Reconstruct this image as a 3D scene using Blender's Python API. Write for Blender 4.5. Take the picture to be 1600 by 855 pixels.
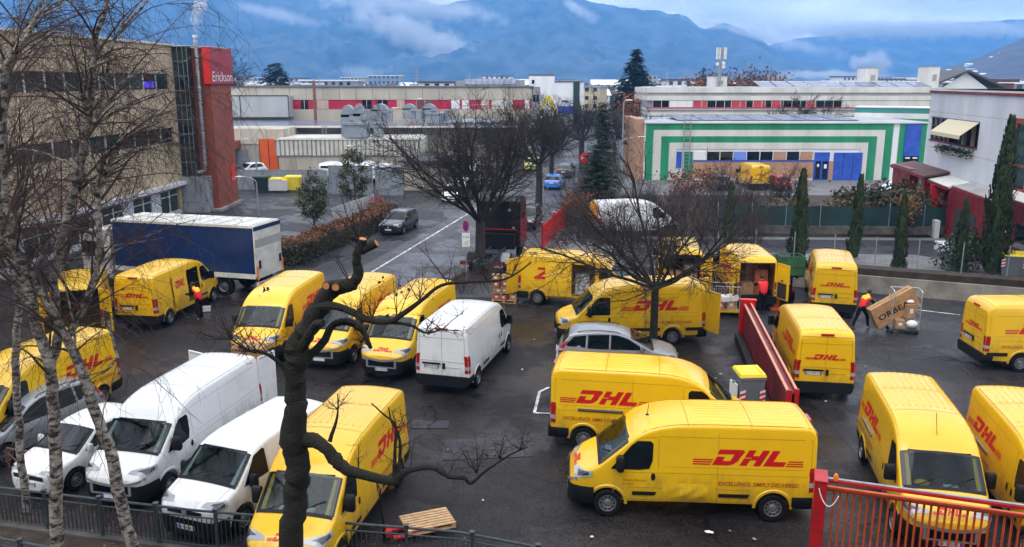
import bpy, bmesh, math, random
import numpy as np
from mathutils import Vector, Matrix, Quaternion
R = math.radians
PI = math.pi
scene = bpy.context.scene
for o in list(bpy.data.objects): bpy.data.objects.remove(o)
COL = scene.collection

# ------------------------------------------------------------ camera
CF, CTH, CH = 1320.0, 0.225, 10.6
cam_d = bpy.data.cameras.new('camera'); cam = bpy.data.objects.new('camera', cam_d); COL.objects.link(cam)
cam.location = (0, 0, CH); cam.rotation_euler = (PI/2 - CTH, 0, 0)
cam_d.sensor_width = 36; cam_d.lens = CF/1600*36; cam_d.clip_start = .2; cam_d.clip_end = 30000
scene.camera = cam
# ------------------------------------------------------------ world: overcast winter sky
SUN_EL, SUN_AZ = 58, 215     # azimuth measured clockwise from +Y
w = bpy.data.worlds.new('World'); scene.world = w; w.use_nodes = True
nt = w.node_tree; nt.nodes.clear()
def N(t, **k):
    n = nt.nodes.new(t)
    for a, b in k.items(): setattr(n, a, b)
    return n
out = N('ShaderNodeOutputWorld'); bg = N('ShaderNodeBackground'); bg.inputs['Strength'].default_value = .1
sky = N('ShaderNodeTexSky', sky_type='NISHITA', sun_disc=False, sun_elevation=R(SUN_EL), sun_rotation=R(SUN_AZ))
sky.air_density = 1.4; sky.dust_density = 1.5
tc = N('ShaderNodeTexCoord'); mp = N('ShaderNodeMapping'); mp.inputs['Scale'].default_value = (1, 1, 4.5)
nz = N('ShaderNodeTexNoise'); nz.inputs['Scale'].default_value = 3.1; nz.inputs['Detail'].default_value = 7; nz.inputs['Roughness'].default_value = .52
cr = N('ShaderNodeMapRange'); cr.inputs['From Min'].default_value = .38; cr.inputs['From Max'].default_value = .6
cr.inputs['To Min'].default_value = .68; cr.inputs['To Max'].default_value = 1.0
sx = N('ShaderNodeSeparateXYZ'); mz = N('ShaderNodeMapRange'); mz.inputs['From Max'].default_value = 1.0
mz.inputs['To Min'].default_value = 11.5; mz.inputs['To Max'].default_value = 22
nz2 = N('ShaderNodeTexNoise'); nz2.inputs['Scale'].default_value = 5.5; nz2.inputs['Detail'].default_value = 6
cr2 = N('ShaderNodeMapRange'); cr2.inputs['From Min'].default_value = .3; cr2.inputs['From Max'].default_value = .7; cr2.inputs['To Min'].default_value = .62; cr2.inputs['To Max'].default_value = 1.25
mul = N('ShaderNodeMath', operation='MULTIPLY'); cc = N('ShaderNodeVectorMath', operation='SCALE')
cc.inputs[0].default_value = (.97, .97, 1.02)
mix = N('ShaderNodeMix', data_type='RGBA')
L = nt.links.new
L(tc.outputs['Generated'], mp.inputs['Vector']); L(mp.outputs['Vector'], nz.inputs['Vector']); L(mp.outputs['Vector'], nz2.inputs['Vector'])
L(nz.outputs['Fac'], cr.inputs['Value']); L(tc.outputs['Generated'], sx.inputs[0]); L(sx.outputs['Z'], mz.inputs['Value'])
bandr = N('ShaderNodeMapRange', interpolation_type='SMOOTHSTEP'); bandr.inputs['From Max'].default_value = .16; bandr.inputs['To Min'].default_value = 13.5; bandr.inputs['To Max'].default_value = 0
addb = N('ShaderNodeMath', operation='ADD'); L(sx.outputs['Z'], bandr.inputs['Value']); L(bandr.outputs[0], addb.inputs[0]); L(mz.outputs[0], addb.inputs[1])
L(nz2.outputs['Fac'], cr2.inputs['Value']); L(addb.outputs[0], mul.inputs[0]); L(cr2.outputs[0], mul.inputs[1]); L(mul.outputs[0], cc.inputs['Scale'])
L(cr.outputs[0], mix.inputs['Factor']); L(sky.outputs[0], mix.inputs[6]); L(cc.outputs[0], mix.inputs[7])
L(mix.outputs[2], bg.inputs['Color']); L(bg.outputs[0], out.inputs[0])
sd = bpy.data.lights.new('sun', 'SUN'); sd.energy = 1.2; sd.angle = R(45); sd.color = (1, .96, .9)
so = bpy.data.objects.new('sun', sd); COL.objects.link(so)
sv = Vector((math.sin(R(SUN_AZ))*math.cos(R(SUN_EL)), math.cos(R(SUN_AZ))*math.cos(R(SUN_EL)), math.sin(R(SUN_EL))))
so.rotation_euler = sv.to_track_quat('Z', 'Y').to_euler(); so.location = (0, -20, 60)
vs = scene.view_settings; vs.view_transform = 'Standard'; vs.look = 'None'; vs.gamma = 1; vs.use_curve_mapping = False
vs.exposure = 0.22
scene.cycles.volume_bounces = 1
scene.cycles.max_bounces = 6

# ------------------------------------------------------------ helpers
def ray(u, v):
    a = (u-800)/CF; d = (v-427.5)/CF
    return a, math.cos(CTH)-d*math.sin(CTH), -(math.sin(CTH)+d*math.cos(CTH))
def G(u, v, z=0.0):                     # where a sight line meets height z
    x, y, k = ray(u, v); t = (z-CH)/k
    return Vector((x*t, y*t, z))
def W(u, v, Y):                         # where a sight line meets distance Y
    x, y, k = ray(u, v); t = Y/y
    return Vector((x*t, Y, CH+k*t))
def SZ(px, Y): return px*Y/CF*1.02      # metres spanned by px at distance Y

MATS = {}
def mat(name, col, rough=.6, metal=0, coat=0, noise=0, nscale=4, bump=0, bscale=30, spec=.5, col2=None, n2=None, aniso=(1,1,1), emit=None, grime=0, rvar=0):
    m = bpy.data.materials.new(name); m.use_nodes = True; t = m.node_tree; b = t.nodes['Principled BSDF']
    b.inputs['Base Color'].default_value = (*col, 1); b.inputs['Roughness'].default_value = rough
    b.inputs['Metallic'].default_value = metal; b.inputs['Coat Weight'].default_value = coat
    b.inputs['Specular IOR Level'].default_value = spec
    g = t.nodes.new('ShaderNodeTexCoord'); mpn = t.nodes.new('ShaderNodeMapping'); mpn.inputs['Scale'].default_value = aniso
    geo = t.nodes.new('ShaderNodeNewGeometry')
    t.links.new(geo.outputs['Position'], mpn.inputs['Vector'])
    if noise or col2:
        n = t.nodes.new('ShaderNodeTexNoise'); n.inputs['Scale'].default_value = nscale; n.inputs['Detail'].default_value = 6; n.inputs['Roughness'].default_value = .62
        t.links.new(mpn.outputs[0], n.inputs['Vector'])
        r = t.nodes.new('ShaderNodeMapRange'); r.inputs['From Min'].default_value = .36; r.inputs['From Max'].default_value = .64
        t.links.new(n.outputs['Fac'], r.inputs['Value'])
        mx = t.nodes.new('ShaderNodeMix'); mx.data_type = 'RGBA'
        c2 = col2 if col2 else tuple(c*(1-noise) for c in col)
        c1 = col if col2 else tuple(min(1, c*(1+noise*.5)) for c in col)
        mx.inputs[6].default_value = (*c1, 1); mx.inputs[7].default_value = (*c2, 1)
        t.links.new(r.outputs[0], mx.inputs['Factor']); t.links.new(mx.outputs[2], b.inputs['Base Color'])
        if rvar:
            rr = t.nodes.new('ShaderNodeMapRange'); rr.inputs['To Min'].default_value = rough-rvar; rr.inputs['To Max'].default_value = rough+rvar
            n3 = t.nodes.new('ShaderNodeTexNoise'); n3.inputs['Scale'].default_value = nscale*.6; n3.inputs['Detail'].default_value = 4
            t.links.new(mpn.outputs[0], n3.inputs['Vector'])
            rr.inputs['From Min'].default_value = .35; rr.inputs['From Max'].default_value = .65
            t.links.new(n3.outputs['Fac'], rr.inputs['Value']); t.links.new(rr.outputs[0], b.inputs['Roughness'])
    if grime:      # road spray thrown up from the wheels, streaky and uneven; each body a touch different
        ob = t.nodes.new('ShaderNodeTexCoord'); sp = t.nodes.new('ShaderNodeSeparateXYZ'); t.links.new(ob.outputs['Object'], sp.inputs[0])
        gn = t.nodes.new('ShaderNodeTexNoise'); gn.inputs['Scale'].default_value = 2.6; gn.inputs['Detail'].default_value = 8; gn.inputs['Roughness'].default_value = .7
        gm = t.nodes.new('ShaderNodeMapping'); gm.inputs['Scale'].default_value = (1, 1, .45); t.links.new(ob.outputs['Object'], gm.inputs[0])
        oi = t.nodes.new('ShaderNodeObjectInfo'); av = t.nodes.new('ShaderNodeVectorMath'); av.operation = 'ADD'; t.links.new(gm.outputs[0], av.inputs[0]); t.links.new(oi.outputs['Random'], av.inputs[1]); t.links.new(av.outputs[0], gn.inputs['Vector'])
        h = t.nodes.new('ShaderNodeMapRange'); h.inputs['From Min'].default_value = .25; h.inputs['From Max'].default_value = 1.5; h.inputs['To Min'].default_value = .30; h.inputs['To Max'].default_value = .0; t.links.new(sp.outputs['Z'], h.inputs['Value'])
        ad = t.nodes.new('ShaderNodeMath'); ad.operation = 'ADD'; t.links.new(h.outputs[0], ad.inputs[0]); t.links.new(gn.outputs['Fac'], ad.inputs[1])
        g2 = t.nodes.new('ShaderNodeMapRange'); g2.inputs['From Min'].default_value = .60; g2.inputs['From Max'].default_value = .95; g2.inputs['To Max'].default_value = grime; t.links.new(ad.outputs[0], g2.inputs['Value'])
        hs = t.nodes.new('ShaderNodeHueSaturation'); v_ = t.nodes.new('ShaderNodeMapRange'); v_.inputs['To Min'].default_value = .90; v_.inputs['To Max'].default_value = 1.06; t.links.new(oi.outputs['Random'], v_.inputs['Value']); t.links.new(v_.outputs[0], hs.inputs['Value'])
        src = b.inputs['Base Color'].links[0].from_socket; t.links.new(src, hs.inputs['Color'])
        gx_ = t.nodes.new('ShaderNodeMix'); gx_.data_type = 'RGBA'; t.links.new(g2.outputs[0], gx_.inputs['Factor']); t.links.new(hs.outputs[0], gx_.inputs[6]); gx_.inputs[7].default_value = (.085, .07, .055, 1); t.links.new(gx_.outputs[2], b.inputs['Base Color'])
    if bump:
        n = t.nodes.new('ShaderNodeTexNoise'); n.inputs['Scale'].default_value = bscale; n.inputs['Detail'].default_value = 5
        t.links.new(mpn.outputs[0], n.inputs['Vector'])
        bb = t.nodes.new('ShaderNodeBump'); bb.inputs['Strength'].default_value = bump; bb.inputs['Distance'].default_value = .05
        t.links.new(n.outputs['Fac'], bb.inputs['Height']); t.links.new(bb.outputs[0], b.inputs['Normal'])
    if emit:
        b.inputs['Emission Color'].default_value = (*emit, 1); b.inputs['Emission Strength'].default_value = 1
    MATS[name] = m; return m

mat('yellow', (.84, .50, .005), .3, coat=.5, noise=.05, nscale=1.2, rvar=.06, grime=.55)
mat('yellow_seam', (.42, .25, .004), .5)
mat('yellow_recess', (.60, .36, .004), .5)
mat('white_paint', (.80, .82, .83), .3, coat=.5, noise=.06, nscale=1.5, rvar=.06, grime=.5)
mat('white_seam', (.38, .39, .41), .5)
mat('silver', (.32, .345, .37), .32, metal=.35, coat=.6, noise=.05)
mat('silver_seam', (.15, .16, .17), .5)
mat('black_paint', (.012, .013, .017), .25, coat=.7); mat('black_seam', (.004, .004, .004), .5)
mat('blue_paint', (.03, .20, .60), .25, coat=.7); mat('blue_seam', (.01, .06, .2), .5)
mat('red_paint', (.50, .01, .015), .3, coat=.6); mat('red_seam', (.15, .005, .006), .5)
mat('darkgrey_paint', (.05, .055, .062), .3, coat=.6); mat('darkgrey_seam', (.01, .01, .012), .5)
mat('lime_paint', (.60, .55, .05), .3, coat=.6); mat('lime_seam', (.2, .18, .02), .5)
mat('glass', (.006, .010, .012), .04, spec=.42, noise=.5, nscale=2.2, bump=.06, bscale=1.3)
def clear_glass():
    m = bpy.data.materials.new('glass_clear'); m.use_nodes = True; t = m.node_tree; t.nodes.clear(); o_ = t.nodes.new('ShaderNodeOutputMaterial')
    tr = t.nodes.new('ShaderNodeBsdfTransparent'); tr.inputs[0].default_value = (.40, .50, .50, 1); gl = t.nodes.new('ShaderNodeBsdfGlossy'); gl.inputs['Roughness'].default_value = .03; gl.inputs[0].default_value = (.62, .70, .74, 1)
    f = t.nodes.new('ShaderNodeFresnel'); f.inputs[0].default_value = 1.5; r = t.nodes.new('ShaderNodeMapRange'); r.inputs['To Min'].default_value = .0; r.inputs['To Max'].default_value = .9
    mx = t.nodes.new('ShaderNodeMixShader'); t.links.new(f.outputs[0], r.inputs['Value']); t.links.new(r.outputs[0], mx.inputs[0]); t.links.new(tr.outputs[0], mx.inputs[1]); t.links.new(gl.outputs[0], mx.inputs[2]); t.links.new(mx.outputs[0], o_.inputs[0]); MATS['glass_clear'] = m
clear_glass()
mat('seat_cloth', (.022, .024, .030), .9, noise=.3, nscale=9); mat('dash_grey', (.018, .019, .021), .7)
mat('glass_green', (.008, .030, .030), .08, spec=.4, noise=.6, nscale=.7)
mat('plastic', (.007, .0075, .009), .6, spec=.3, noise=.2, nscale=8)
mat('plastic_grey', (.09, .095, .1), .5)
mat('rubber', (.006, .006, .007), .85, spec=.2)
mat('rim', (.20, .205, .215), .45, metal=.4, noise=.2, nscale=20)
mat('chrome', (.62, .64, .66), .28, metal=.6)
mat('well', (.006, .006, .006), .9)
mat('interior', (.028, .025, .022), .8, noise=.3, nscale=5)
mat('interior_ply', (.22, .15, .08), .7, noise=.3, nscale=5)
mat('lamp_red', (.36, .006, .008), .15, coat=.8); mat('lamp_clear', (.34, .36, .38), .15, coat=.8); mat('lamp_dark', (.03, .033, .036), .12, coat=.8)
mat('lamp_amber', (.8, .22, .01), .2, coat=.5)
mat('dhl_red', (.56, .006, .012), .4); mat('dhl_red_dull', (.42, .06, .01), .5)
mat('plate', (.75, .76, .76), .4); mat('plate_blue', (.02, .08, .5), .4); mat('ink', (.008, .008, .01), .6)
mat('steel', (.36, .38, .40), .4, metal=.7, noise=.2, nscale=6)
mat('galv', (.27, .31, .35), .5, metal=.3, noise=.12, nscale=1)
mat('fence_iron', (.055, .070, .082), .4, metal=.3, noise=.3, nscale=9)
mat('orange_red', (.50, .07, .014), .45, noise=.25, nscale=5)
mat('gate_red', (.42, .012, .014), .4, noise=.2, nscale=3)
mat('bright_red', (.66, .012, .01), .4, noise=.15, nscale=3)
mat('dark_red', (.17, .006, .010), .45, noise=.3, nscale=2, rvar=.1)
mat('peach', (.72, .30, .17), .4, noise=.2, nscale=4)
mat('wood_pale', (.52, .34, .18), .7, noise=.45, nscale=7, aniso=(1, 6, 6))
mat('cardboard', (.42, .235, .105), .8, noise=.22, nscale=5); mat('cardboard_dark', (.26, .14, .06), .8, noise=.3, nscale=5)
mat('cardboard_red', (.42, .12, .06), .8, noise=.3, nscale=6)
mat('paper', (.78, .78, .77), .6, noise=.12, nscale=20); mat('shrinkwrap', (.52, .53, .56), .22, noise=.75, nscale=7, coat=.4, bump=1, bscale=14)
mat('concrete', (.25, .235, .205), .8, noise=.4, nscale=.9, bump=.2, bscale=20)
mat('concrete_dark', (.10, .092, .08), .85, noise=.5, nscale=1.3)
mat('kerb', (.30, .29, .27), .8, noise=.35, nscale=2.5)
mat('bark_dark', (.010, .008, .0065), .9, noise=.5, nscale=12, bump=.8, bscale=35, col2=(.016, .017, .007))
mat('bark_twig', (.021, .014, .012), .85, noise=.4, nscale=3)
mat('bark_grey', (.035, .028, .024), .9, noise=.5, nscale=9)
mat('twig_red', (.068, .036, .028), .85, noise=.5, nscale=1.2)
mat('twig_grey', (.05, .04, .033), .85, noise=.4, nscale=2)
mat('cut_wood', (.55, .20, .07), .7, noise=.3, nscale=30)
mat('leaf_dark', (.012, .030, .012), .7, noise=.6, nscale=1.5); mat('leaf_blue', (.075, .115, .11), .7, noise=.6, nscale=2.5)
mat('leaf_green', (.055, .075, .016), .65, noise=.55, nscale=2); mat('leaf_cypress', (.034, .062, .012), .7, noise=.6, nscale=3.5)
mat('leaf_orange', (.30, .08, .02), .7, noise=.6, nscale=2.2); mat('leaf_brown', (.13, .06, .022), .8, noise=.6, nscale=1.6)
mat('leaf_yellow', (.22, .15, .04), .7, noise=.5, nscale=3)
mat('leaf_hedge', (.065, .062, .016), .7, noise=.6, nscale=2)
mat('skin', (.42, .24, .16), .5); mat('vest_red', (.70, .012, .012), .6); mat('vest_yellow', (.85, .55, .02), .6)
mat('cloth_black', (.006, .006, .008), .9, spec=.15); mat('shoe', (.22, .22, .23), .6); mat('hair', (.008, .006, .005), .6)
mat('grey_bin', (.16, .175, .20), .45, noise=.15, nscale=4); mat('bin_yellow', (.80, .66, .03), .45, noise=.08, nscale=3); mat('bin_green', (.012, .035, .022), .5)
mat('white_line', (.55, .55, .55), .6, noise=.75, nscale=2.2)
mat('beige_stucco', (.47, .375, .245), .85, noise=.14, nscale=1.2, bump=.35, bscale=14)
mat('beige_factory', (.47, .435, .36), .85, noise=.18, nscale=.35, aniso=(1, 1, .3))
mat('grey_panel', (.42, .44, .45), .6, noise=.15, nscale=.4, aniso=(1, 1, .3)); mat('grey_wall', (.27, .29, .32), .7, noise=.2, nscale=.8)
mat('beige_low', (.46, .42, .34), .85, noise=.3, nscale=.6, aniso=(1, 1, .25))
mat('corrugated', (.56, .55, .50), .6, noise=.2, nscale=.7)
mat('crimson', (.46, .012, .05), .5, noise=.12, nscale=.5); mat('pink_band', (.50, .05, .07), .5, noise=.3, nscale=.8)
mat('offwhite', (.64, .63, .59), .75, noise=.2, nscale=.4, aniso=(1, 1, .3)); mat('band_grey', (.34, .335, .33), .75, noise=.2, nscale=.6)
mat('white_wall', (.78, .80, .82), .7, noise=.09, nscale=.5, aniso=(1, 1, .3))
mat('wall_whitegrey', (.56, .58, .62), .7, noise=.17, nscale=.35, aniso=(1, 1, .3))
mat('green_clad', (.008, .25, .11), .5, noise=.25, nscale=.8, aniso=(1, 1, .25)); mat('teal_clad', (.03, .22, .21), .5, noise=.12, nscale=.5)
mat('blue_door', (.02, .085, .48), .45, noise=.3, nscale=1.2); mat('blue_pale', (.14, .26, .70), .5); mat('tan_wall', (.42, .24, .15), .75, noise=.12, nscale=.8)
mat('orange_wall', (.25, .055, .025), .7, noise=.12, nscale=.8); mat('orange_door', (.68, .10, .012), .5, noise=.12, nscale=1)
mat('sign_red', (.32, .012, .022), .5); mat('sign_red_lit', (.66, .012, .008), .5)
mat('roof_grey', (.36, .39, .45), .6, noise=.3, nscale=.3); mat('solar', (.13, .16, .24), .18, noise=.4, nscale=.3); mat('roof_dark', (.07, .065, .07), .7)
mat('snow', (.80, .83, .88), .8, noise=.1, nscale=.3); mat('pipe_rust', (.19, .09, .05), .7)
mat('tarp_blue', (.002, .022, .105), .42, noise=.25, nscale=1.2, grime=.35); mat('trailer_white', (.62, .62, .58), .5, noise=.25, nscale=1.2)
mat('awning', (.55, .49, .34), .7); mat('mesh_green', (.010, .040, .036), .6, noise=.4, nscale=.8)
mat('earth', (.042, .030, .022), .95, noise=.5, nscale=2.2, bump=.5, bscale=12)
mat('earth_red', (.085, .035, .025), .95, noise=.5, nscale=1.4)
mat('lawn', (.05, .065, .02), .95, noise=.5, nscale=1.5)
mat('pave_grey', (.15, .147, .152), .7, noise=.3, nscale=.8)
mat('brown_brick', (.16, .07, .05), .8, noise=.3, nscale=1); mat('roof_tile', (.10, .05, .045), .8, noise=.3, nscale=.5)
mat('town_white', (.72, .73, .74), .8); mat('town_pink', (.50, .36, .30), .8); mat('town_yellow', (.55, .45, .28), .8)
mat('metal_thin', (.30, .32, .34), .5, metal=.4)
mat('tarp_white', (.66, .70, .76), .5)
mat('violet', (.12, .02, .18), .5)

def bark_birch():
    m = bpy.data.materials.new('birch_bark'); m.use_nodes = True; t = m.node_tree; b = t.nodes['Principled BSDF']; b.inputs['Roughness'].default_value = .8
    geo = t.nodes.new('ShaderNodeNewGeometry'); mpn = t.nodes.new('ShaderNodeMapping'); mpn.inputs['Scale'].default_value = (5.5, 5.5, 12)
    n = t.nodes.new('ShaderNodeTexNoise'); n.inputs['Scale'].default_value = .9; n.inputs['Detail'].default_value = 6; n.inputs['Roughness'].default_value = .68
    r = t.nodes.new('ShaderNodeValToRGB'); e = r.color_ramp.elements
    e[0].position = .42; e[0].color = (.015, .012, .010, 1); e[1].position = .52; e[1].color = (.24, .215, .18, 1)
    x = e.new(.70); x.color = (.45, .42, .375, 1)
    t.links.new(geo.outputs['Position'], mpn.inputs[0]); t.links.new(mpn.outputs[0], n.inputs['Vector']); t.links.new(n.outputs['Fac'], r.inputs[0]); t.links.new(r.outputs[0], b.inputs['Base Color'])
    MATS['birch_bark'] = m
bark_birch()

def asphalt(name, c1, c2, r1, r2, speck=.5):
    m = bpy.data.materials.new(name); m.use_nodes = True; t = m.node_tree; b = t.nodes['Principled BSDF']
    geo = t.nodes.new('ShaderNodeNewGeometry'); P = geo.outputs['Position']
    def noi(s, d=6, ro=.6):
        n = t.nodes.new('ShaderNodeTexNoise'); n.inputs['Scale'].default_value = s; n.inputs['Detail'].default_value = d; n.inputs['Roughness'].default_value = ro
        t.links.new(P, n.inputs['Vector']); return n.outputs['Fac']
    def rng(v, a, b_, c, d):
        r = t.nodes.new('ShaderNodeMapRange'); 
        for k, x in zip(('From Min', 'From Max', 'To Min', 'To Max'), (a, b_, c, d)): r.inputs[k].default_value = x
        t.links.new(v, r.inputs['Value']); return r.outputs[0]
    big = rng(noi(.16, 7), .4, .62, 0, 1); fine = rng(noi(17, 3, .8), .36, .66, 1-speck, 1+speck*1.5); mid = rng(noi(1.7, 6), .3, .7, .8, 1.2)
    mx = t.nodes.new('ShaderNodeMix'); mx.data_type = 'RGBA'; mx.inputs[6].default_value = (*c1, 1); mx.inputs[7].default_value = (*c2, 1)
    t.links.new(big, mx.inputs['Factor'])
    s = t.nodes.new('ShaderNodeVectorMath'); s.operation = 'SCALE'; mm = t.nodes.new('ShaderNodeMath'); mm.operation = 'MULTIPLY'
    t.links.new(fine, mm.inputs[0]); t.links.new(mid, mm.inputs[1]); t.links.new(mx.outputs[2], s.inputs[0]); t.links.new(mm.outputs[0], s.inputs['Scale'])
    # cracks and tar seams
    vo = t.nodes.new('ShaderNodeTexVoronoi'); vo.feature = 'DISTANCE_TO_EDGE'; vo.inputs['Scale'].default_value = .13
    wp = t.nodes.new('ShaderNodeTexNoise'); wp.inputs['Scale'].default_value = .7; wp.inputs['Detail'].default_value = 5
    ad = t.nodes.new('ShaderNodeVectorMath'); ad.operation = 'MULTIPLY_ADD'; ad.inputs[1].default_value = (2.2, 2.2, 0)
    t.links.new(P, wp.inputs['Vector']); t.links.new(wp.outputs['Color'], ad.inputs[0]); t.links.new(P, ad.inputs[2]); t.links.new(ad.outputs[0], vo.inputs['Vector'])
    st = rng(noi(.62, 8, .7), .54, .66, 1, .48)
    ck = rng(vo.outputs['Distance'], .0015, .006, .35, 1)
    s2 = t.nodes.new('ShaderNodeVectorMath'); s2.operation = 'SCALE'; ckm = t.nodes.new('ShaderNodeMath'); ckm.operation = 'MULTIPLY'; t.links.new(ck, ckm.inputs[0]); t.links.new(st, ckm.inputs[1]); t.links.new(s.outputs[0], s2.inputs[0]); t.links.new(ckm.outputs[0], s2.inputs['Scale'])
    t.links.new(s2.outputs[0], b.inputs['Base Color'])
    b.inputs['Specular IOR Level'].default_value = .22
    wet = rng(noi(.27, 8, .6), .50, .57, r2, r1*.55)
    t.links.new(wet, b.inputs['Roughness'])
    bb = t.nodes.new('ShaderNodeBump'); bb.inputs['Strength'].default_value = .55; bb.inputs['Distance'].default_value = .02
    t.links.new(noi(26, 4, .7), bb.inputs['Height']); t.links.new(bb.outputs[0], b.inputs['Normal'])
    MATS[name] = m
asphalt('asphalt_yard', (.009, .0078, .0080), (.027, .0235, .0225), .26, .58, .75)
asphalt('asphalt_road', (.085, .085, .092), (.060, .060, .066), .28, .6, .3)
asphalt('asphalt_old', (.040, .039, .044), (.022, .021, .024), .25, .6, .35)
asphalt('asphalt_new', (.03, .03, .036), (.04, .04, .046), .4, .6, .3)

class MB:
    def __init__(s): s.v = []; s.f = []; s.m = []; s.s = []
    def add(s, vs, fs, m, smooth=False):
        b = len(s.v); s.v.extend([tuple(x) for x in vs])
        for f in fs: s.f.append(tuple(b+i for i in f)); s.m.append(m); s.s.append(smooth)
    def box(s, c, d, m, rz=0, top=None, tilt=None):
        x, y, z = d[0]/2, d[1]/2, d[2]/2
        P = [Vector((a*x, b*y, e*z)) for e in (-1, 1) for a, b in ((-1, -1), (1, -1), (1, 1), (-1, 1))]
        if tilt: P = [tilt @ p for p in P]
        if rz: Mx = Matrix.Rotation(rz, 3, 'Z'); P = [Mx @ p for p in P]
        P = [p+Vector(c) for p in P]
        F = [(3, 2, 1, 0), (4, 5, 6, 7), (0, 1, 5, 4), (1, 2, 6, 5), (2, 3, 7, 6), (3, 0, 4, 7)]
        if top is None: s.add(P, F, m)
        else: s.add(P, [F[0]]+F[2:], m); s.add(P, [F[1]], top)
        return s
    def quad(s, a, b, c, d, m): s.add([a, b, c, d], [(0, 1, 2, 3)], m); return s
    def bar(s, a, b, w, h, m, up=Vector((0, 0, 1))):
        a = Vector(a); b = Vector(b); t = (b-a).normalized(); sd_ = t.cross(up)
        if sd_.length < 1e-4: sd_ = Vector((1, 0, 0))
        sd_.normalize(); u = sd_.cross(t)
        P = [q+sd_*(i*w/2)+u*(j*h/2) for q in (a, b) for i, j in ((-1, -1), (1, -1), (1, 1), (-1, 1))]
        s.add(P, [(0, 1, 2, 3), (7, 6, 5, 4), (0, 4, 5, 1), (1, 5, 6, 2), (2, 6, 7, 3), (3, 7, 4, 0)], m); return s
    def tube(s, pts, rad, m, n=6, cap=True, smooth=True):
        pts = [Vector(p) for p in pts]; k = len(pts)
        if not hasattr(rad, '__len__'): rad = [rad]*k
        V = []; u = None
        for i, p in enumerate(pts):
            t = (pts[min(i+1, k-1)]-pts[max(i-1, 0)])
            t = t.normalized() if t.length > 1e-9 else Vector((0, 0, 1))
            if u is None: u = t.orthogonal().normalized()
            else:
                u = u-t*u.dot(t); u = u.normalized() if u.length > 1e-6 else t.orthogonal().normalized()
            w_ = t.cross(u)
            for j in range(n):
                a = 2*PI*j/n; V.append(p+(u*math.cos(a)+w_*math.sin(a))*rad[i])
        F = [(i*n+j, i*n+(j+1) % n, (i+1)*n+(j+1) % n, (i+1)*n+j) for i in range(k-1) for j in range(n)]
        if cap and n > 3: F += [tuple(range(n-1, -1, -1)), tuple((k-1)*n+j for j in range(n))]
        s.add(V, F, m, smooth); return s
    def cyl(s, a, b, r, m, n=12, r2=None): return s.tube([a, b], [r, r if r2 is None else r2], m, n)
    def lathe(s, c, ax, prof, m, n=20, smooth=True):   # prof = (radius, offset along ax)
        ax = Vector(ax).normalized(); u = ax.orthogonal().normalized(); w_ = ax.cross(u); c = Vector(c)
        V = [c+ax*h+(u*math.cos(2*PI*j/n)+w_*math.sin(2*PI*j/n))*r for r, h in prof for j in range(n)]
        F = [(i*n+j, i*n+(j+1) % n, (i+1)*n+(j+1) % n, (i+1)*n+j) for i in range(len(prof)-1) for j in range(n)]
        s.add(V, F, m, smooth); return s
    def prism(s, poly, z0, z1, m, top=None):       # poly in xy
        n = len(poly); V = [(x, y, z0) for x, y in poly]+[(x, y, z1) for x, y in poly]
        F = [(i, (i+1) % n, n+(i+1) % n, n+i) for i in range(n)]
        s.add(V, F+[tuple(range(n-1, -1, -1))], m); s.add(V, [tuple(range(n, 2*n))], top or m); return s
    def extr(s, poly, d, m):                      # poly 3D points, extruded by vector d
        n = len(poly); P = [Vector(p) for p in poly]; d = Vector(d); V = P+[p+d for p in P]
        s.add(V, [(i, (i+1) % n, n+(i+1) % n, n+i) for i in range(n)]+[tuple(range(n-1, -1, -1)), tuple(range(n, 2*n))], m); return s
    def grid(s, P, m, smooth=True, flip=False):    # P[i][j]
        a, b = len(P), len(P[0]); V = [p for r in P for p in r]
        F = [(i*b+j, (i+1)*b+j, (i+1)*b+j+1, i*b+j+1) for i in range(a-1) for j in range(b-1)]
        if flip: F = [f[::-1] for f in F]
        s.add(V, F, m, smooth); return s
    def ball(s, c, r, m, n=10, sq=(1, 1, 1)):
        prof = [(max(1e-4, math.sin(PI*i/(n//2+1)))*r, -math.cos(PI*i/(n//2+1))*r) for i in range(n//2+2)]
        b = len(s.v); s.lathe((0, 0, 0), (0, 0, 1), prof, m, n)
        for i in range(b, len(s.v)): v = s.v[i]; s.v[i] = (c[0]+v[0]*sq[0], c[1]+v[1]*sq[1], c[2]+v[2]*sq[2])
        return s
    def mesh(s, name):
        me = bpy.data.meshes.new(name); me.from_pydata(s.v, [], s.f)
        names = sorted(set(s.m)); ix = {n: i for i, n in enumerate(names)}
        for n in names: me.materials.append(MATS[n])
        me.polygons.foreach_set('material_index', [ix[x] for x in s.m])
        me.polygons.foreach_set('use_smooth', s.s); me.update()
        if any(s.s): me.set_sharp_from_angle(angle=R(40))
        return me
    def build(s, name, parent=None, loc=None, rz=None):
        me = s.mesh(name); return link(name, me, parent, loc, rz)
def link(name, me, parent=None, loc=None, rz=None):
    o = bpy.data.objects.new(name, me); COL.objects.link(o)
    if parent: o.parent = parent
    if loc is not None: o.location = loc
    if rz is not None: o.rotation_euler = (0, 0, rz)
    return o
def tag(o, label=None, cat=None, group=None, kind=None):
    if label: o['label'] = label
    if cat: o['category'] = cat
    if group: o['group'] = group
    if kind: o['kind'] = kind
    return o
def empty(name, label, cat, loc=(0, 0, 0), rz=0, group=None):
    o = bpy.data.objects.new(name, None); COL.objects.link(o); o.location = loc; o.rotation_euler = (0, 0, rz); o.empty_display_size = .3
    return tag(o, label, cat, group)
def kids(o): return [c for c in bpy.data.objects if c.parent == o]
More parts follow.
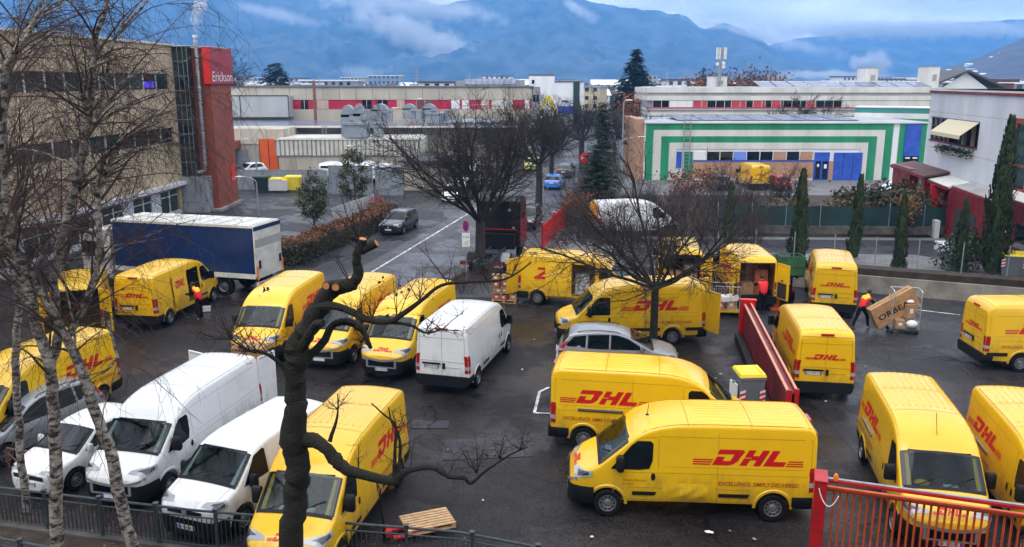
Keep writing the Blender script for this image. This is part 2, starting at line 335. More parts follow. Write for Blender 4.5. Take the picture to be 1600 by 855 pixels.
def copy_tree(o, loc, rz=0, label=None, scale=None, parent=None):
    r = o.copy(); COL.objects.link(r); r.location = loc; r.rotation_euler = (0, 0, rz)
    if scale: r.scale = (scale,)*3
    if label: r['label'] = label
    for ch in kids(o):
        c = ch.copy(); COL.objects.link(c); c.parent = r
        for g in kids(ch):
            d = g.copy(); COL.objects.link(d); d.parent = c
    return r
CACHE = {}
def part(name, key, fn, parent, loc=None, rz=None):
    """fn() returns an MB or a mesh; meshes with the same key are shared"""
    k = (name, key)
    if k not in CACHE:
        r = fn(); CACHE[k] = r.mesh(name) if isinstance(r, MB) else r
    return link(name, CACHE[k], parent, loc, rz)
def boolean(mb, cutters):
    """solid mb minus cutter MBs, as a mesh"""
    a = link('tmp', mb.mesh('tmp')); cs = []
    for c in cutters:
        cm = c.mesh('cut'); bmm = bmesh.new(); bmm.from_mesh(cm); bmesh.ops.recalc_face_normals(bmm, faces=bmm.faces); bmm.to_mesh(cm); bmm.free(); o = link('cut', cm); cs.append(o)
        md = a.modifiers.new('b', 'BOOLEAN'); md.operation = 'DIFFERENCE'; md.object = o; md.solver = 'EXACT'; md.material_mode = 'TRANSFER'
    dg = bpy.context.evaluated_depsgraph_get(); dg.update()
    me = bpy.data.meshes.new_from_object(a.evaluated_get(dg))
    for o in cs+[a]: bpy.data.objects.remove(o)
    me.set_sharp_from_angle(angle=R(40))
    return me
TXT = {}
def text_mesh(body, size=1.0, shear=0.0, bold=0.0, space=1.0):
    """verts (x, y) and faces of a line of lettering, starting at x = 0"""
    k = (body, size, shear, bold, space)
    if k in TXT: return TXT[k]
    cu = bpy.data.curves.new('t', 'FONT'); cu.body = body; cu.size = size; cu.shear = shear; cu.offset = bold; cu.space_character = space; cu.resolution_u = 2
    o = bpy.data.objects.new('t', cu); COL.objects.link(o)
    dg = bpy.context.evaluated_depsgraph_get(); dg.update(); me = bpy.data.meshes.new_from_object(o.evaluated_get(dg))
    V = [(v.co.x, v.co.y) for v in me.vertices]; F = [tuple(p.vertices) for p in me.polygons]
    bpy.data.objects.remove(o)
    x0 = min(v[0] for v in V); V = [(x-x0, y) for x, y in V]
    TXT[k] = (V, F); return TXT[k]
def put_text(mb, body, m, fn, size, shear=0, bold=0, space=1.0, width=None):
    V, F = text_mesh(body, size, shear, bold, space)
    s = 1
    if width: s = width/max(v[0] for v in V)
    mb.add([fn(x*s, y) for x, y in V], F, m)
LOGO = []
def _logo():
    q = lambda x0, x1, z0, z1: [(x0, z0), (x1, z0), (x1, z1), (x0, z1)]
    sh = lambda P: [(x+.62*z, z) for x, z in P]
    L_ = []
    L_ += [sh(q(-.10, 1.22, .70, 1)), sh([(1.22, .70), (1.50, .56), (1.60, .86), (1.40, 1), (1.22, 1)]), sh([(1.02, .0), (1.30, .06), (1.52, .28), (1.50, .56), (1.22, .70), (1.02, .70)]),
           sh(q(0, 1.02, 0, .28)), sh(q(0, .52, .28, .54))]
    L_ += [sh(q(1.78, 2.24, 0, .47)), sh(q(1.78, 2.24, .53, 1)), sh(q(2.24, 2.66, .36, .64)), sh(q(2.66, 3.12, 0, 1))]
    L_ += [sh(q(3.30, 3.78, 0, 1)), sh(q(3.78, 4.62, 0, .30))]
    for z in (0, .145, .29):
        L_.append([(-1.25, z), (-.12+.62*z, z), (-.12+.62*z+.05, z+.085), (-1.25+.05, z+.085)])
        L_.append([(4.74+.62*z, z), (5.85, z), (5.90, z+.085), (4.79+.62*z, z+.085)])
    return L_
LOGO = _logo()           # spans x -1.25 .. 5.9, letters 0 .. 5.2, height 1
def put_logo(mb, m, fn, h, xs=1.0, lines=True):
    n = len(LOGO)
    for i, P in enumerate(LOGO):
        if not lines and i >= n-6: continue
        Q = [((x-2.4)*h*xs, z*h) for x, z in P]
        # subdivide long edges so that the sheet follows the panel
        mb.add([fn(*p) for p in Q], [tuple(range(len(Q)))], m)
# ------------------------------------------------------------ vehicles
def absorb(me):
    mb = MB(); mb.v = [tuple(v.co) for v in me.vertices]; names = [m.name for m in me.materials]
    for p in me.polygons: mb.f.append(tuple(p.vertices)); mb.m.append(names[p.material_index]); mb.s.append(p.use_smooth)
    return mb
class Shape:
    """a vehicle body: silhouette from the side, plan outline and cross-section"""
    def __init__(s, top, bot, plan, sec, r, crown, hw):
        s.top, s.bot, s.plan_, s.sec_, s.r, s.crown, s.hw = top, bot, plan, sec, r, crown, hw
        s.xn = top[0][0]; s.xt = top[-1][0]
    def itp(s, t, x):
        xs = [p[0] for p in t]; ys = [p[1] for p in t]
        return float(np.interp(x, xs[::-1], ys[::-1])) if xs[0] > xs[-1] else float(np.interp(x, xs, ys))
    def zt(s, x): return s.itp(s.top, x)
    def S(s, x, z): return s.hw*s.itp(s.plan_, x)*s.itp(s.sec_, z)
    NL, NA, NT = 9, 4, 5
    def half(s, x):
        zb = s.itp(s.bot, x); zt = s.zt(x); cw = s.crown*min(1, max(.1, (zt-zb)/1.5)); r = min(s.r, (zt-zb)*.35); zs = zt-cw-r
        P = [(0.0, zb), (s.S(x, zb)*.9, zb)]
        for i in range(s.NL): z = zb+.02+(zs-zb-.02)*i/(s.NL-1); P.append((s.S(x, z), z))
        y0 = P[-1][0]
        for i in range(1, s.NA+1):
            a = PI/2*i/s.NA*.92; P.append((y0-r*(1-math.cos(a)), zs+r*math.sin(a)))
        y1, z1 = P[-1]
        for i in range(1, s.NT+1):
            y = y1*(1-i/s.NT); P.append((y, z1+(zt-z1)*(1-(y/y1)**2)))
        return P
    def surf(s, x, k):
        P = s.half(x); k = max(0, min(len(P)-1-1e-6, k)); i = int(k); f = k-i
        return Vector((x, P[i][0]*(1-f)+P[i+1][0]*f, P[i][1]*(1-f)+P[i+1][1]*f))
    @property
    def kt(s): return 1+s.NL+s.NA      # where the arc meets the top
    @property
    def ke(s): return 1+s.NL+s.NA+s.NT
    def body(s, m):
        xs = sorted(set([p[0] for p in s.top]+[p[0] for p in s.plan_ if s.xt <= p[0] <= s.xn]+list(np.linspace(s.xt, s.xn, 24))), reverse=True)
        xs = [x for i, x in enumerate(xs) if i == 0 or xs[i-1]-x > .004]
        mb = MB(); V = []; n = 0
        for x in xs:
            H = s.half(x); ring = [(x, y, z) for y, z in H]+[(x, -y, z) for y, z in H[-2:0:-1]]; n = len(ring); V += ring
        F = [(i*n+j, (i+1)*n+j, (i+1)*n+(j+1) % n, i*n+(j+1) % n) for i in range(len(xs)-1) for j in range(n)]
        F = [f[::-1] for f in F]
        F += [tuple(range(n)), tuple((len(xs)-1)*n+j for j in range(n-1, -1, -1))]
        mb.add(V, F, m, True); return mb
    def nrm(s, x, k):
        e = .02; a = s.surf(x+e, k)-s.surf(x-e, k); b = s.surf(x, min(s.ke-.001, k+.2))-s.surf(x, max(0, k-.2)); n = b.cross(a)
        return n.normalized() if n.length > 1e-9 else Vector((0, 0, 1))
    def patch(s, mb, pts, off, m, side=1, smooth=True):   # pts grid of (x, k)
        P = []
        for row in pts:
            r = []
            for x, k in row:
                p = s.surf(x, k); nn = s.nrm(x, k)
                if nn.y < 0 and k < s.ke-1: nn = -nn
                if k >= s.ke-1 and nn.z < 0: nn = -nn
                p = p+nn*off; r.append((p.x, p.y*side, p.z))
            P.append(r)
        mb.grid(P, m, smooth, flip=(side < 0)); return mb
    def sidepoly(s, mb, poly, off, m, side=1):    # polygon in (x, z)
        n = len(poly); cx = sum(p[0] for p in poly)/n; cz = sum(p[1] for p in poly)/n
        V = [(x, side*(s.S(x, z)+off), z) for x, z in poly]+[(cx, side*(s.S(cx, cz)+off), cz)]
        mb.add(V, [((i, (i+1) % n, n) if side < 0 else ((i+1) % n, i, n)) for i in range(n)], m); return mb
    def seam(s, mb, pts, w_, m, off=.003, sides=(1, -1)):
        for side in sides:
            for (x0, z0), (x1, z1) in zip(pts, pts[1:]):
                n = max(1, int(math.hypot(x1-x0, z1-z0)/.3)); dx, dz = x1-x0, z1-z0; l = math.hypot(dx, dz); nx, nz_ = -dz/l*w_/2, dx/l*w_/2
                for i in range(n):
                    a, b = i/n, (i+1)/n; q = [(x0+dx*a+nx, z0+dz*a+nz_), (x0+dx*b+nx, z0+dz*b+nz_), (x0+dx*b-nx, z0+dz*b-nz_), (x0+dx*a-nx, z0+dz*a-nz_)]
                    mb.add([(x, side*(s.S(x, z)+off), z) for x, z in q], [(0, 1, 2, 3)], m)
    def shell(s, x0, x1, z0, z1, off, m, n=26, zf=4, endoff=None):
        """closed band round the body between x0 > x1, used for bumpers"""
        endoff = off if endoff is None else endoff
        mb = MB(); V = []; k = 0
        for i in range(n+1):
            x = x0+(x1-x0)*i/n
            xx = x+(endoff if i == 0 and x0 >= s.xn-.01 else 0)-(endoff if i == n and x1 <= s.xt+.01 else 0)
            zs = [z0+(z1-z0)*j/zf for j in range(zf+1)]
            in0, in1 = (.94, .97)
            r = [(xx, (s.S(x, z)+off)*(in0 if j == 0 else in1 if j == zf else 1), z) for j, z in enumerate(zs)]
            ring = r+[(a, -b, c) for a, b, c in r[::-1]]; k = len(ring); V += ring
        F = [(i*k+j, i*k+(j+1) % k, (i+1)*k+(j+1) % k, (i+1)*k+j) for i in range(n) for j in range(k)]
        F += [tuple(range(k-1, -1, -1)), tuple(n*k+j for j in range(k))]
        mb.add(V, F, m, True); return mb
    def nose(s, y, z):
        xs = np.linspace(s.xn, s.xn-1.2, 60)
        for x in xs:
            if s.S(x, z) >= abs(y) and s.zt(x) >= z: return float(x)
        return s.xn-1.2
    def nosepatch(s, mb, ys, zf0, zf1, off, m, nz_=3):
        P = [[(s.nose(y, .62)+off, y, zf0(y)+(zf1(y)-zf0(y))*j/nz_) for j in range(nz_+1)] for y in ys]
        mb.grid(P, m, True, flip=True); return mb

def sc(t, f): return [(x, y*f) for x, y in t]
SH = {
 'duc': dict(wb=4.035, tr=.345, ww=.235, hw=1.0, ty=.90,
   top=[(2.97, .66), (2.945, .90), (2.84, 1.04), (2.6, 1.19), (2.24, 1.37), (1.50, 2.04), (1.32, 2.19), (1.05, 2.33), (.75, 2.42), (.35, 2.48), (-.5, 2.50), (-2.7, 2.49), (-2.88, 2.45), (-2.96, 2.36), (-3.0, 2.22)],
   bot=[(2.97, .32), (2.5, .30), (1.4, .40), (-2.4, .40), (-3.0, .42)],
   plan=[(2.97, .60), (2.94, .72), (2.86, .81), (2.7, .89), (2.4, .95), (2.0, .985), (1.6, 1.0), (-2.8, 1.0), (-2.93, .985), (-3.0, .955)],
   sec=[(.3, .93), (.6, .985), (1.0, 1.0), (1.3, .985), (1.38, .965), (2.2, .90), (2.5, .87)], r=.13, crown=.05),
 'cra': dict(wb=3.66, tr=.345, ww=.24, hw=1.01, ty=.90,
   top=[(2.84, .66), (2.82, .98), (2.72, 1.10), (2.5, 1.20), (2.12, 1.34), (1.42, 2.08), (1.2, 2.27), (.9, 2.42), (.5, 2.52), (0, 2.57), (-.8, 2.59), (-2.9, 2.57), (-3.05, 2.52), (-3.13, 2.42), (-3.17, 2.28)],
   bot=[(2.84, .32), (2.3, .32), (1.3, .38), (-2.4, .38), (-3.17, .42)],
   plan=[(2.84, .70), (2.80, .80), (2.7, .88), (2.5, .945), (2.2, .98), (1.7, 1.0), (-2.95, 1.0), (-3.08, .985), (-3.17, .95)],
   sec=[(.3, .95), (.6, .99), (1.0, 1.0), (1.3, .985), (1.38, .965), (2.2, .90), (2.6, .86)], r=.16, crown=.06),
 't5': dict(wb=3.0, tr=.33, ww=.22, hw=.95, ty=.84,
   top=[(2.42, .62), (2.40, .86), (2.28, .98), (2.0, 1.09), (1.66, 1.19), (.86, 1.82), (.6, 1.90), (.2, 1.95), (-.4, 1.97), (-2.15, 1.95), (-2.36, 1.88), (-2.45, 1.68)],
   bot=[(2.42, .28), (2.1, .26), (1.2, .32), (-2.45, .36)],
   plan=[(2.42, .66), (2.38, .78), (2.28, .86), (2.0, .94), (1.6, .985), (1.2, 1.0), (-2.2, 1.0), (-2.38, .97), (-2.45, .93)],
   sec=[(.3, .94), (.6, .985), (.9, 1.0), (1.05, .98), (1.2, .95), (1.8, .84), (2.0, .80)], r=.12, crown=.05),
 'mpv': dict(wb=2.7, tr=.31, ww=.2, hw=.875, ty=.77,
   top=[(2.22, .56), (2.20, .70), (2.05, .82), (1.7, .93), (1.30, 1.0), (.42, 1.47), (.2, 1.55), (-.2, 1.62), (-.7, 1.64), (-1.5, 1.58), (-1.75, 1.50), (-2.05, 1.10), (-2.16, .95), (-2.2, .75)],
   bot=[(2.22, .26), (1.9, .22), (-1.9, .26), (-2.2, .34)],
   plan=[(2.22, .62), (2.18, .76), (2.05, .86), (1.8, .93), (1.3, .98), (.8, 1.0), (-1.4, 1.0), (-1.9, .95), (-2.12, .88), (-2.2, .80)],
   sec=[(.25, .93), (.5, .99), (.8, 1.0), (.95, .975), (1.05, .935), (1.45, .79), (1.65, .74)], r=.10, crown=.04),
 'hatch': dict(wb=2.46, tr=.295, ww=.18, hw=.83, ty=.73,
   top=[(1.98, .52), (1.96, .66), (1.82, .78), (1.4, .90), (1.10, .96), (.30, 1.40), (.05, 1.45), (-.4, 1.48), (-1.1, 1.43), (-1.35, 1.36), (-1.72, .98), (-1.82, .85), (-1.86, .65)],
   bot=[(1.98, .25), (1.7, .2), (-1.6, .24), (-1.86, .32)],
   plan=[(1.98, .62), (1.94, .76), (1.82, .87), (1.6, .93), (1.2, .98), (.7, 1.0), (-1.2, 1.0), (-1.6, .95), (-1.8, .87), (-1.86, .8)],
   sec=[(.25, .93), (.5, .99), (.75, 1.0), (.88, .975), (.96, .94), (1.35, .79), (1.5, .75)], r=.10, crown=.04),
 'wagon': dict(wb=2.62, tr=.31, ww=.2, hw=.88, ty=.77,
   top=[(2.15, .56), (2.13, .72), (1.98, .82), (1.5, .92), (1.08, .99), (.25, 1.44), (.0, 1.49), (-.5, 1.51), (-1.5, 1.47), (-1.75, 1.40), (-2.0, 1.04), (-2.08, .92), (-2.1, .7)],
   bot=[(2.15, .27), (1.9, .22), (-1.8, .26), (-2.1, .34)],
   plan=[(2.15, .62), (2.1, .76), (1.98, .87), (1.7, .94), (1.2, .985), (.7, 1.0), (-1.4, 1.0), (-1.8, .95), (-2.04, .88), (-2.1, .80)],
   sec=[(.25, .93), (.5, .99), (.8, 1.0), (.92, .975), (1.0, .935), (1.4, .79), (1.55, .74)], r=.10, crown=.035),
}
SHAPE = {k: Shape(v['top'], v['bot'], v['plan'], v['sec'], v['r'], v['crown'], v['hw']) for k, v in SH.items()}
VANS = ('duc', 'cra')

# space inside the cab, seen through the windscreen: half width and outline in (x, z)
CAB = {'duc': (.70, [(2.17, 1.30), (2.30, 1.52), (1.64, 2.12), (1.545, 2.005), (1.48, 1.99), (.86, 2.0), (.86, .80), (1.45, .80), (1.75, 1.12)]),
       'cra': (.70, [(2.05, 1.27), (2.20, 1.50), (1.58, 2.16), (1.475, 2.03), (1.40, 2.02), (.74, 2.04), (.74, .80), (1.35, .80), (1.65, 1.12)]),
       't5': (.66, [(1.56, 1.12), (1.72, 1.32), (1.02, 1.92), (.93, 1.78), (.86, 1.74), (.30, 1.74), (.30, .65), (.85, .65), (1.2, .98)])}
def cab_parts(kind, root):
    pts = CAB[kind][1]; bx, tz = pts[5]; dx = pts[0][0]; dz = pts[0][1]
    for y in ((.40, -.40) if kind != 't5' else (.38, -.38)):
        def seat():
            mb = MB(); mb.box((bx+.42, 0, .98 if kind != 't5' else .82), (.48, .48, .16), 'seat_cloth'); mb.box((bx+.17, 0, 1.34 if kind != 't5' else 1.14), (.13, .46, .62), 'seat_cloth', tilt=Matrix.Rotation(R(-9), 3, 'Y')); mb.box((bx+.10, 0, tz-.26), (.10, .26, .20), 'seat_cloth'); return mb
        part('seat', kind, seat, root, (0, y, 0))
    part('dashboard', kind, lambda: MB().extr([(x, -.68 if kind != 't5' else -.64, z) for x, z in ((dx-.03, dz-.05), (dx-.10, dz+.01), (dx-.34, dz+.0), (dx-.42, dz-.14), (dx-.42, dz-.3))], (0, 1.36 if kind != 't5' else 1.28, 0), 'dash_grey').box((dx-.36, 0, dz+.02), (.12, .3, .08), 'plastic'), root)
    part('steering_wheel', kind, lambda: MB().tube([(dx-.52+.06*math.sin(a), .40+.19*math.cos(a), dz-.05+.17*math.sin(a)) for a in np.linspace(0, 2*PI, 17)], .016, 'plastic', 6), root)
def wheel_mesh(k, style):
    d = SH[k]; R_, w_ = d['tr'], d['ww']
    mb = MB(); ri = R_*.64
    mb.lathe((0, 0, 0), (0, 1, 0), [(ri, -w_/2), (R_*.93, -w_/2), (R_, -w_*.3), (R_, w_*.3), (R_*.93, w_/2), (ri*1.02, w_/2-.005), (ri, w_/2-.03)], 'rubber', 28)
    return mb
def rim_mesh(k, style, paint='rim'):
    d = SH[k]; R_, w_ = d['tr'], d['ww']; ri = R_*.645; mb = MB(); y = w_/2
    if style == 'steel':
        mb.lathe((0, 0, 0), (0, 1, 0), [(ri, y-.012), (ri*.93, y-.006), (ri*.88, y-.05), (ri*.60, y-.035), (ri*.45, y-.06), (ri*.33, y-.03), (ri*.30, y-.005), (.001, y-.002)], paint, 24)
        for i in range(10):
            a = 2*PI*i/10; c = (math.cos(a)*ri*.72, y-.0385, math.sin(a)*ri*.72)
            mb.lathe(c, (0, 1, 0), [(ri*.12, -.004), (ri*.12, .003), (.001, .003)], 'well', 8)
    else:
        mb.lathe((0, 0, 0), (0, 1, 0), [(ri, y-.01), (ri*.9, y-.004), (ri*.88, y-.05), (.001, y-.055)], 'well', 24)
        n = 5 if style == 'alloy' else 6
        mb.lathe((0, 0, 0), (0, 1, 0), [(ri, y-.012), (ri*.99, y), (ri*.88, y), (ri*.86, y-.03)], paint, 24)
        mb.lathe((0, 0, 0), (0, 1, 0), [(ri*.3, y-.05), (ri*.28, y-.01), (.001, y-.004)], paint, 16)
        for i in range(n):
            a = 2*PI*i/n; u = Vector((math.cos(a), 0, math.sin(a))); t = Vector((-u.z, 0, u.x)); o = Vector((0, y-.012, 0))
            P = [o+u*ri*.2-t*ri*.16, o+u*ri*.9-t*ri*.12, o+u*ri*.9+t*ri*.12, o+u*ri*.2+t*ri*.16]
            mb.extr(P, (0, -.03, 0), paint)
    return mb
def mirror_mb(k, side, m='plastic'):
    s = 1.0 if k in VANS else (.85 if k == 't5' else .62); mb = MB()
    mb.box((0, .02*side, -.05*s), (.10*s, .14*s, .10*s), m)
    V = []
    for x, f in ((-.09, .86), (-.03, 1), (.05, .95), (.10, .62)):
        for y, z in ((-.8, -1), (.8, -1), (1, -.8), (1, .8), (.8, 1), (-.8, 1), (-1, .8), (-1, -.8)): V.append((x*s, side*.15*s+y*.115*s*f, z*.20*s*f+.05))
    F = [(i*8+j, i*8+(j+1) % 8, (i+1)*8+(j+1) % 8, (i+1)*8+j) for i in range(3) for j in range(8)]+[tuple(range(7, -1, -1)), tuple(range(24, 32))]
    mb.add(V, F, m, True)
    q = [(-.092*s, side*.15*s+y*.09*s, z*.16*s+.05) for y, z in ((-1, -1), (1, -1), (1, 1), (-1, 1))]
    mb.add(q, [(0, 1, 2, 3)], 'glass'); return mb

def make_vehicle(kind, paint, name, label, cat, loc, rz, group=None, rim='steel', logo=None, opt=(), plate='', hood_logo=False, zs=1.0, seam=None, rimpaint='rim', small=False):
    d = SH[kind]; s = SHAPE[kind]; K = (kind, paint, tuple(sorted(opt)))
    root = empty(name, label, cat, (loc[0], loc[1], 0.006), rz, group)
    sm = seam or (paint.replace('_paint', '')+'_seam')
    wx = d['wb']/2; van = kind in VANS; opt = set(opt)
    # --- body
    def body():
        mb = s.body(paint); cut = MB()
        cutters = []
        for x in (wx, -wx):
            for sd_ in (1, -1):
                c = MB(); c.lathe((x, sd_*(d['hw']-.30), d['tr']+.015), (0, sd_, 0), [(.001, 0), (d['tr']*1.19, 0), (d['tr']*1.19, .6), (.001, .6)], 'well', 24, False); cutters.append(c)
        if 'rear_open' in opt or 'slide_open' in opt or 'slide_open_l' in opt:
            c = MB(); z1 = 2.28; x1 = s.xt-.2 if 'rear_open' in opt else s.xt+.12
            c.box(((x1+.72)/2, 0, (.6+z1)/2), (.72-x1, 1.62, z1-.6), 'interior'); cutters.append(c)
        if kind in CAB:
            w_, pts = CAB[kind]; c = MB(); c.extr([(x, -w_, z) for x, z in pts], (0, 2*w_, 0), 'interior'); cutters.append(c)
        if 'slide_open' in opt:
            c = MB(); c.box((.19, -.9, 1.33), (1.14, .9, 1.5), 'interior'); cutters.append(c)
        me = boolean(mb, cutters); mb = absorb(me)
        S_ = lambda p, w_=.014: s.seam(mb, p, w_, sm)
        if van:
            x0 = 1.88 if kind == 'duc' else 1.74; dz = 2.10 if kind == 'duc' else 2.12
            bx = .80 if kind == 'duc' else .66
            S_([(x0, .62), (x0, 1.2), (1.36, 1.98), (1.2, dz-.02), (bx+.02, dz)]); S_([(bx, dz), (bx, .95), (bx+.12, .75), (bx+.12, .45)]); S_([(bx-.06, .45), (bx-.06, 1.0)])
            S_([(-.64, .43), (-.64, 2.22)]); S_([(bx-.02, 2.12), (s.xt+.12, 2.12)]); S_([(s.xt+.12, 2.12), (s.xt+.12, .75)])
            S_([(x0, 1.20), (s.xt+.2, 1.20)], .010); S_([(1.5, .80), (-1.45, .80)], .012); S_([(bx-.1, 1.36), (s.xt+.14, 1.36)], .012)  # pressed body lines: shade of the recesses drawn as darker strips
            S_([(x0-.05, .46), (-1.5, .46)], .02)
            # wheel-arch lips
            for wxx in (wx, -wx):
                for sd_ in (1, -1):
                    P = []
                    for i in range(15):
                        a = PI*i/14*1.06-.09
                        P.append([(wxx+math.cos(a)*r_, sd_*(s.S(wxx+math.cos(a)*r_, .36+math.sin(a)*r_)+o_), .36+math.sin(a)*r_) for r_, o_ in ((d['tr']*1.19, .012), (d['tr']*1.36, .018), (d['tr']*1.42, .0))])
                    mb.grid(P, paint, True, flip=(sd_ > 0))
            # roof ribs
            for i in range(-4, 5):
                y = i*.165
                for xa, xb in ((-.15, -1.35), (-1.5, -2.72)):
                    q = [(x, y) for x in (xa, xb)]
                    P = []
                    for x in np.linspace(xa, xb, 5):
                        h = s.half(x); zz = lambda yy: float(np.interp(abs(yy), [p[0] for p in h[:s.kt-1:-1]], [p[1] for p in h[:s.kt-1:-1]]))
                        P.append([(x, y+dy, zz(y+dy)+dz_) for dy, dz_ in ((-.05, -.008), (-.03, .007), (.03, .007), (.05, -.008))])
                    mb.grid(P, paint, True)
            for x in (.1, -1.42, s.xt+.2):
                P = [[tuple(s.surf(x+dx, k)+Vector((0, 0, .004))) for dx in (-.012, .012)] for k in np.linspace(s.kt-2, s.ke-.001, 6)]
                mb.grid(P, sm, False); mb.grid([[(a, -b, c) for a, b, c in r] for r in P], sm, False)
            # gutter line along the roof edge
            P = []
            for side in (1, -1):
                P = [[(x, side*(s.surf(x, s.kt-1.2).y+.002+o_), s.surf(x, s.kt-1.2).z+dz_) for o_, dz_ in ((0, -.012), (.008, .003), (0, .015))] for x in np.linspace(1.2, s.xt+.15, 14)]
                mb.grid(P, sm, False)
            if 'rear_open' not in opt:
                xr = s.xt-.004
                for a, b in (((0, .62), (0, 2.34)), ((-.87, .62), (-.80, 2.2)), ((.87, .62), (.80, 2.2)), ((-.84, 2.26), (.84, 2.26)), ((-.84, 2.02), (.84, 2.02)), ((-.86, 1.18), (.86, 1.18)), ((-.86, .66), (.86, .66))):
                    mb.bar((xr, a[0], a[1]), (xr, b[0], b[1]), .012, .012, sm, up=Vector((1, 0, 0)))
                mb.box((xr, 0, .98), (.02, 1.3, .012), sm)
        else:
            if kind == 't5':
                S_([(1.45, .5), (1.5, 1.05)]); S_([(.42, .4), (.42, 1.75)]); S_([(-.75, .4), (-.75, 1.72)]); S_([(1.4, .98), (-2.35, .98)], .010)
            else:
                bx = .62 if kind != 'hatch' else .6
                z0 = .98 if kind != 'hatch' else .9
                S_([(bx+.5, .35), (bx+.48, z0-.06)], .01); S_([(-.28, .32), (-.28, z0)], .01); S_([(-1.02, .5), (-.95, z0)], .01); S_([(1.3, .45), (-1.3, .5)], .02)
            zb = s.zt(s.xn-.5)
            for sd_ in (1, -1):    # bonnet shut lines
                P = [[tuple(s.surf(x, s.kt+.5+dk)+Vector((0, 0, .004))) for dk in (-.06, .06)] for x in np.linspace(s.xn-.12, s.xn-.75, 5)]
                mb.grid([[(a, b*sd_, c) for a, b, c in r] for r in P], sm, False)
        return mb
    part('body', K, body, root)
    if kind in ('duc', 't5', 'cra'): nb = {'duc': .74, 'cra': .72, 't5': .62}[kind]
    else: nb = .48
    # --- bumpers
    fb_x = {'duc': 2.36, 'cra': 2.26, 't5': 1.95, 'mpv': 1.86, 'hatch': 1.68, 'wagon': 1.80}[kind]
    fm = 'plastic' if van or kind == 't5' or paint == 'white_paint' and kind == 'hatch' and False else paint
    if kind == 't5': fm = 'plastic'
    part('front_bumper', (kind, fm), lambda: s.shell(s.xn, fb_x, .24 if van else .2, nb, .034 if van else .022, fm), root)
    rb0 = {'duc': -2.46, 'cra': -2.86, 't5': -2.05, 'mpv': -1.75, 'hatch': -1.55, 'wagon': -1.7}[kind]
    part('rear_bumper', (kind, fm), lambda: s.shell(rb0, s.xt, .30, .68 if van else (.56 if kind == 't5' else .6), .022, fm, endoff=.07), root)
    # --- glazing
    gi = {'duc': (2.19, 1.535), 'cra': (2.07, 1.46), 't5': (1.60, .92), 'mpv': (1.24, .47), 'hatch': (1.04, .35), 'wagon': (1.02, .3)}[kind]
    def wind():
        mb = MB(); xs = np.linspace(gi[0], gi[1], 6)
        ks = list(np.linspace(s.kt-1.4, s.ke-.001, 9))
        if kind in CAB:
            kc = s.kt+.25; k1 = list(np.linspace(s.kt-1.4, kc, 4)); k2 = list(np.linspace(kc, s.ke-.001, 6)); xt_ = gi[1]+(gi[0]-gi[1])*.07
            for sd_ in (1, -1):
                s.patch(mb, [[(x, k) for k in k1] for x in xs], .010, 'glass', sd_); s.patch(mb, [[(x, k) for k in k2] for x in np.linspace(gi[0], xt_, 6)], .010, 'glass_clear', sd_); s.patch(mb, [[(x, k) for k in k2] for x in (xt_, gi[1])], .010, 'glass', sd_)
            return mb
        s.patch(mb, [[(x, k) for k in ks] for x in xs], .010, 'glass', 1); s.patch(mb, [[(x, k) for k in ks] for x in xs], .010, 'glass', -1)
        return mb
    part('windscreen', kind, wind, root)
    if kind in CAB: cab_parts(kind, root)
    if not small:
        def wip():
            mb = MB()
            for y0, y1 in ((-.62, .02), (.05, .66)):
                a = s.surf(gi[0]-.02, s.ke-.01); zf = lambda x: s.zt(x)+.02
                mb.bar((gi[0]+.01, y0, s.zt(gi[0])-.02), (gi[0]-.20, y1, zf(gi[0]-.20)-.01), .025, .02, 'plastic')
            for sd_ in (1, -1): s.patch(mb, [[(x, k) for k in np.linspace(s.kt-1.0, s.ke-.001, 6)] for x in (gi[0]+.07, gi[0]+.0)], .013, 'plastic', sd_)
            return mb
        part('wiper', kind, wip, root)
    if kind == 'duc': wins = [[(1.96, 1.27), (1.45, 1.90), (1.30, 2.0), (1.0, 2.0), (.93, 1.93), (.94, 1.5), (1.02, 1.30), (1.3, 1.27)]]
    elif kind == 'cra': wins = [[(1.80, 1.30), (1.36, 1.90), (1.2, 2.02), (.80, 2.02), (.76, 1.95), (.76, 1.34), (.82, 1.30)]]
    elif kind == 't5': wins = [[(1.42, 1.10), (.90, 1.68), (.55, 1.74), (.48, 1.70), (.48, 1.10)]]
    elif kind == 'mpv': wins = [[(1.02, .99), (.38, 1.37), (.0, 1.49), (-.24, 1.50), (-.26, .99)], [(-.32, .99), (-.32, 1.50), (-1.08, 1.47), (-1.10, 1.0)], [(-1.18, 1.02), (-1.16, 1.46), (-1.6, 1.40), (-1.88, 1.12), (-1.84, 1.05)]]
    elif kind == 'hatch': wins = [[(.86, .93), (.30, 1.28), (.05, 1.35), (-.26, 1.36), (-.28, .93)], [(-.34, .93), (-.34, 1.36), (-1.0, 1.32), (-1.25, .98)]]
    else: wins = [[(.84, .97), (.22, 1.34), (.0, 1.38), (-.28, 1.39), (-.30, .97)], [(-.36, .97), (-.36, 1.39), (-1.02, 1.37), (-1.05, .97)], [(-1.12, .97), (-1.1, 1.36), (-1.5, 1.32), (-1.75, 1.02)]]
    for i, wpoly in enumerate(wins):
        for sd_ in (1, -1):
            part('side_window', (kind, i, sd_), lambda: s.sidepoly(MB(), wpoly, .008 if len(wins) > 1 else .009, 'glass', sd_), root)
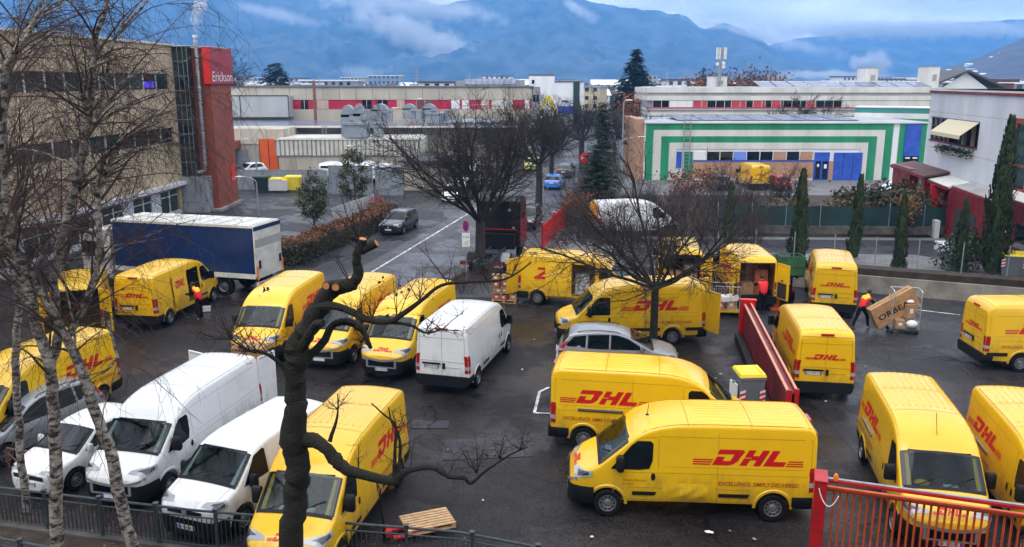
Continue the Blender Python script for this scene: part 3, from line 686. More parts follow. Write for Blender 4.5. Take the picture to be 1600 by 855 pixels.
    if not van and kind != 't5':
        xr = {'mpv': (-1.80, -2.03), 'hatch': (-1.40, -1.70), 'wagon': (-1.79, -1.98)}[kind]
        def rg():
            mb = MB()
            for sd_ in (1, -1): s.patch(mb, [[(x, k) for k in np.linspace(s.kt-1, s.ke-.001, 7)] for x in np.linspace(xr[0], xr[1], 4)], .010, 'glass', sd_)
            return mb
        part('rear_window', kind, rg, root)
    elif kind == 't5':
        def rg():
            mb = MB(); mb.box((-2.40, 0, 1.42), (.1, 1.1, .5), 'glass', tilt=Matrix.Rotation(R(-7), 3, 'Y')); return mb
        part('rear_window', kind, rg, root)
    # --- lamps
    hl = {'duc': (2.84, 2.40, .93, 1.10), 'cra': (2.76, 2.42, .88, 1.08), 't5': (2.32, 2.0, .78, .98), 'mpv': (2.16, 1.78, .60, .78), 'hatch': (1.92, 1.62, .56, .74), 'wagon': (2.09, 1.7, .58, .78)}[kind]
    def head(sd_):
        mb = MB(); n = 6
        rows = []
        for i in range(n):
            x = hl[0]+(hl[1]-hl[0])*i/(n-1)
            P = s.half(x); zz = [p[1] for p in P[1:s.kt+2]]
            lo = min(hl[2]+.10*i/(n-1), zz[-1]-.06); hi = min(hl[3]+.05*i/(n-1), zz[-1])
            kl = float(np.interp(lo, zz, range(1, s.kt+2))); kh = float(np.interp(hi, zz, range(1, s.kt+2)))+(1.1-.7*i/(n-1))
            rows.append([(x, kl+(kh-kl)*j/4) for j in range(5)])
        s.patch(mb, rows, .014, 'lamp_clear', sd_)
        s.patch(mb, [[(x*.6+r[2][0]*.4, k*.6+r[2][1]*.4) for x, k in r] for r in rows[1:-1]], .018, 'lamp_dark', sd_)
        return mb
    for sd_ in (1, -1): part('headlight', (kind, sd_), lambda: head(sd_), root)
    tl = {'duc': (.80, 1.42, .90), 'cra': (.78, 1.36, .905), 't5': (.85, 1.35, .87), 'mpv': (.80, 1.22, .76), 'hatch': (.75, 1.2, .70), 'wagon': (.78, 1.15, .76)}[kind]
    def tail(sd_):
        mb = MB(); z0, z1, y0 = tl
        P = []
        for j in range(6):
            z = z0+(z1-z0)*j/5
            xr_ = next((x for x in np.linspace(s.xt, s.xt+.6, 40) if s.zt(x) > z+.03), s.xt)
            row = [(xr_-.012, sd_*(s.S(xr_, z)-.13), z), (xr_-.014, sd_*(s.S(xr_, z)-.02), z), (xr_+.03, sd_*(s.S(xr_+.04, z)+.012), z), (xr_+.13, sd_*(s.S(xr_+.13, z)+.012), z), (xr_+.17, sd_*(s.S(xr_+.17, z)-.01), z)]
            P.append(row)
        for j in range(5): mb.grid([P[j], P[j+1]], 'lamp_clear' if j == 1 else 'lamp_red', False, flip=(sd_ > 0))
        return mb
    for sd_ in (1, -1): part('tail_light', (kind, sd_), lambda: tail(sd_), root)
    # --- front trim
    if van:
        def gr():
            mb = MB(); ys = np.linspace(-.86, .86, 15)
            s.nosepatch(mb, ys, lambda y: .70+.16*abs(y/.86)**1.6, lambda y: .785+.15*abs(y/.86)**1.6, .045, 'silver' if kind == 'duc' else 'plastic')
            s.nosepatch(mb, np.linspace(-.5, .5, 9), lambda y: .52, lambda y: .70+.04*abs(y), .034, 'well')
            s.nosepatch(mb, np.linspace(-.56, .56, 9), lambda y: .475, lambda y: .525, .042, 'silver' if kind == 'duc' else 'plastic')
            for a in (-1, 1): s.nosepatch(mb, [a*.50, a*.58] if a > 0 else [-.58, -.50], lambda y: .5, lambda y: .76, .044, 'silver' if kind == 'duc' else 'plastic')
            return mb
        part('grille', kind, gr, root)
    else:
        z0 = hl[2]-.02
        def gr():
            mb = MB(); s.nosepatch(mb, np.linspace(-.5, .5, 7), lambda y: z0-.02, lambda y: z0+.10, .026, 'well'); s.nosepatch(mb, np.linspace(-.5, .5, 7), lambda y: .27, lambda y: .38, .028, 'well')
            mb.box((s.xn+.03, 0, z0+.04), (.02, .13, .09), 'chrome'); return mb
        part('grille', kind, gr, root)
    # --- plates
    def pl(front, txt):
        mb = MB(); x = (s.xn+.03 if front else s.xt-.035); z = (.42 if front else (.98 if van else .72))
        if not front and not van: x -= .045
        y0 = 0 if front or not van else .38
        if van and not front: x = s.xt-.012
        mb.box((x, y0, z), (.016, .52, .115), 'plate')
        fx = .010 if front else -.010
        for a in (-1, 1): mb.box((x+fx*.95, y0+a*.24, z), (.004, .04, .113), 'plate_blue')
        if txt:
            put_text(mb, txt, 'ink', (lambda u, v: (x+fx*1.2, y0-.20+u, z-.035+v)) if front else (lambda u, v: (x+fx*1.2, y0+.20-u, z-.035+v)), .105, width=.40)
        return mb
    part('number_plate', (kind, 1, plate), lambda: pl(True, plate), root)
    if 'rear_open' not in opt: part('number_plate', (kind, 0, plate), lambda: pl(False, plate), root)
    # --- mirrors
    mx = {'duc': (1.74, 1.42), 'cra': (1.62, 1.42), 't5': (1.2, 1.15), 'mpv': (.86, 1.02), 'hatch': (.75, .96), 'wagon': (.72, 1.0)}[kind]
    for sd_ in (1, -1):
        mm = 'plastic' if van or kind == 't5' else paint
        part('wing_mirror', (kind, sd_, mm), lambda: mirror_mb(kind, sd_, mm), root, (mx[0], sd_*(s.S(mx[0], mx[1])), mx[1]))
    # --- wheels
    for x in (wx, -wx):
        for sd_ in (1, -1):
            wo = part('wheel', (kind,), lambda: wheel_mesh(kind, rim), root, (x, sd_*(d['ty']-.0), d['tr']), 0 if sd_ > 0 else PI)
            part('rim', (kind, rim, rimpaint), lambda: rim_mesh(kind, rim, rimpaint), wo)
    # --- small trim
    if van:
        def handle(x, z, sd_): return lambda: s.sidepoly(MB(), [(x+math.cos(a)*.055, z+math.sin(a)*.10) for a in np.linspace(0, 2*PI, 11)[:-1]], .014, 'plastic', sd_)
        bx = .92 if kind == 'duc' else .80
        for sd_ in (1, -1): part('door_handle', (kind, 'f', sd_), handle(bx, 1.10, sd_), root)
        if 'slide_open' not in opt: part('door_handle', (kind, 's', -1), handle(.62, 1.10, -1), root)
        if kind == 'duc':
            for sd_ in (1, -1):
                for i, (xa, xb) in enumerate(((1.42, .82), (-.68, -1.44))):
                    part('rub_strip', (kind, i, sd_), lambda: s.sidepoly(MB(), [(xa, .60), (xa, .70), (xb, .70), (xb+.05, .60)], .018, 'plastic', sd_), root)
        else:
            for sd_ in (1, -1):
                for i, (xa, xb) in enumerate(((1.3, -1.3), (-2.35, -3.1))):
                    def rs():
                        mb = MB(); s.seam(mb, [(xa, .68), (xb, .68)], .13, 'plastic', .018, (sd_,)); return mb
                    part('rub_strip', (kind, i, sd_), rs, root)
        if 'rear_open' not in opt:
            part('brake_light', kind, lambda: MB().box((s.xt+.02, 0, 2.33), (.07, .42, .07), 'lamp_red'), root)
            part('rear_door_handle', kind, lambda: MB().box((s.xt-.02, -.07, 1.02), (.04, .09, .20), 'plastic'), root)
            part('plate_light', kind, lambda: MB().box((s.xt-.02, .38, 1.09), (.05, .66, .05), 'plastic'), root)
        if 'rail' in opt:
            part('side_rail', kind, lambda: MB().box((-1.55, -s.S(-1.5, 1.27)-.02, 1.27), (1.3, .03, .05), 'steel').box((-1.55, -s.S(-1.5, 1.235)-.02, 1.235), (1.3, .034, .02), 'plastic'), root)
    if kind in ('mpv', 'wagon') and not small:
        for sd_ in (1, -1):
            part('roof_rail', (kind, sd_), lambda: MB().tube([(x, sd_*s.surf(x, s.kt-.5).y, s.surf(x, s.kt-.5).z+dz) for x, dz in ((.1, .01), (-.05, .045), (-.7, .05), (-1.35, .045), (-1.5, .01))], .014, 'plastic', 6), root)
    # --- livery
    if logo:
        h = .40 if kind == 'duc' else .42; cxl, czl = (-1.38, 1.44) if kind == 'duc' else (-1.1, 1.46)
        for sd_ in (1, -1):
            if 'slide_open' in opt and sd_ < 0: continue
            f = (lambda a, b: (cxl-a, s.S(cxl-a, czl+b)+.006, czl+b)) if sd_ > 0 else (lambda a, b: (cxl+a, -s.S(cxl+a, czl+b)-.006, czl+b))
            def lg(f=f):
                mb = MB(); put_logo(mb, 'dhl_red', f, h, .93); return mb
            part('logo', (kind, sd_), lg, root)
            tx = (-.66, -2.62) if sd_ > 0 else (-2.62, -.66)
            g = (lambda a, b: (tx[0]-a, s.S(tx[0]-a, .92+b)+.006, .92+b)) if sd_ > 0 else (lambda a, b: (tx[0]+a, -s.S(tx[0]+a, .92+b)-.006, .92+b))
            def sl(g=g):
                mb = MB(); put_text(mb, 'EXCELLENCE. SIMPLY DELIVERED.', 'dhl_red_dull', g, .15, .25, .002, width=1.95); return mb
            part('lettering', (kind, 'slogan', sd_), sl, root)
        if 'rear_open' not in opt:
            def rl():
                mb = MB(); put_logo(mb, 'dhl_red', lambda a, b: (s.xt-.012, -a, 1.46+b), .19, .95); return mb
            part('logo', (kind, 'rear'), rl, root)
        if hood_logo:
            def hlg():
                mb = MB(); x0 = s.xn-.38
                fn2 = lambda a, b: (x0+.26-b*1.25, -a*-1, float(s.zt(x0+.26-b*1.25))+.012-.045*(abs(a)/.85)**2)
                put_logo(mb, 'dhl_red', lambda a, b: fn2(a, b), .13, .78); return mb
            part('logo', (kind, 'bonnet'), hlg, root)
    if zs != 1.0: root.scale = (1, 1, zs)
    return root
def swing_door(root, paint, hx, hy, ang, sd_, w_=.80, h_=1.68, inner=True, side='rear', plate=None, logo=False):
    """a rear door hanging on its hinge at (hx, hy)"""
    mb = MB(); m = paint
    # local: door extends along +x from hinge, thickness along y
    mb.box((w_/2, 0, .62+h_/2), (w_, .05, h_), m)
    mb.box((w_/2, 0, .62+h_-.06), (w_-.14, .062, .03), 'yellow_seam' if m == 'yellow' else 'white_seam')
    o = mb.build('rear_door', root, (hx, hy, 0), ang)
    if inner:
        q = MB(); q.box((w_/2, .032*sd_, .62+.42), (w_*.72, .02, .72), 'interior').box((w_/2, .032*sd_, .62+1.15), (w_*.72, .014, .60), m).box((w_/2, .038*sd_, 1.52), (.16, .03, .06), 'plastic')
        q.build('door_lining', o)
    if plate:
        q = MB(); q.box((w_*.45, -.034*sd_, .78), (.52, .012, .115), 'plate'); put_text(q, plate, 'ink', lambda u, v: (w_*.45-.2*sd_*1+u*sd_, -.042*sd_, .745+v), .105, width=.4); q.build('number_plate', o)
    if logo:
        q = MB(); put_logo(q, 'dhl_red', lambda a, b: (w_*.5+a*sd_, -.034*sd_, 1.5+b), .15, .5, False); q.build('logo', o)
    return o
# ------------------------------------------------------------ trees
def twig(mb, p, d, l, r, m, rng, segs=3, droop=0, wig=.25, n=3):
    pts = [p]; d = d.normalized()
    for i in range(segs):
        d = (d+Vector((rng.uniform(-1, 1), rng.uniform(-1, 1), rng.uniform(-1, 1)))*wig+Vector((0, 0, -droop))).normalized()
        pts.append(pts[-1]+d*l/segs)
    mb.tube(pts, [r*(1-.75*i/segs) for i in range(segs+1)], m, n, False); return pts, d
def grow(mb, p, d, l, r, lev, maxlev, P, rng):
    """one limb and everything that grows from it"""
    segs = 5 if lev < 2 else 3
    m = P['mats'][min(lev, len(P['mats'])-1)]; pts = [p]; dd = d.normalized(); rad = [r]
    for i in range(segs):
        up = P['up'][min(lev, len(P['up'])-1)]
        dd = (dd+Vector((rng.gauss(0, 1), rng.gauss(0, 1), rng.gauss(0, 1)))*P['wig']+Vector((0, 0, up))).normalized()
        pts.append(pts[-1]+dd*l/segs); rad.append(r*(1-(1-P['taper'])*(i+1)/segs))
    mb.tube(pts, rad, m, 7 if lev == 0 else (5 if lev == 1 else 3), False)
    if lev >= maxlev: return
    k = P['kids'][lev]
    for j in range(k):
        f = P['start']+(1-P['start'])*(j+rng.random())/k; i = min(segs-1, int(f*segs)); q = pts[i].lerp(pts[i+1], f*segs-i)
        t = (pts[i+1]-pts[i]).normalized(); ax = t.orthogonal(); ax.rotate(Quaternion(t, rng.uniform(0, 2*PI)))
        nd = t.copy(); nd.rotate(Quaternion(ax, R(rng.uniform(*P['ang']))))
        s_ = P['ratio']*rng.uniform(.75, 1.2)*(1-.35*f)
        grow(mb, q, nd, l*s_, max(P['rmin'], rad[i]*P['rr']), lev+1, maxlev, P, rng)
def bare_tree(name, label, base, h, trunk_r, fork, limbs, seed, spread=1.0, group=None, levels=3, dens=1.0, mats=('bark_grey', 'bark_grey', 'bark_twig', 'bark_twig'), lean=(0, 0), kids_=None, tw=.007, cat='tree', trunkmat=None, el_=(38, 68), lr=.36, up=(.10, .05, .02)):
    rng = random.Random(seed); root = empty(name, label, cat, base, 0, group)
    tm = trunkmat or mats[0]
    mb = MB(); top = Vector((lean[0], lean[1], fork))
    pts = [Vector((0, 0, -.1)), Vector((0, 0, .25)), top*.5+Vector((rng.uniform(-.05, .05),)*2+(0,)), top]
    mb.tube(pts, [trunk_r*1.35, trunk_r*1.05, trunk_r*.95, trunk_r*.9], tm, 12)
    mb.build('trunk', root)
    mb = MB()
    P = dict(mats=mats[1:], up=up, wig=.14, taper=.45, kids=kids_ or [int(9*dens), int(7*dens), int(5*dens)], start=.22, ang=(24, 58), ratio=.56, rr=.52, rmin=tw)
    for i in range(limbs):
        a = 2*PI*(i+rng.uniform(-.3, .3))/limbs; el = R(rng.uniform(*el_)); L_ = (h-fork)*rng.uniform(.72, .95)/max(.6, math.sin(el))*.78
        if i == limbs-1: el = R(80)
        d = Vector((math.cos(a)*math.cos(el)*spread, math.sin(a)*math.cos(el)*spread, math.sin(el)))
        grow(mb, top-Vector((0, 0, rng.uniform(0, .35))), d, L_, trunk_r*lr, 0, levels, P, rng)
    mb.build('crown', root); return root
def leafcloud(mb, pts, size, m, rng, up=.3, k=1):
    for p in pts:
        n = Vector((rng.gauss(0, 1), rng.gauss(0, 1), rng.gauss(0, 1)+up)).normalized(); a = n.orthogonal().normalized(); a.rotate(Quaternion(n, rng.uniform(0, 6.28))); b = n.cross(a)
        s = size*rng.uniform(.6, 1.3); mm = m if isinstance(m, str) else rng.choice(m)
        mb.add([p-a*s-b*s*.3, p+b*s*.55, p+a*s, p-b*s*.6], [(0, 1, 2, 3)], mm)
def leafy_tree(name, label, base, h, crown_r, trunk, seed, mats, size=.09, n=2600, group=None):
    rng = random.Random(seed); root = empty(name, label, 'tree', base, 0, group)
    mb = MB(); mb.tube([(0, 0, -.05), (0.02, 0, trunk), (0, .03, h*.75)], [.07, .055, .03], 'bark_dark', 8)
    for i in range(16):
        a = rng.uniform(0, 6.28); z = trunk+rng.uniform(-.1, .5)*(h-trunk); mb.tube([(0, 0, z), (math.cos(a)*crown_r*.7, math.sin(a)*crown_r*.7, z+.7)], [.025, .006], 'bark_dark', 4)
    mb.build('trunk', root)
    mb = MB(); cl = []
    for i in range(46):
        t = rng.random(); z = trunk*.85+(h-trunk*.85)*t; rr = crown_r*(math.sin(PI*min(1, .12+t*.83))**.7)*rng.uniform(.45, 1.02); a = rng.uniform(0, 6.28); cl.append((Vector((rr*math.cos(a), rr*math.sin(a), z)), crown_r*rng.uniform(.2, .36)))
    P = []
    for _ in range(n):
        c, r_ = rng.choice(cl); P.append(c+Vector((rng.gauss(0, 1), rng.gauss(0, 1), rng.gauss(0, 1)))*r_*.55)
    leafcloud(mb, P, size, mats, rng); mb.build('crown', root); return root
def cypress(label, base, h, r, seed, group='slim cypresses along the wall'):
    r *= .84
    rng = random.Random(seed); root = empty('cypress_tree', label, 'tree', base, 0, group)
    MB().tube([(0, 0, -.1), (0, 0, h*.8)], [.09, .03], 'bark_grey', 7).build('trunk', root)
    mb = MB(); n = int(1500*h*r/2.2)
    prof = lambda t: r*(min(1, .55+t*3.2))*(1-max(0, t-.12)/.9)**.62
    lean = rng.uniform(-.15, .15)
    for i in range(n):
        t = rng.random()**1.15; a = rng.uniform(0, 6.28); lump = 1+.22*math.sin(a*3+t*9+seed)+.15*math.sin(a*5-t*21)
        rr = prof(t)*lump*rng.uniform(.62, 1.04); p = Vector((rr*math.cos(a)+lean*t, rr*math.sin(a), .15+t*(h-.15)))
        u = Vector((math.cos(a)*.28, math.sin(a)*.28, 1)).normalized(); sd_ = Vector((-math.sin(a), math.cos(a), 0)); l = rng.uniform(.14, .34); w_ = rng.uniform(.03, .065)
        mb.add([p-sd_*w_, p+u*l*.5-sd_*w_*1.2, p+u*l, p+u*l*.5+sd_*w_*1.2+Vector((math.cos(a), math.sin(a), 0))*.03, p+sd_*w_], [(0, 1, 2, 3, 4)], rng.choice(('leaf_cypress', 'leaf_cypress', 'leaf_dark', 'leaf_green')))
    mb.build('crown', root); return root
def conifer(name, label, base, h, r, seed, mats, n=55, group=None, size=.16, gap=.05, power=.85):
    rng = random.Random(seed); root = empty(name, label, 'tree', base, 0, group)
    MB().tube([(0, 0, -.1), (0, 0, h*.97)], [h*.022, .02], 'bark_dark', 7).build('trunk', root)
    mb = MB()
    for i in range(n):
        t = gap+(1-gap)*(i/n)**.9; z = h*t
        k = max(4, int(9*(1-t)+4))
        for j in range(k):
            a = rng.uniform(0, 6.28); L_ = r*(1-t)**power*rng.uniform(.7, 1.1)+.12; dr = rng.uniform(-.05, .32)
            tip = Vector((math.cos(a)*L_, math.sin(a)*L_, z-L_*dr)); b0 = Vector((0, 0, z))
            mb.tube([b0, tip], [.02, .006], 'bark_dark', 3, False)
            m_ = max(4, int(L_/size*3.2))
            for q in range(m_):
                f = .2+.8*(q+rng.random())/m_; p = b0.lerp(tip, f); sd_ = Vector((-math.sin(a), math.cos(a), 0))*rng.choice((-1, 1)); s_ = size*rng.uniform(.7, 1.4)*(1.25-.5*f)
                e = (sd_*rng.uniform(.5, 1)+Vector((math.cos(a), math.sin(a), 0))*.6+Vector((0, 0, rng.uniform(-.45, .12)))).normalized()
                w_ = e.cross(Vector((0, 0, 1))).normalized()*s_*.22
                mb.add([p-w_*.6, p+e*s_*.5-w_, p+e*s_, p+e*s_*.5+w_, p+w_*.6], [(0, 1, 2, 3, 4)], rng.choice(mats))
    mb.build('crown', root); return root
def leafbox(mb, a, b, width, z0, z1, n, size, mats, rng, topmats=None, jitter=.08):
    a = Vector((a[0], a[1], 0)); b = Vector((b[0], b[1], 0)); t = (b-a); L_ = t.length; t.normalize(); s_ = Vector((-t.y, t.x, 0))
    for _ in range(n):
        u = rng.random()*L_; face = rng.random(); hz = z1+.10*math.sin(u*1.7)+.06*math.sin(u*4.1)
        if face < .45: q, z, m = rng.uniform(-1, 1)*width/2, hz+rng.gauss(0, jitter*.7), topmats or mats
        else:
            q, z, m = rng.choice((-1, 1))*width/2, rng.uniform(z0, hz), mats
            if z > hz-.12 and topmats and rng.random() < .5: m = topmats
        p = a+t*u+s_*(q+rng.gauss(0, jitter)); p.z = z
        leafcloud(mb, [p], size, m, rng, .5)
def thicket(mb, pts, h, rng, m, per=9, r=.006, spread=.5):
    for p in pts:
        for _ in range(per):
            d = Vector((rng.gauss(0, spread), rng.gauss(0, spread), 1)); l = h*rng.uniform(.5, 1.1)
            q, dd = twig(mb, Vector(p), d, l, r*1.5, m, rng, 3, 0, .18)
            for k in range(3):
                twig(mb, q[1].lerp(q[3], rng.random()), d+Vector((rng.gauss(0, .6), rng.gauss(0, .6), .2)), l*.4, r, m, rng, 2, 0, .2)

# ------------------------------------------------------------ people
def person(label, loc, rz, pose, scale=1.0, vest=True, cap=True, yoke=True):
    """pose: joint positions in metres, facing +Y, right hand side is +X"""
    J = dict(pelvis=(0, 0, .95), waist=(0, .0, 1.10), chest=(0, .02, 1.32), neckb=(0, .0, 1.48), neck=(0, .02, 1.56), head=(0, .04, 1.66), crown=(0, .03, 1.75),
             hipR=(.10, 0, .90), kneeR=(.11, .04, .50), ankR=(.11, 0, .09), toeR=(.12, .17, .04), hipL=(-.10, 0, .90), kneeL=(-.11, .04, .50), ankL=(-.11, 0, .09), toeL=(-.12, .17, .04),
             shR=(.19, 0, 1.42), elR=(.24, 0, 1.13), wrR=(.24, .12, .90), shL=(-.19, 0, 1.42), elL=(-.24, 0, 1.13), wrL=(-.24, .12, .90))
    J.update(pose); J = {k: Vector(v) for k, v in J.items()}
    rad = dict(pelvis=(.155, .12), waist=(.15, .12), chest=(.175, .135), neckb=(.10, .075), neck=(.055, .055), head=(.082, .095), crown=(.06, .07), hipR=(.115,)*2, kneeR=(.082,)*2, ankR=(.058,)*2, toeR=(.05, .042),
               shR=(.085,)*2, elR=(.062,)*2, wrR=(.036,)*2)
    for k in list(rad):
        if k.endswith('R'): rad[k[:-1]+'L'] = rad[k]
    names = list(J); V = [J[k] for k in names]; RD = [rad[k] for k in names]
    E_ = [('pelvis', 'waist'), ('waist', 'chest'), ('chest', 'neckb'), ('neckb', 'neck'), ('neck', 'head'), ('head', 'crown'), ('pelvis', 'hipR'), ('hipR', 'kneeR'), ('kneeR', 'ankR'), ('ankR', 'toeR'),
          ('pelvis', 'hipL'), ('hipL', 'kneeL'), ('kneeL', 'ankL'), ('ankL', 'toeL'), ('chest', 'shR'), ('shR', 'elR'), ('elR', 'wrR'), ('chest', 'shL'), ('shL', 'elL'), ('elL', 'wrL')]
    E = [(names.index(a), names.index(b)) for a, b in E_]; lab = ['torso', 'torso', 'torso', 'torso', 'skin', 'skin', 'leg', 'leg', 'leg', 'shoe', 'leg', 'leg', 'leg', 'shoe', 'torso', 'arm', 'arm', 'torso', 'arm', 'arm']
    for s_ in 'RL':
        wr = J['wr'+s_]; d = (wr-J['el'+s_]).normalized(); sdv = d.orthogonal().normalized(); inw = Vector((-1 if s_ == 'R' else 1, .2, 0)); sdv = (inw-d*inw.dot(d)).normalized(); nrm_ = d.cross(sdv)
        palm = len(V); V.append(wr+d*.055); RD.append((.034, .018)); E.append((names.index('wr'+s_), palm)); lab.append('skin')
        for k, (o, l) in enumerate(((-.028, .068), (-.009, .078), (.011, .073), (.030, .058))):
            a = len(V); V += [wr+d*.095+nrm_*o, wr+d*(.095+l*.55)+nrm_*o*1.15+sdv*.012, wr+d*(.095+l)+nrm_*o*1.2+sdv*.035]; RD += [(.010,)*2, (.009,)*2, (.008,)*2]
            E += [(palm, a), (a, a+1), (a+1, a+2)]; lab += ['skin']*3
        a = len(V); V += [wr+d*.045-nrm_*.045+sdv*.01, wr+d*.085-nrm_*.065+sdv*.03]; RD += [(.011,)*2, (.009,)*2]; E += [(palm, a), (a, a+1)]; lab += ['skin']*2
    me = bpy.data.meshes.new('sk'); me.from_pydata([tuple(v) for v in V], E, []); o = link('sk', me)
    o.modifiers.new('skin', 'SKIN').use_smooth_shade = True
    if not me.skin_vertices: return None
    for i, sv_ in enumerate(me.skin_vertices[0].data): sv_.radius = RD[i] if len(RD[i]) == 2 else (RD[i][0],)*2; sv_.use_root = (i == 0)
    ss = o.modifiers.new('sub', 'SUBSURF'); ss.levels = 1; ss.render_levels = 1
    dg = bpy.context.evaluated_depsgraph_get(); dg.update(); nm = bpy.data.meshes.new_from_object(o.evaluated_get(dg)); bpy.data.objects.remove(o)
    ml = ['cloth_black', 'vest_red', 'vest_yellow', 'skin', 'shoe']
    nm.materials.clear(); [nm.materials.append(MATS[m]) for m in ml]
    segs = [(V[a], V[b], lab[i]) for i, (a, b) in enumerate(E)]
    for p in nm.polygons:
        c = p.center; best = None
        for a, b, l in segs:
            ab = b-a; t = max(0, min(1, (c-a).dot(ab)/ab.length_squared)); dd = (c-(a+ab*t)).length
            if best is None or dd < best[0]: best = (dd, l, t)
        l = best[1]
        if l == 'torso': k = (2 if (yoke and (J['neckb']-c).length < .20) else 1) if vest else 0
        elif l == 'skin': k = 3
        elif l == 'shoe': k = 4
        else: k = 0
        p.material_index = k; p.use_smooth = True
    b = link('person', nm, None, (loc[0], loc[1], loc[2] if len(loc) > 2 else 0), rz); b.scale = (scale,)*3
    tag(b, label, 'person', 'people handling parcels in the yard')
    hd = J['head']; up = (J['crown']-J['head']).normalized()
    q = MB(); q.ball((hd.x, hd.y-.012, hd.z+.035), .105, 'hair', 12, (.92, 1.0, 1.0)); q.v = [v if v[2] > hd.z-.02 or v[1] < hd.y-.02 else (v[0]*.8+hd.x*.2, v[1]*.6+hd.y*.4, v[2]) for v in q.v]
    q.build('hair', b)
    f = MB(); f.ball((hd.x, hd.y+.092, hd.z-.005), .016, 'skin', 6, (.7, 1, 1.3))
    for s_ in (-1, 1): f.ball((hd.x+s_*.033, hd.y+.080, hd.z+.015), .010, 'ink', 6); f.ball((hd.x+s_*.085, hd.y, hd.z), .02, 'skin', 6, (.5, .8, 1.3))
    f.box((hd.x, hd.y+.086, hd.z-.045), (.04, .01, .008), 'lamp_red')
    f.build('face', b)
    return b

# ------------------------------------------------------------ small props
def carton(mb, c, d, rz=0, m='cardboard', tape=True, tilt=None):
    mb.box(c, d, m, rz, tilt=tilt)
    if tape:
        mb.box((c[0], c[1], c[2]+d[2]/2), (d[0]*1.004, .06, .006), 'cardboard_dark', rz)
        o = Vector((0, -d[1]/2, 0)); o.rotate(Quaternion((0, 0, 1), rz)); mb.box((c[0]+o.x, c[1]+o.y, c[2]+.02), (d[0]*.4, .008, d[2]*.35), 'paper', rz)
def one_box(label, c, d, rz=0, m='cardboard', group=None, name='cardboard_box', cat='box'):
    mb = MB(); carton(mb, (0, 0, d[2]/2), d, 0, m); o = mb.build(name, None, c, rz); return tag(o, label, cat, group)
def pallet(label, loc, rz, group=None, m='wood_pale'):
    r = empty('wood_pallet', label, 'pallet', loc, rz, group)
    mb = MB()
    for i in range(7): mb.box((0, -.36+i*.12, .133), (1.2, .085, .022), m)
    mb.build('deck', r)
    mb = MB()
    for x in (-.55, 0, .55):
        mb.box((x, 0, .108), (.10, .8, .022), m)
        for y in (-.35, 0, .35): mb.box((x, y, .058), (.10, .10, .076), m)
    for y in (-.35, 0, .35): mb.box((0, y, .011), (1.2, .10, .018), m)
    mb.build('base', r); return r
def waste_bin(label, loc, rz, body_m, lid_m, w_=1.3, d_=1.0, h_=1.35, stripes=True, group=None, posters=True):
    r = empty('waste_container', label, 'waste bin', loc, rz, group)
    mb = MB(); x, y = w_/2, d_/2
    V = [(a*x*f, b*y*f, z) for z, f in ((.16, .82), (h_-.14, 1.0), (h_-.14, 1.05), (h_-.06, 1.05)) for a, b in ((-1, -1), (1, -1), (1, 1), (-1, 1))]
    F = [(i*4+j, i*4+(j+1) % 4, (i+1)*4+(j+1) % 4, (i+1)*4+j) for i in range(3) for j in range(4)]+[(3, 2, 1, 0), (12, 13, 14, 15)]
    mb.add(V, F, body_m)
    for a in (-1, 1): mb.box((a*x*.45, -y*.93, .55), (.05, .05, .7), body_m); mb.cyl((a*(x+.02), 0, h_-.3), (a*(x+.12), 0, h_-.3), .04, 'steel')
    mb.build('body', r)
    mb = MB()
    q = [(-x*1.07, -y*1.07, h_-.05), (x*1.07, -y*1.07, h_-.05), (x*1.07, y*1.07, h_+.02), (-x*1.07, y*1.07, h_+.02)]
    t = [(-x*.98, -y*.98, h_+.05), (x*.98, -y*.98, h_+.05), (x*.98, y*.98, h_+.10), (-x*.98, y*.98, h_+.10)]
    mb.add(q+t, [(3, 2, 1, 0), (4, 5, 6, 7), (0, 1, 5, 4), (1, 2, 6, 5), (2, 3, 7, 6), (3, 0, 4, 7)], lid_m)
    mb.box((x*.72, 0, h_+.095), (.03, d_*.9, .03), lid_m)
    mb.build('lid', r)
    for a in (-1, 1):
        for b in (-1, 1): MB().lathe((a*x*.7, b*y*.7-.02, .085), (1, 0, 0), [(.001, -.025), (.08, -.025), (.08, .025), (.001, .025)], 'rubber', 12).box((a*x*.7, b*y*.7, .15), (.06, .08, .05), 'steel').build('castor', r)
    if stripes:
        for a in (-1, 1):
            mb = MB()
            for k in range(5):
                z = .62+k*.085; xx = a*x*.80
                mb.add([(xx-.09, -y*.985-.035, z), (xx+.09, -y*.985-.035, z+.06), (xx+.09, -y*.985-.035, z+.145), (xx-.09, -y*.985-.035, z+.085)], [(0, 1, 2, 3)], 'bright_red' if k % 2 else 'paper')
            mb.build('warning_stripes', r)
    return r
def lamp_post(label, base, h, arm, az, group=None, double=False):
    r = empty('street_lamp', label, 'street lamp', base, az, group)
    mb = MB(); mb.tube([(0, 0, 0), (0, 0, h*.5), (0, 0, h-.5)], [.09, .075, .055], 'galv', 10)
    pts = [(0, 0, h-.5)]+[(arm*(1-math.cos(a)), 0, h-.5+.5*math.sin(a)) for a in np.linspace(.2, PI/2, 6)]
    mb.tube(pts, .04, 'galv', 8); mb.build('pole', r)
    hd = MB(); hd.lathe((arm+.35, 0, h+.01), (0, 0, 1), [(.001, -.05), (.10, -.05), (.14, 0), (.09, .07), (.001, .09)], 'trailer_white', 12); hd.v = [((x-arm-.35)*2.9+arm+.35, y, z) for x, y, z in hd.v]
    hd.build('lamp_head', r); return r
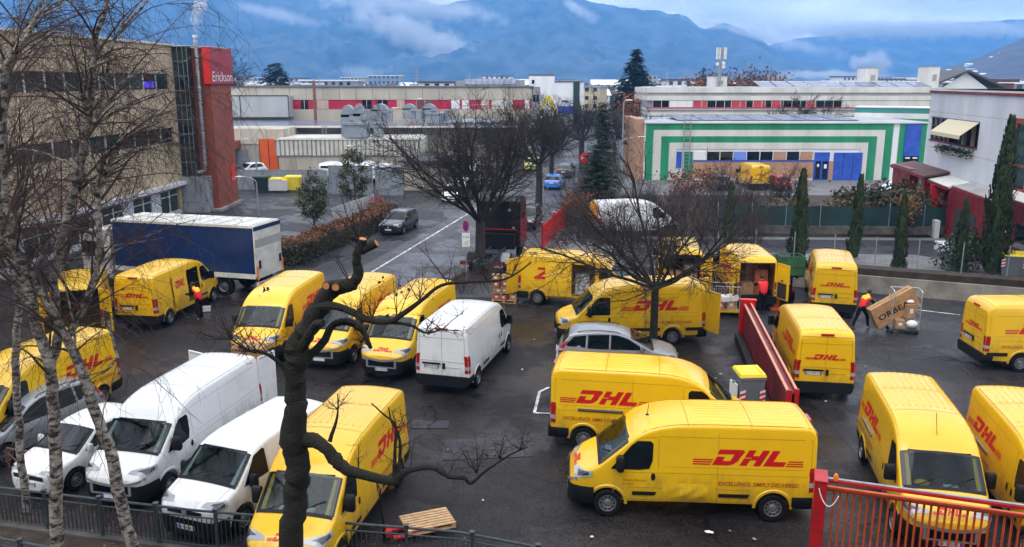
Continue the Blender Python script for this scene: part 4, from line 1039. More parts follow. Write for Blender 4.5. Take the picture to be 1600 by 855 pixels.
# ------------------------------------------------------------ setting
rng = random.Random(7)
def sheet(name, poly, z, m, label, sub=None):
    mb = MB(); mb.add([(x, y, z) for x, y in poly], [tuple(range(len(poly)))], m); o = mb.build(name); return tag(o, label, None, None, 'structure')
def wpart(name, mb, root, parent=None):
    b = root.location; mb.v = [(x-b[0], y-b[1], z-b[2]) for x, y, z in mb.v]; return mb.build(name, parent or root)
def frame(o, ux):
    ux = Vector((ux[0], ux[1], 0)).normalized(); n = Vector((ux.y, -ux.x, 0)); o = Vector((o[0], o[1], 0))
    return lambda a, b, z: o+ux*a+n*b+Vector((0, 0, z))       # a along the wall, b out of it (to the right of ux), z up
def fbox(mb, f, a0, a1, b0, b1, z0, z1, m):
    V = [f(a, b, z) for z in (z0, z1) for a, b in ((a0, b0), (a1, b0), (a1, b1), (a0, b1))]
    mb.add(V, [(3, 2, 1, 0), (4, 5, 6, 7), (0, 1, 5, 4), (1, 2, 6, 5), (2, 3, 7, 6), (3, 0, 4, 7)], m); return mb

sheet('ground', [(-9000, -200), (9000, -200), (9000, 9000), (-9000, 9000)], -.04, 'lawn', 'flat valley floor running out to the mountains')
sheet('yard', [(-70, -5), (70, -5), (70, 60), (-70, 60)], -.018, 'asphalt_yard', 'dark wet asphalt of the van yard')
rd = lambda Y, o: (o+.213*(Y-43), Y)
sheet('street', [rd(41, -9.9), rd(41, 5.5), rd(260, 3.0), rd(260, -9)], -.012, 'asphalt_road', 'grey wet street leading away between the trees')
sheet('parking_lot', [(-75, 60), (-75, 260), rd(260, -8), rd(41, -8.5), (-30, 47.5), (-30, 60)], -.014, 'asphalt_old', 'wet grey parking lot in front of the low factory')
sheet('right_yard', [(9.9, 10), (60, 10), (60, 40), (17.6, 41.7), (11.5, 44.2), (10.2, 36)], -.010, 'asphalt_old', 'greyer patched asphalt right of the sliding gate')
sheet('path', [(8, 46), (40, 44), (44, 52), (9, 53.5)], -.008, 'pave_grey', 'pale wet paved lane behind the cypresses')
sheet('lane', [(8.5, 52.6), (25, 51.6), (30.3, 46.0), (34.5, 47.3), (33, 56.2), (9, 57)], -.004, 'asphalt_new', 'strip of new dark asphalt beyond the paved lane')
sheet('kerb_path', [(9, 57), (33, 56.2), (33.5, 57.2), (9, 58)], .0, 'pave_grey', 'narrow grey strip along the green screen')
sheet('garden', [(5, 58.4), (46, 57.4), (46, 79), (8, 80)], -.006, 'earth', 'brown winter garden beyond the green screen')
sheet('forecourt', [(8, 80), (48, 79), (48, 93.5), (10, 94)], -.005, 'pave_grey', 'grey forecourt before the green striped hall')
sheet('verge', [rd(44.4, -3.9), rd(44.4, .4), rd(50, -.6), rd(50, -3.0)], -.006, 'earth', 'bare earth strip round the street tree')
sheet('footpath', [rd(51, .3+.2), rd(51, 4.5), rd(90, 2.5), rd(90, .6)], -.008, 'pave_grey', 'worn footpath along the bright red fence')
sheet('verge_far', [rd(66, -.9), rd(66, 2.3), rd(82, 2.0), rd(82, -.6)], -.004, 'earth_red', 'leaf-strewn earth strip under the far street trees')
sheet('planting_bed', [(-30, 8), (-30, 18.7), (-12.4, 19.3), (-7.3, 18.0), (-3.5, 17.2), (.6, 16.4), (3.5, 12), (3.5, 8)], -.006, 'earth', 'dark earth bed under the birches')
# yard markings
def line(name, pts, w_, z, label):
    mb = MB()
    for a, b in zip(pts, pts[1:]):
        a = Vector((a[0], a[1], z)); b = Vector((b[0], b[1], z)); t = (b-a).normalized(); s_ = Vector((-t.y, t.x, 0))*w_/2; n = max(1, int((b-a).length/1.5))
        for i in range(n):
            p, q = a.lerp(b, i/n), a.lerp(b, (i+1)/n); mb.add([p-s_, q-s_, q+s_, p+s_], [(0, 1, 2, 3)], 'white_line')
    o = mb.build(name); tag(o, label, None, None, 'structure')
line('street_line', [rd(44, -8.8), rd(47, -8.75), rd(62, -9.0+.1), rd(75, -9.0)], .14, -.003, 'worn white line along the left of the street')
line('bay_line', [G(858, 605)[:2], G(843, 612)[:2], G(835, 645)[:2], G(862, 646)[:2]], .10, -.002, 'worn white corner of a parking bay')
line('lane_line', [G(1425, 483)[:2], G(1500, 492)[:2]], .10, -.002, 'thin white line on the asphalt by the wall')
line('street_bay_line', [rd(56, 3.2), rd(56, .0)], .12, -.002, 'white bay end line in front of the parked black car')
line('street_bay_line', [rd(56, 3.2), rd(66, 3.2)], .12, -.002, 'white bay side line beside the parked black car')
line('street_bay_line', [rd(79.5, 4.4), rd(79.5, -1)], .15, -.002, 'white bay line behind the small blue car')
line('street_bay_line', [rd(90.5, 4.4), rd(90.5, -2)], .15, -.002, 'far white bay line across the street side')
for i, (u, v, s_) in enumerate(((1480, 560, 1.0), (673, 663, .6), (1330, 560, .3))):
    p = G(u, v); mb = MB()
    if i == 1: mb.box((p.x, p.y, -.003), (1.15, .62, .012), 'asphalt_new')
    else: mb.lathe((p.x, p.y, -.008), (0, 0, 1), [(.001, .010), (.33*max(s_, .7), .010), (.35*max(s_, .7), 0)], 'plastic', 20)
    o = mb.build('drain_cover'); tag(o, ['round dark drain cover on the asphalt by the wall', 'square dark drain cover in the middle of the yard', 'small round drain cover beside the rear yellow van'][i], 'drain cover')
for i, pts in enumerate((((1357, 545), (1392, 592)), ((1470, 540), (1530, 600)), ((1375, 532), (1398, 552)))):
    mb = MB(); P = [G(u, v, -.006) for u, v in pts]; mb.bar(P[0], P[1], .09, .004, 'asphalt_new', Vector((0, 0, 1))); o = mb.build('tar_seam'); tag(o, 'dark tar seam across the right yard', None, None, 'structure')
# litter
for i, (u, v, s_) in enumerate(((1107, 832, .11), (1140, 831, .04), (1178, 843, .06), (755, 783, .04), (700, 703, .04), (1290, 628, .06), (322, 484, .0), (294, 497, .07), (835, 531, .06), (816, 578, .05), (1126, 585, .08), (1118, 592, .05), (925, 840, .05), (1352, 574, .06))):
    if not s_: continue
    p = G(u, v, .01); mb = MB(); r2 = random.Random(i)
    pts = [(p.x+math.cos(a)*s_*r2.uniform(.5, 1.3), p.y+math.sin(a)*s_*r2.uniform(.4, 1), .004+r2.uniform(0, .05)) for a in np.linspace(0, 5.6, 7)]
    mb.add(pts+[(p.x, p.y, .07)], [(k, (k+1) % 7, 7) for k in range(7)], 'band_grey' if i % 3 else 'paper'); o = mb.build('paper_scrap'); tag(o, 'crumpled white paper scrap lying on the wet asphalt', 'litter', 'paper scraps on the yard')

# ------------------------------------------------------------ mountains
def ridge(name, label, prof, D, m, depth=.45, rough=1.0, seed=3, zb=0):
    from mathutils import noise
    us = np.arange(prof[0][0], prof[-1][0]+1, 6.0); pv = np.interp(us, [p[0] for p in prof], [p[1] for p in prof]); rows = 40; P = []
    for u, v in zip(us, pv):
        v = v+4.5*noise.fractal(Vector((u/28., seed, 0)), 1.0, 2.0, 5)*rough
        top = W(u, v, D); r = []
        for j in range(rows+1):
            t = j/rows; Y = D*(1-depth*(1-t)); x = top.x*(.75+.25*t)*1.0 if False else (u-800)/CF*Y*1.0/math.cos(CTH)*.97
            x = top.x*Y/D; h = top.z*(t**1.25)
            nn = noise.fractal(Vector((x/D*9+seed, Y/D*9, seed)), 1.0, 2.1, 6)
            rg = abs(noise.fractal(Vector((x/D*14+seed*3, Y/D*5, 1.7)), 1.0, 2.0, 5))
            h += top.z*rough*(.22*nn-.42*rg)*math.sin(PI*min(1, t*1.02))+top.z*.012*nn*t
            r.append((x, Y, max(zb-5, h)))
        r.append((top.x*1.1, D*1.12, -5)); P.append(r)
    mb = MB(); mb.grid(P, m, True, flip=True); o = mb.build(name); return tag(o, label, None, None, 'structure')
mat('mountain', (.018, .036, .062), .95, noise=.4, nscale=.016, col2=(.075, .11, .15), aniso=(1, .5, 1.6)); mat('hill_slope', (.05, .045, .05), .95, col2=(.085, .07, .062), nscale=.02)  # mountain base colour carries part of the blue of the haze
MD = 3000
ridge('mountain', 'dark blue mountain wall across the whole valley', [(-500, -10), (-100, -22), (150, -25), (350, -25), (520, -22), (600, -14), (690, 10), (740, -2), (800, -12), (870, -14), (930, 4), (985, 13), (1020, 18), (1060, 20), (1078, 32), (1098, 46), (1120, 38), (1135, 38), (1160, 44), (1185, 60), (1212, 80), (1260, 98), (1330, 110), (1500, 118)], MD, 'mountain', .42, 1.0, 3)
ridge('mountain_far', 'paler mountain ridge behind the right end of the valley', [(1120, 120), (1180, 76), (1250, 60), (1330, 50), (1420, 40), (1500, 36), (1600, 30), (1900, 24)], 4000, 'mountain', .3, .8, 8)
ridge('hill', 'nearer brown hillside rising at the right edge', [(1290, 124), (1380, 122), (1440, 118), (1480, 104), (1520, 94), (1560, 76), (1600, 60), (1660, 34), (1760, 10), (2000, -5)], 1500, 'hill_slope', .4, .5, 5)

# ------------------------------------------------------------ left office building
root = empty('office_building', 'unseen concrete block with glass bands behind the camera, added to darken the van sides', 'building', (0, -13, 0))  # unseen block behind the camera, put in to darken van sides facing it
mb = MB(); mb.box((-4, -13, 9), (70, 12, 18), 'concrete'); wpart('wall', mb, root)
mb = MB()
for z in np.arange(2, 17, 3.4): mb.box((-4, -6.96, z), (68, .1, 1.6), 'glass')
wpart('window_band', mb, root)
root = empty('office_building', 'three-storey beige stucco office block with ribbon windows behind the birches', 'building', (-32, 46, 0))
f = frame((-26.95, 69), (-.052, -1))        # runs towards the camera; outward is... to the right of it
fo = lambda a, b, z: f(a, -b, z)           # b > 0 goes out towards the street
L_ = 50
mb = MB()
for z0, z1 in ((2.1, 5.8), (6.95, 9.9), (11.1, 13.25)): fbox(mb, fo, 0, L_, -16, 0, z0, z1, 'beige_stucco')
fbox(mb, fo, 0, L_, -16, -.18, 0, 13.2, 'grey_wall'); fbox(mb, fo, 0, .7, -16, -.002, 0, 13.24, 'beige_stucco')
fbox(mb, fo, .7, L_, -.17, -.01, -.02, .35, 'wall_whitegrey')
wpart('wall', mb, root)
mb = MB(); fbox(mb, fo, -.2, L_, -16.2, .18, 13.25, 13.4, 'offwhite'); wpart('roof', mb, root)
mb = MB(); fbox(mb, fo, -.6, L_, -.1, .5, 2.35, 2.62, 'wall_whitegrey'); wpart('canopy', mb, root)
for z0, z1, st in ((9.9, 11.1, 2.05), (5.8, 6.95, 2.05), (.35, 2.1, 1.55)):
    a = .9; i = 0
    while a < L_-st:
        if st < 2 and i % 3 == 2: 
            mb = MB(); fbox(mb, fo, a, a+st, -.17, -.01, z0, z1, 'wall_whitegrey'); wpart('pier', mb, root); a += st*.8; i += 1; continue
        mb = MB(); fbox(mb, fo, a+.04, a+st-.04, -.16, -.10, z0+.04, z1-.04, 'glass_green'); w_o = wpart('window', mb, root)
        mb = MB(); fbox(mb, fo, a+st-.05, a+st+.05, -.15, -.03, z0, z1, 'trailer_white')
        if st < 2: fbox(mb, fo, a, a+st, -.14, -.05, z1-.5, z1-.44, 'trailer_white')
        mb.v = [(x-w_o.parent.location[0], y-w_o.parent.location[1], z) for x, y, z in mb.v]; mb.build('frame', w_o)
        a += st; i += 1
mat('neon_blue', (.02, .02, .1), .5, emit=(.09, .05, 1.0))
mb = MB(); fbox(mb, fo, 3.3, 5.0, -.09, -.06, 10.05, 10.5, 'neon_blue'); wpart('lit_display', mb, root)
mb = MB(); 
for a in np.arange(1, L_, 3.1): fbox(mb, fo, a, a+.06, -.3, .2, 13.4, 13.46, 'galv')
wpart('roof_edge_clamps', mb, root)
# glass stair tower
root = empty('glass_tower', 'dark glazed stair tower between beige office and orange pillar', 'building', (-26, 70, 0))
mb = MB(); mb.box((-26.3, 72, 1.45), (1.3, 6, 2.9), 'grey_wall'); mb.box((-25.9, 70.0, 1.45), (2.0, 2.6, 2.9), 'grey_wall'); wpart('base', mb, root)
mb = MB(); mb.box((-26.35, 72.05, 8.05), (1.2, 6, 10.3), 'glass_green'); wpart('glazing', mb, root)
mb = MB()
for x in (-26.93, -26.5, -26.1, -25.77): mb.box((x, 69.03, 8.05), (.035, .05, 10.3), 'metal_thin')
for z in np.arange(2.95, 13.3, 1.14): mb.box((-26.35, 69.02, z), (1.2, .04, .045), 'metal_thin')
mb.box((-26.35, 71, 13.24), (1.3, 4.2, .08), 'offwhite'); wpart('mullions', mb, root)
# orange pillar with sign
root = empty('orange_pillar', 'tall orange-brown pillar building with a red sign box on top', 'building', (-24.9, 72, 0))
mb = MB(); mb.box((-25.08, 72.55, 6.55), (1.36, 5.0, 13.1), 'orange_wall'); wpart('wall', mb, root)
mb = MB(); mb.box((-25.08, 72.5, 13.18), (1.44, 5.2, .14), 'offwhite'); wpart('roof', mb, root)
mb = MB(); mb.box((-24.9, 72.4, .08), (1.7, 6.0, .2), 'concrete'); wpart('plinth', mb, root)
mb = MB(); mb.box((-24.48, 72.45, 11.75), (.6, 5.5, 2.9), 'sign_red'); mb.box((-24.48, 69.69, 11.75), (.58, .03, 2.88), 'sign_red_lit'); so_ = wpart('sign_box', mb, root)  # brighter red front puts the light on that face into its colour
mb = MB(); put_text(mb, 'Erickson', 'paper', lambda a, b: (-24.165, 70.0+a, 10.5+b), 1.15, width=4.9); mb.v = [(x+24.9, y-72, z) for x, y, z in mb.v]; mb.build('lettering', so_)
mb = MB(); mb.box((-24.36, 73.9, 2.75), (.07, 1.1, 1.5), 'sign_red_lit'); p_ = wpart('small_sign', mb, root)
mb = MB(); put_text(mb, 'Erickson', 'paper', lambda a, b: (-24.31, 73.45+a, 2.15+b), .22, width=.9); mb.v = [(x+24.9, y-72, z) for x, y, z in mb.v]; mb.build('lettering', p_)
# flue pipe
root = empty('flue_pipe', 'shiny steel flue pipe running up the front of the orange pillar', 'chimney', (-25.2, 69.6, 0))
mb = MB(); mb.tube([(-26.2, 69.3, 3.25), (-25.6, 69.35, 3.25), (-25.22, 69.45, 3.35), (-25.15, 69.5, 3.9), (-25.15, 69.5, 13.9)], .15, 'steel', 12)
for z in np.arange(4, 13.8, 1.2): mb.cyl((-25.15, 69.5, z), (-25.15, 69.5, z+.06), .175, 'chrome', 12)
wpart('pipe', mb, root); mb = MB(); mb.cyl((-25.15, 69.5, 13.9), (-25.15, 69.5, 14.1), .2, 'chrome', 12); wpart('cowl', mb, root)

# ------------------------------------------------------------ low factory row
root = empty('corrugated_workshop', 'low pale workshop with ribbed metal fascia and rusty stains', 'building', (-19, 104, 0))
FX0, FX1, FY = -27.2, -10.8, 99.0
mb = MB(); mb.box(((FX0+FX1)/2, FY+4, 1.0), (FX1-FX0, 8, 2.05), 'beige_low')
for x in np.arange(FX0+2, FX1, 2.6): mb.box((x, FY-.005, 1), (.05, .03, 2), 'concrete')
wpart('wall', mb, root)
mb = MB(); mb.box(((FX0+FX1)/2, FY+3.9, 2.98), (FX1-FX0+.5, 8.2, 1.85), 'corrugated')
for x in np.arange(FX0-.2, FX1+.2, .52): mb.box((x, FY-.215, 2.98), (.16, .03, 1.8), 'concrete')  # shade between the fascia ribs painted on as dark stripes
mb.box(((FX0+FX1)/2, FY-.22, 3.92), (FX1-FX0+.6, .2, .08), 'offwhite'); wpart('fascia', mb, root)
mb = MB(); mb.box(((FX0+FX1)/2, FY+4.2, 3.98), (FX1-FX0, 7.4, .14), 'corrugated'); wpart('roof', mb, root)
for x in (-20.1, -16.0): mb = MB(); mb.box((x, FY-.02, 1.15), (.45, .1, .5), 'well'); wpart('vent_opening', mb, root)
for x in (-19.7, -18.6, -17.1, -13.6): mb = MB(); mb.tube([(x, FY-.1, 0.6), (x, FY-.1, 2.0)], .05, 'pipe_rust', 6); wpart('downpipe', mb, root)
root = empty('grey_factory', 'long low concrete factory with orange folding doors and ducts on the roof', 'building', (-28, 110, 0))
mb = MB(); mb.box((-30.5, 110, 2.5), (7.4, 20, 5.0), 'beige_low'); mb.box((-18, 114, 2.45), (36, 12, 4.9), 'beige_low'); mb.box((-33.0, 100.1, 1.4), (3.9, .4, 2.6), 'grey_wall'); mb.box((-33.8, 100.04, 4.2), (10, .3, 1.8), 'beige_factory'); wpart('wall', mb, root)
mb = MB(); mb.box((-22, 113.5, 5.0), (46, 15, .16), 'solar'); mb.box((-22, 105.9, 4.98), (46, .3, .22), 'offwhite'); wpart('roof', mb, root)
for i in range(2): mb = MB(); mb.box((-29.1+i*1.05, 99.9, 1.95), (1.02, .12, 3.9), 'orange_door'); mb.box((-29.1+i*1.05-.5, 99.83, 1.95), (.05, .05, 3.9), 'well'); wpart('door', mb, root)
mb = MB(); mb.box((-33.6, 97.5, 3.3), (3.6, 5, .9), 'orange_wall'); mb.box((-35.2, 95.2, 1.4), (.5, .5, 2.9), 'orange_wall'); mb.box((-33.6, 99.8, 1.4), (2.4, .1, 2.6), 'glass'); wpart('entrance_porch', mb, root)
for x in (-23.2, -20.4): mb = MB(); mb.bar((x-.25, 105.7, 3.9), (x-.25, 105.7, 6.0), .05, .05, 'galv'); mb.bar((x+.25, 105.7, 3.9), (x+.25, 105.7, 6.0), .05, .05, 'galv'); [mb.bar((x-.25, 105.7, z), (x+.25, 105.7, z), .04, .04, 'galv') for z in np.arange(4, 6, .35)]; wpart('roof_ladder', mb, root)
# ventilation ducts, each a thing
def duct(label, u, v0, v1, w_, Y, elbow=True):
    a = W(u, v1, Y); h = W(u, v0, Y).z-a.z; x = a.x; z0 = a.z; wd = SZ(w_, Y)
    r = empty('ventilation_duct', label, 'ventilation duct', (x, Y, z0), 0, 'grey ducts on the factory roof'); mb = MB()
    mb.box((0, 0, h*.35), (wd, wd, h*.7), 'galv'); mb.build('riser', r); mb = MB()
    if elbow:
        P = []
        for i in range(9):
            t = PI*i/8; c = math.cos(t); s_ = math.sin(t)
            P.append([(-c*wd*.5*1.0+(wd*.0), -wd/2, h*.62+s_*h*.38), (-c*wd*.5, wd/2, h*.62+s_*h*.38)])
        mb.grid(P, 'galv', True); mb.add([(p[0][0], -wd/2, p[0][2]) for p in P], [tuple(range(9))], 'galv'); mb.add([(p[0][0], wd/2, p[0][2]) for p in P], [tuple(range(9))], 'galv')
        mb.box((wd*.42, -wd*.35, h*.6), (wd*.5, wd*.6, h*.16), 'grey_wall')
    else: mb.box((0, 0, h*.78), (wd*1.12, wd*1.12, h*.14), 'galv')
    mb.build('hood', r)
for a in (('big curved grey roof duct, leftmost of the cluster', 546, 164, 213, 20, 101.5), ('tall grey elbow duct with open mouth beside the biggest duct', 563, 162, 213, 17, 101), ('grey box duct standing lowest in front of the cluster', 558, 187, 214, 34, 100.4, False), ('narrow grey stack behind the street lamp', 575, 166, 200, 9, 104, False),
          ('grey round-topped duct right of the narrow stack', 595, 162, 192, 24, 106), ('slim grey duct with a flat cap by the lamp head', 609, 168, 192, 9, 104, False), ('arched grey duct in the middle of the roof', 640, 162, 186, 19, 108), ('small capped duct between the two arched ones', 655, 168, 190, 9, 107, False),
          ('arched grey duct near the right end of the roof', 671, 162, 186, 20, 108), ('wide ribbed grey housing beside the arched duct', 680, 173, 192, 26, 107, False), ('pale capped duct at the right end of the roof', 699, 168, 190, 9, 107, False), ('grey duct in front of the lamp post on the workshop', 592, 187, 214, 13, 100.6, False)):
    duct(*a)
# long beige factory
root = empty('beige_factory', 'long beige concrete factory with a crimson window band', 'building', (-35, 130, 0))
mb = MB(); Y0 = 125
xa, xb = W(352, 135, Y0).x, W(832, 138, Y0).x
z3 = W(600, 156, Y0).z; z2 = W(600, 171, Y0).z; zt_ = W(600, 136.5, Y0).z
mb.box(((xa+xb)/2, Y0+8, (z3+zt_)/2), (xb-xa, 16, zt_-z3), 'beige_factory'); mb.box(((xa+xb)/2, Y0+8, z2/2), (xb-xa, 16, z2), 'beige_factory')
for u in np.arange(400, 830, 26): x = W(u, 140, Y0).x; mb.box((x, Y0-.01, (z3+zt_)/2), (.06, .06, zt_-z3), 'concrete')
wpart('wall', mb, root)
mb = MB(); x0 = W(457, 160, Y0).x; mb.box(((x0+xb)/2, Y0+8.1, (z2+z3)/2), (xb-x0, 16, z3-z2), 'crimson'); wpart('window_band', mb, root)
for u0, u1, m in ((470, 481, 'glass'), (495, 513, 'town_pink'), (566, 580, 'glass'), (590, 605, 'glass'), (620, 632, 'town_pink'), (652, 676, 'brown_brick'), (705, 718, 'town_white'), (722, 733, 'town_white'), (752, 764, 'town_pink'), (768, 801, 'trailer_white'), (820, 828, 'town_white')):
    mb = MB(); a, b = W(u0, 160, Y0).x, W(u1, 160, Y0).x; mb.box(((a+b)/2, Y0+.04, (z2+z3)/2), (b-a, .12, (z3-z2)*.92), m)
    mb.box(((a+b)/2, Y0-.03, (z2+z3)/2), (.06, .06, (z3-z2)*.9), 'offwhite'); wpart('window', mb, root)
mb = MB(); mb.box(((xa+xb)/2, Y0+8, zt_+.06), (xb-xa+.4, 16.4, .12), 'roof_dark'); wpart('roof', mb, root)
mb = MB(); a, b = W(352, 150, Y0).x, W(457, 150, Y0).x; za, zb_ = W(400, 149, Y0).z, W(400, 182, Y0).z; mb.box(((a+b)/2, Y0-1, (za+zb_)/2), (b-a, 3, za-zb_), 'grey_panel')
for x in (a, (a+b)/2-2, b): mb.box((x, Y0-2.53, (za+zb_)/2), (.12, .08, za-zb_), 'fence_iron')
mb.box(((a+b)/2, Y0-2.53, za), (b-a, .1, .12), 'fence_iron'); wpart('metal_cladding', mb, root)
root = empty('grey_end_block', 'small grey end block joined to the beige factory', 'building', (1, 132, 0))
a, b = W(831, 140, Y0).x, W(844, 140, Y0).x; mb = MB(); mb.box(((a+b)/2, Y0+6, zt_/2), (b-a, 12, zt_), 'grey_wall'); wpart('wall', mb, root)
for k in (.3, .7): mb = MB(); mb.box((a+(b-a)*k, Y0-.01, z3+.2), (.35, .08, 1.0), 'glass'); wpart('window', mb, root)
for u, vt in ((499, 126),):
    o = MB().cyl((W(u, 180, 124).x, 121.5, 4), (W(u, 180, 124).x, 121.5, W(u, vt, 121.5).z), .22, 'pipe_rust', 8).build('chimney_pipe'); tag(o, 'rusty double chimney pipe rising in front of the crimson band', 'chimney')
# solar-panelled roof behind
root = empty('solar_roof_hall', 'white hall with rows of solar panels behind the beige factory', 'building', (-14, 190, 0))
a, b = W(712, 130, 185), W(820, 130, 185); mb = MB(); mb.box(((a.x+b.x)/2, 190, 5), (b.x-a.x, 10, 9.6), 'white_wall'); 
for x in (a.x+1, b.x-1): mb.box((x, 185.2, 10.0), (2.0, 1, 1.2), 'grey_wall')
wpart('wall', mb, root)
for i in range(9):
    mb = MB(); x = a.x+1.8+i*(b.x-a.x-3.6)/9; mb.add([(x, 184.6, 9.7), (x+1.45, 184.6, 9.7), (x+1.45, 188, 10.9), (x, 188, 10.9)], [(0, 1, 2, 3)], 'solar'); mb.add([(x, 184.7, 9.6), (x+1.45, 184.7, 9.6), (x+1.45, 188, 10.8), (x, 188, 10.8)], [(3, 2, 1, 0)], 'galv'); wpart('solar_panel', mb, root)
# white tower block with blue glazing
root = empty('white_tower_block', 'white blank-walled block with a green stripe and blue glazing', 'building', (18, 200, 0))
YT = 190; 
def bx(mb, u0, u1, v0, v1, Y, d, m, base=None):
    a = W(u0, v0, Y); b = W(u1, v1, Y); z1 = a.z; z0 = b.z if base is None else base; mb.box(((a.x+b.x)/2, Y+d/2, (z0+z1)/2), (b.x-a.x, d, z1-z0), m); return mb
mb = MB(); bx(mb, 828, 866, 117.5, 190, YT, 12, 'white_wall', 0); bx(mb, 866, 911, 128, 190, YT+.1, 12, 'white_wall', 0); wpart('wall', mb, root)
wpart('roof', bx(bx(MB(), 827, 867, 116.5, 118.2, YT-.1, 12.4, 'roof_dark'), 866, 912, 127.2, 128.4, YT-.05, 12.4, 'roof_dark'), root)
wpart('green_stripe', bx(MB(), 896, 905, 128.5, 180, YT-.1, 1, 'bin_green', 0), root); wpart('window', bx(MB(), 831, 835, 125, 131, YT-.06, .5, 'glass'), root)
wpart('window', bx(MB(), 872, 896, 166, 178, YT-.15, .5, 'blue_door'), root); wpart('window', bx(MB(), 878, 888, 157, 159, YT-.06, .5, 'glass'), root)
# right long white building
root = empty('white_office_row', 'long off-white building with grey bands and pink-red window strip', 'building', (45, 125, 0))
YW = 118; mb = MB()
A = lambda v: W(1200, v, YW).z
xa, xb = W(1011, 150, YW).x, W(1475, 150, YW).x
for v0, v1, m, o_ in ((137, 145, 'offwhite', 0), (145, 150, 'band_grey', .15), (150, 157, 'offwhite', 0), (168.5, 172, 'offwhite', 0), (172, 176, 'band_grey', .12), (176, 181, 'offwhite', 0), (181, 185, 'band_grey', .12)):
    mb.box(((xa+xb)/2, YW+6+o_, (A(v0)+A(v1))/2), (xb-xa, 12, A(v0)-A(v1)), m)
mb.box(((xa+xb)/2, YW+6, A(185)/2), (xb-xa, 12, A(185)), 'offwhite'); mb.box(((xa+xb)/2, YW+6.3, A(163)), (xb-xa, 12, A(157)-A(168.5)), 'grey_wall'); wpart('wall', mb, root)
wpart('sill_band', MB().box(((xa+W(1450, 150, YW).x)/2, YW-.05, A(168.4)), (W(1450, 150, YW).x-xa, .12, .14), 'pink_band'), root)
for u0, u1, m in ((1020, 1045, 'glass'), (1046, 1083, 'town_white'), (1083, 1105, 'pink_band'), (1105, 1143, 'glass'), (1143, 1166, 'pink_band'), (1166, 1177, 'glass'), (1177, 1196, 'pink_band'), (1196, 1206, 'glass'), (1206, 1222, 'pink_band'), (1224, 1260, 'glass'), (1260, 1275, 'pink_band'), (1275, 1315, 'glass'), (1315, 1454, 'offwhite')):
    mb = MB(); a, b = W(u0, 160, YW).x, W(u1, 160, YW).x; mb.box(((a+b)/2, YW+.15, (A(157.5)+A(168))/2), (b-a-.1, .2, A(157.5)-A(168)), m)
    if m != 'offwhite':
        for q in np.arange(a, b, 1.2): mb.box((q, YW+.03, (A(157.5)+A(168))/2), (.06, .05, A(157.5)-A(168)), 'offwhite')
    wpart('window' if m in ('glass', 'town_white') else 'wall_panel', mb, root)
wpart('roof', MB().box(((xa+xb)/2, YW+7, A(137)+.02), (xb-xa-2, 10, .1), 'roof_grey'), root)
mb = MB(); a, b = W(1190, 128, YW+2).x, xb
for i, x in enumerate(np.arange(a, b-2, 2.4)):
    q = MB(); q.add([(x, YW+2, A(136.5)), (x+2.2, YW+2, A(136.5)), (x+2.2, YW+6, A(136.5)+.75), (x, YW+6, A(136.5)+.75)], [(0, 1, 2, 3)], 'solar'); q.add([(x, YW+2.05, A(136.5)-.05), (x+2.2, YW+2.05, A(136.5)-.05), (x+2.2, YW+6, A(136.5)+.7), (x, YW+6, A(136.5)+.7)], [(3, 2, 1, 0)], 'galv'); q.bar((x, YW+6, A(136.5)+.78), (x+2.2, YW+6, A(136.5)+.78), .1, .08, 'snow'); wpart('solar_panel', q, root)
for i, (u0, u1, v0, v1, lab) in enumerate(((1108, 1131, 120, 138, 'white box-shaped rooftop cabin under the phone mast'), (1345, 1364, 107, 126, 'cream rooftop shaft in the middle of the solar roof'), (1441, 1459, 105, 124, 'cream rooftop shaft with a dark pipe across it'))):
    p = W((u0+u1)/2, v1, YW+8); r = empty('roof_cabin', lab, 'rooftop cabin', (p.x, p.y, A(138)), 0); wd = SZ(u1-u0, YW+8); hh = W(u0, v0, YW+8).z-A(138)
    MB().box((0, 0, hh/2), (wd, 3, hh), 'offwhite').build('wall', r); MB().box((wd*.1, -1.55, hh*.5), (wd*.3, .06, hh*.3), 'band_grey').build('hatch', r); MB().box((0, 0, hh+.04), (wd*1.05, 3.1, .08), 'galv').build('roof', r)
# phone mast
p = W(1122, 138, YW+6); r = empty('phone_mast', 'lattice mobile phone mast with white panel antennas above the roof', 'mast', (p.x, p.y, A(138)))
hm = W(1126, 75, YW+6).z-A(138); mb = MB()
for a in range(3):
    c = (math.cos(a*2.09)*.22, math.sin(a*2.09)*.22); mb.tube([(c[0], c[1], 0), (c[0]*.8+.25, c[1]*.8, hm)], .08, 'metal_thin', 5)
for k in range(14): z = hm*k/14; mb.bar((-.22+.25*k/14, 0, z), (.22+.25*k/14, .1, z+hm/28), .06, .06, 'metal_thin'); mb.bar((.22+.25*k/14, 0, z+hm/28), (-.22+.25*k/14, .1, z+hm/14), .03, .03, 'metal_thin')
mb.build('lattice', r)
for k in range(6):
    a = k*PI/3; MB().box((.22+math.cos(a)*.65, math.sin(a)*.65, hm-.75), (.20, .14, 1.6), 'trailer_white', a).bar((.22, 0, hm-.7), (.22+math.cos(a)*.6, math.sin(a)*.6, hm-.7), .03, .03, 'metal_thin').build('antenna', r)
for a, z in ((-.35, hm*.60), (.55, hm*.53), (.5, hm*.62)): MB().lathe((a, -.3, z), (0, -1, 0), [(.001, -.1), (.22, -.06), (.26, .05), (.001, .08)], 'trailer_white', 14).build('dish', r)

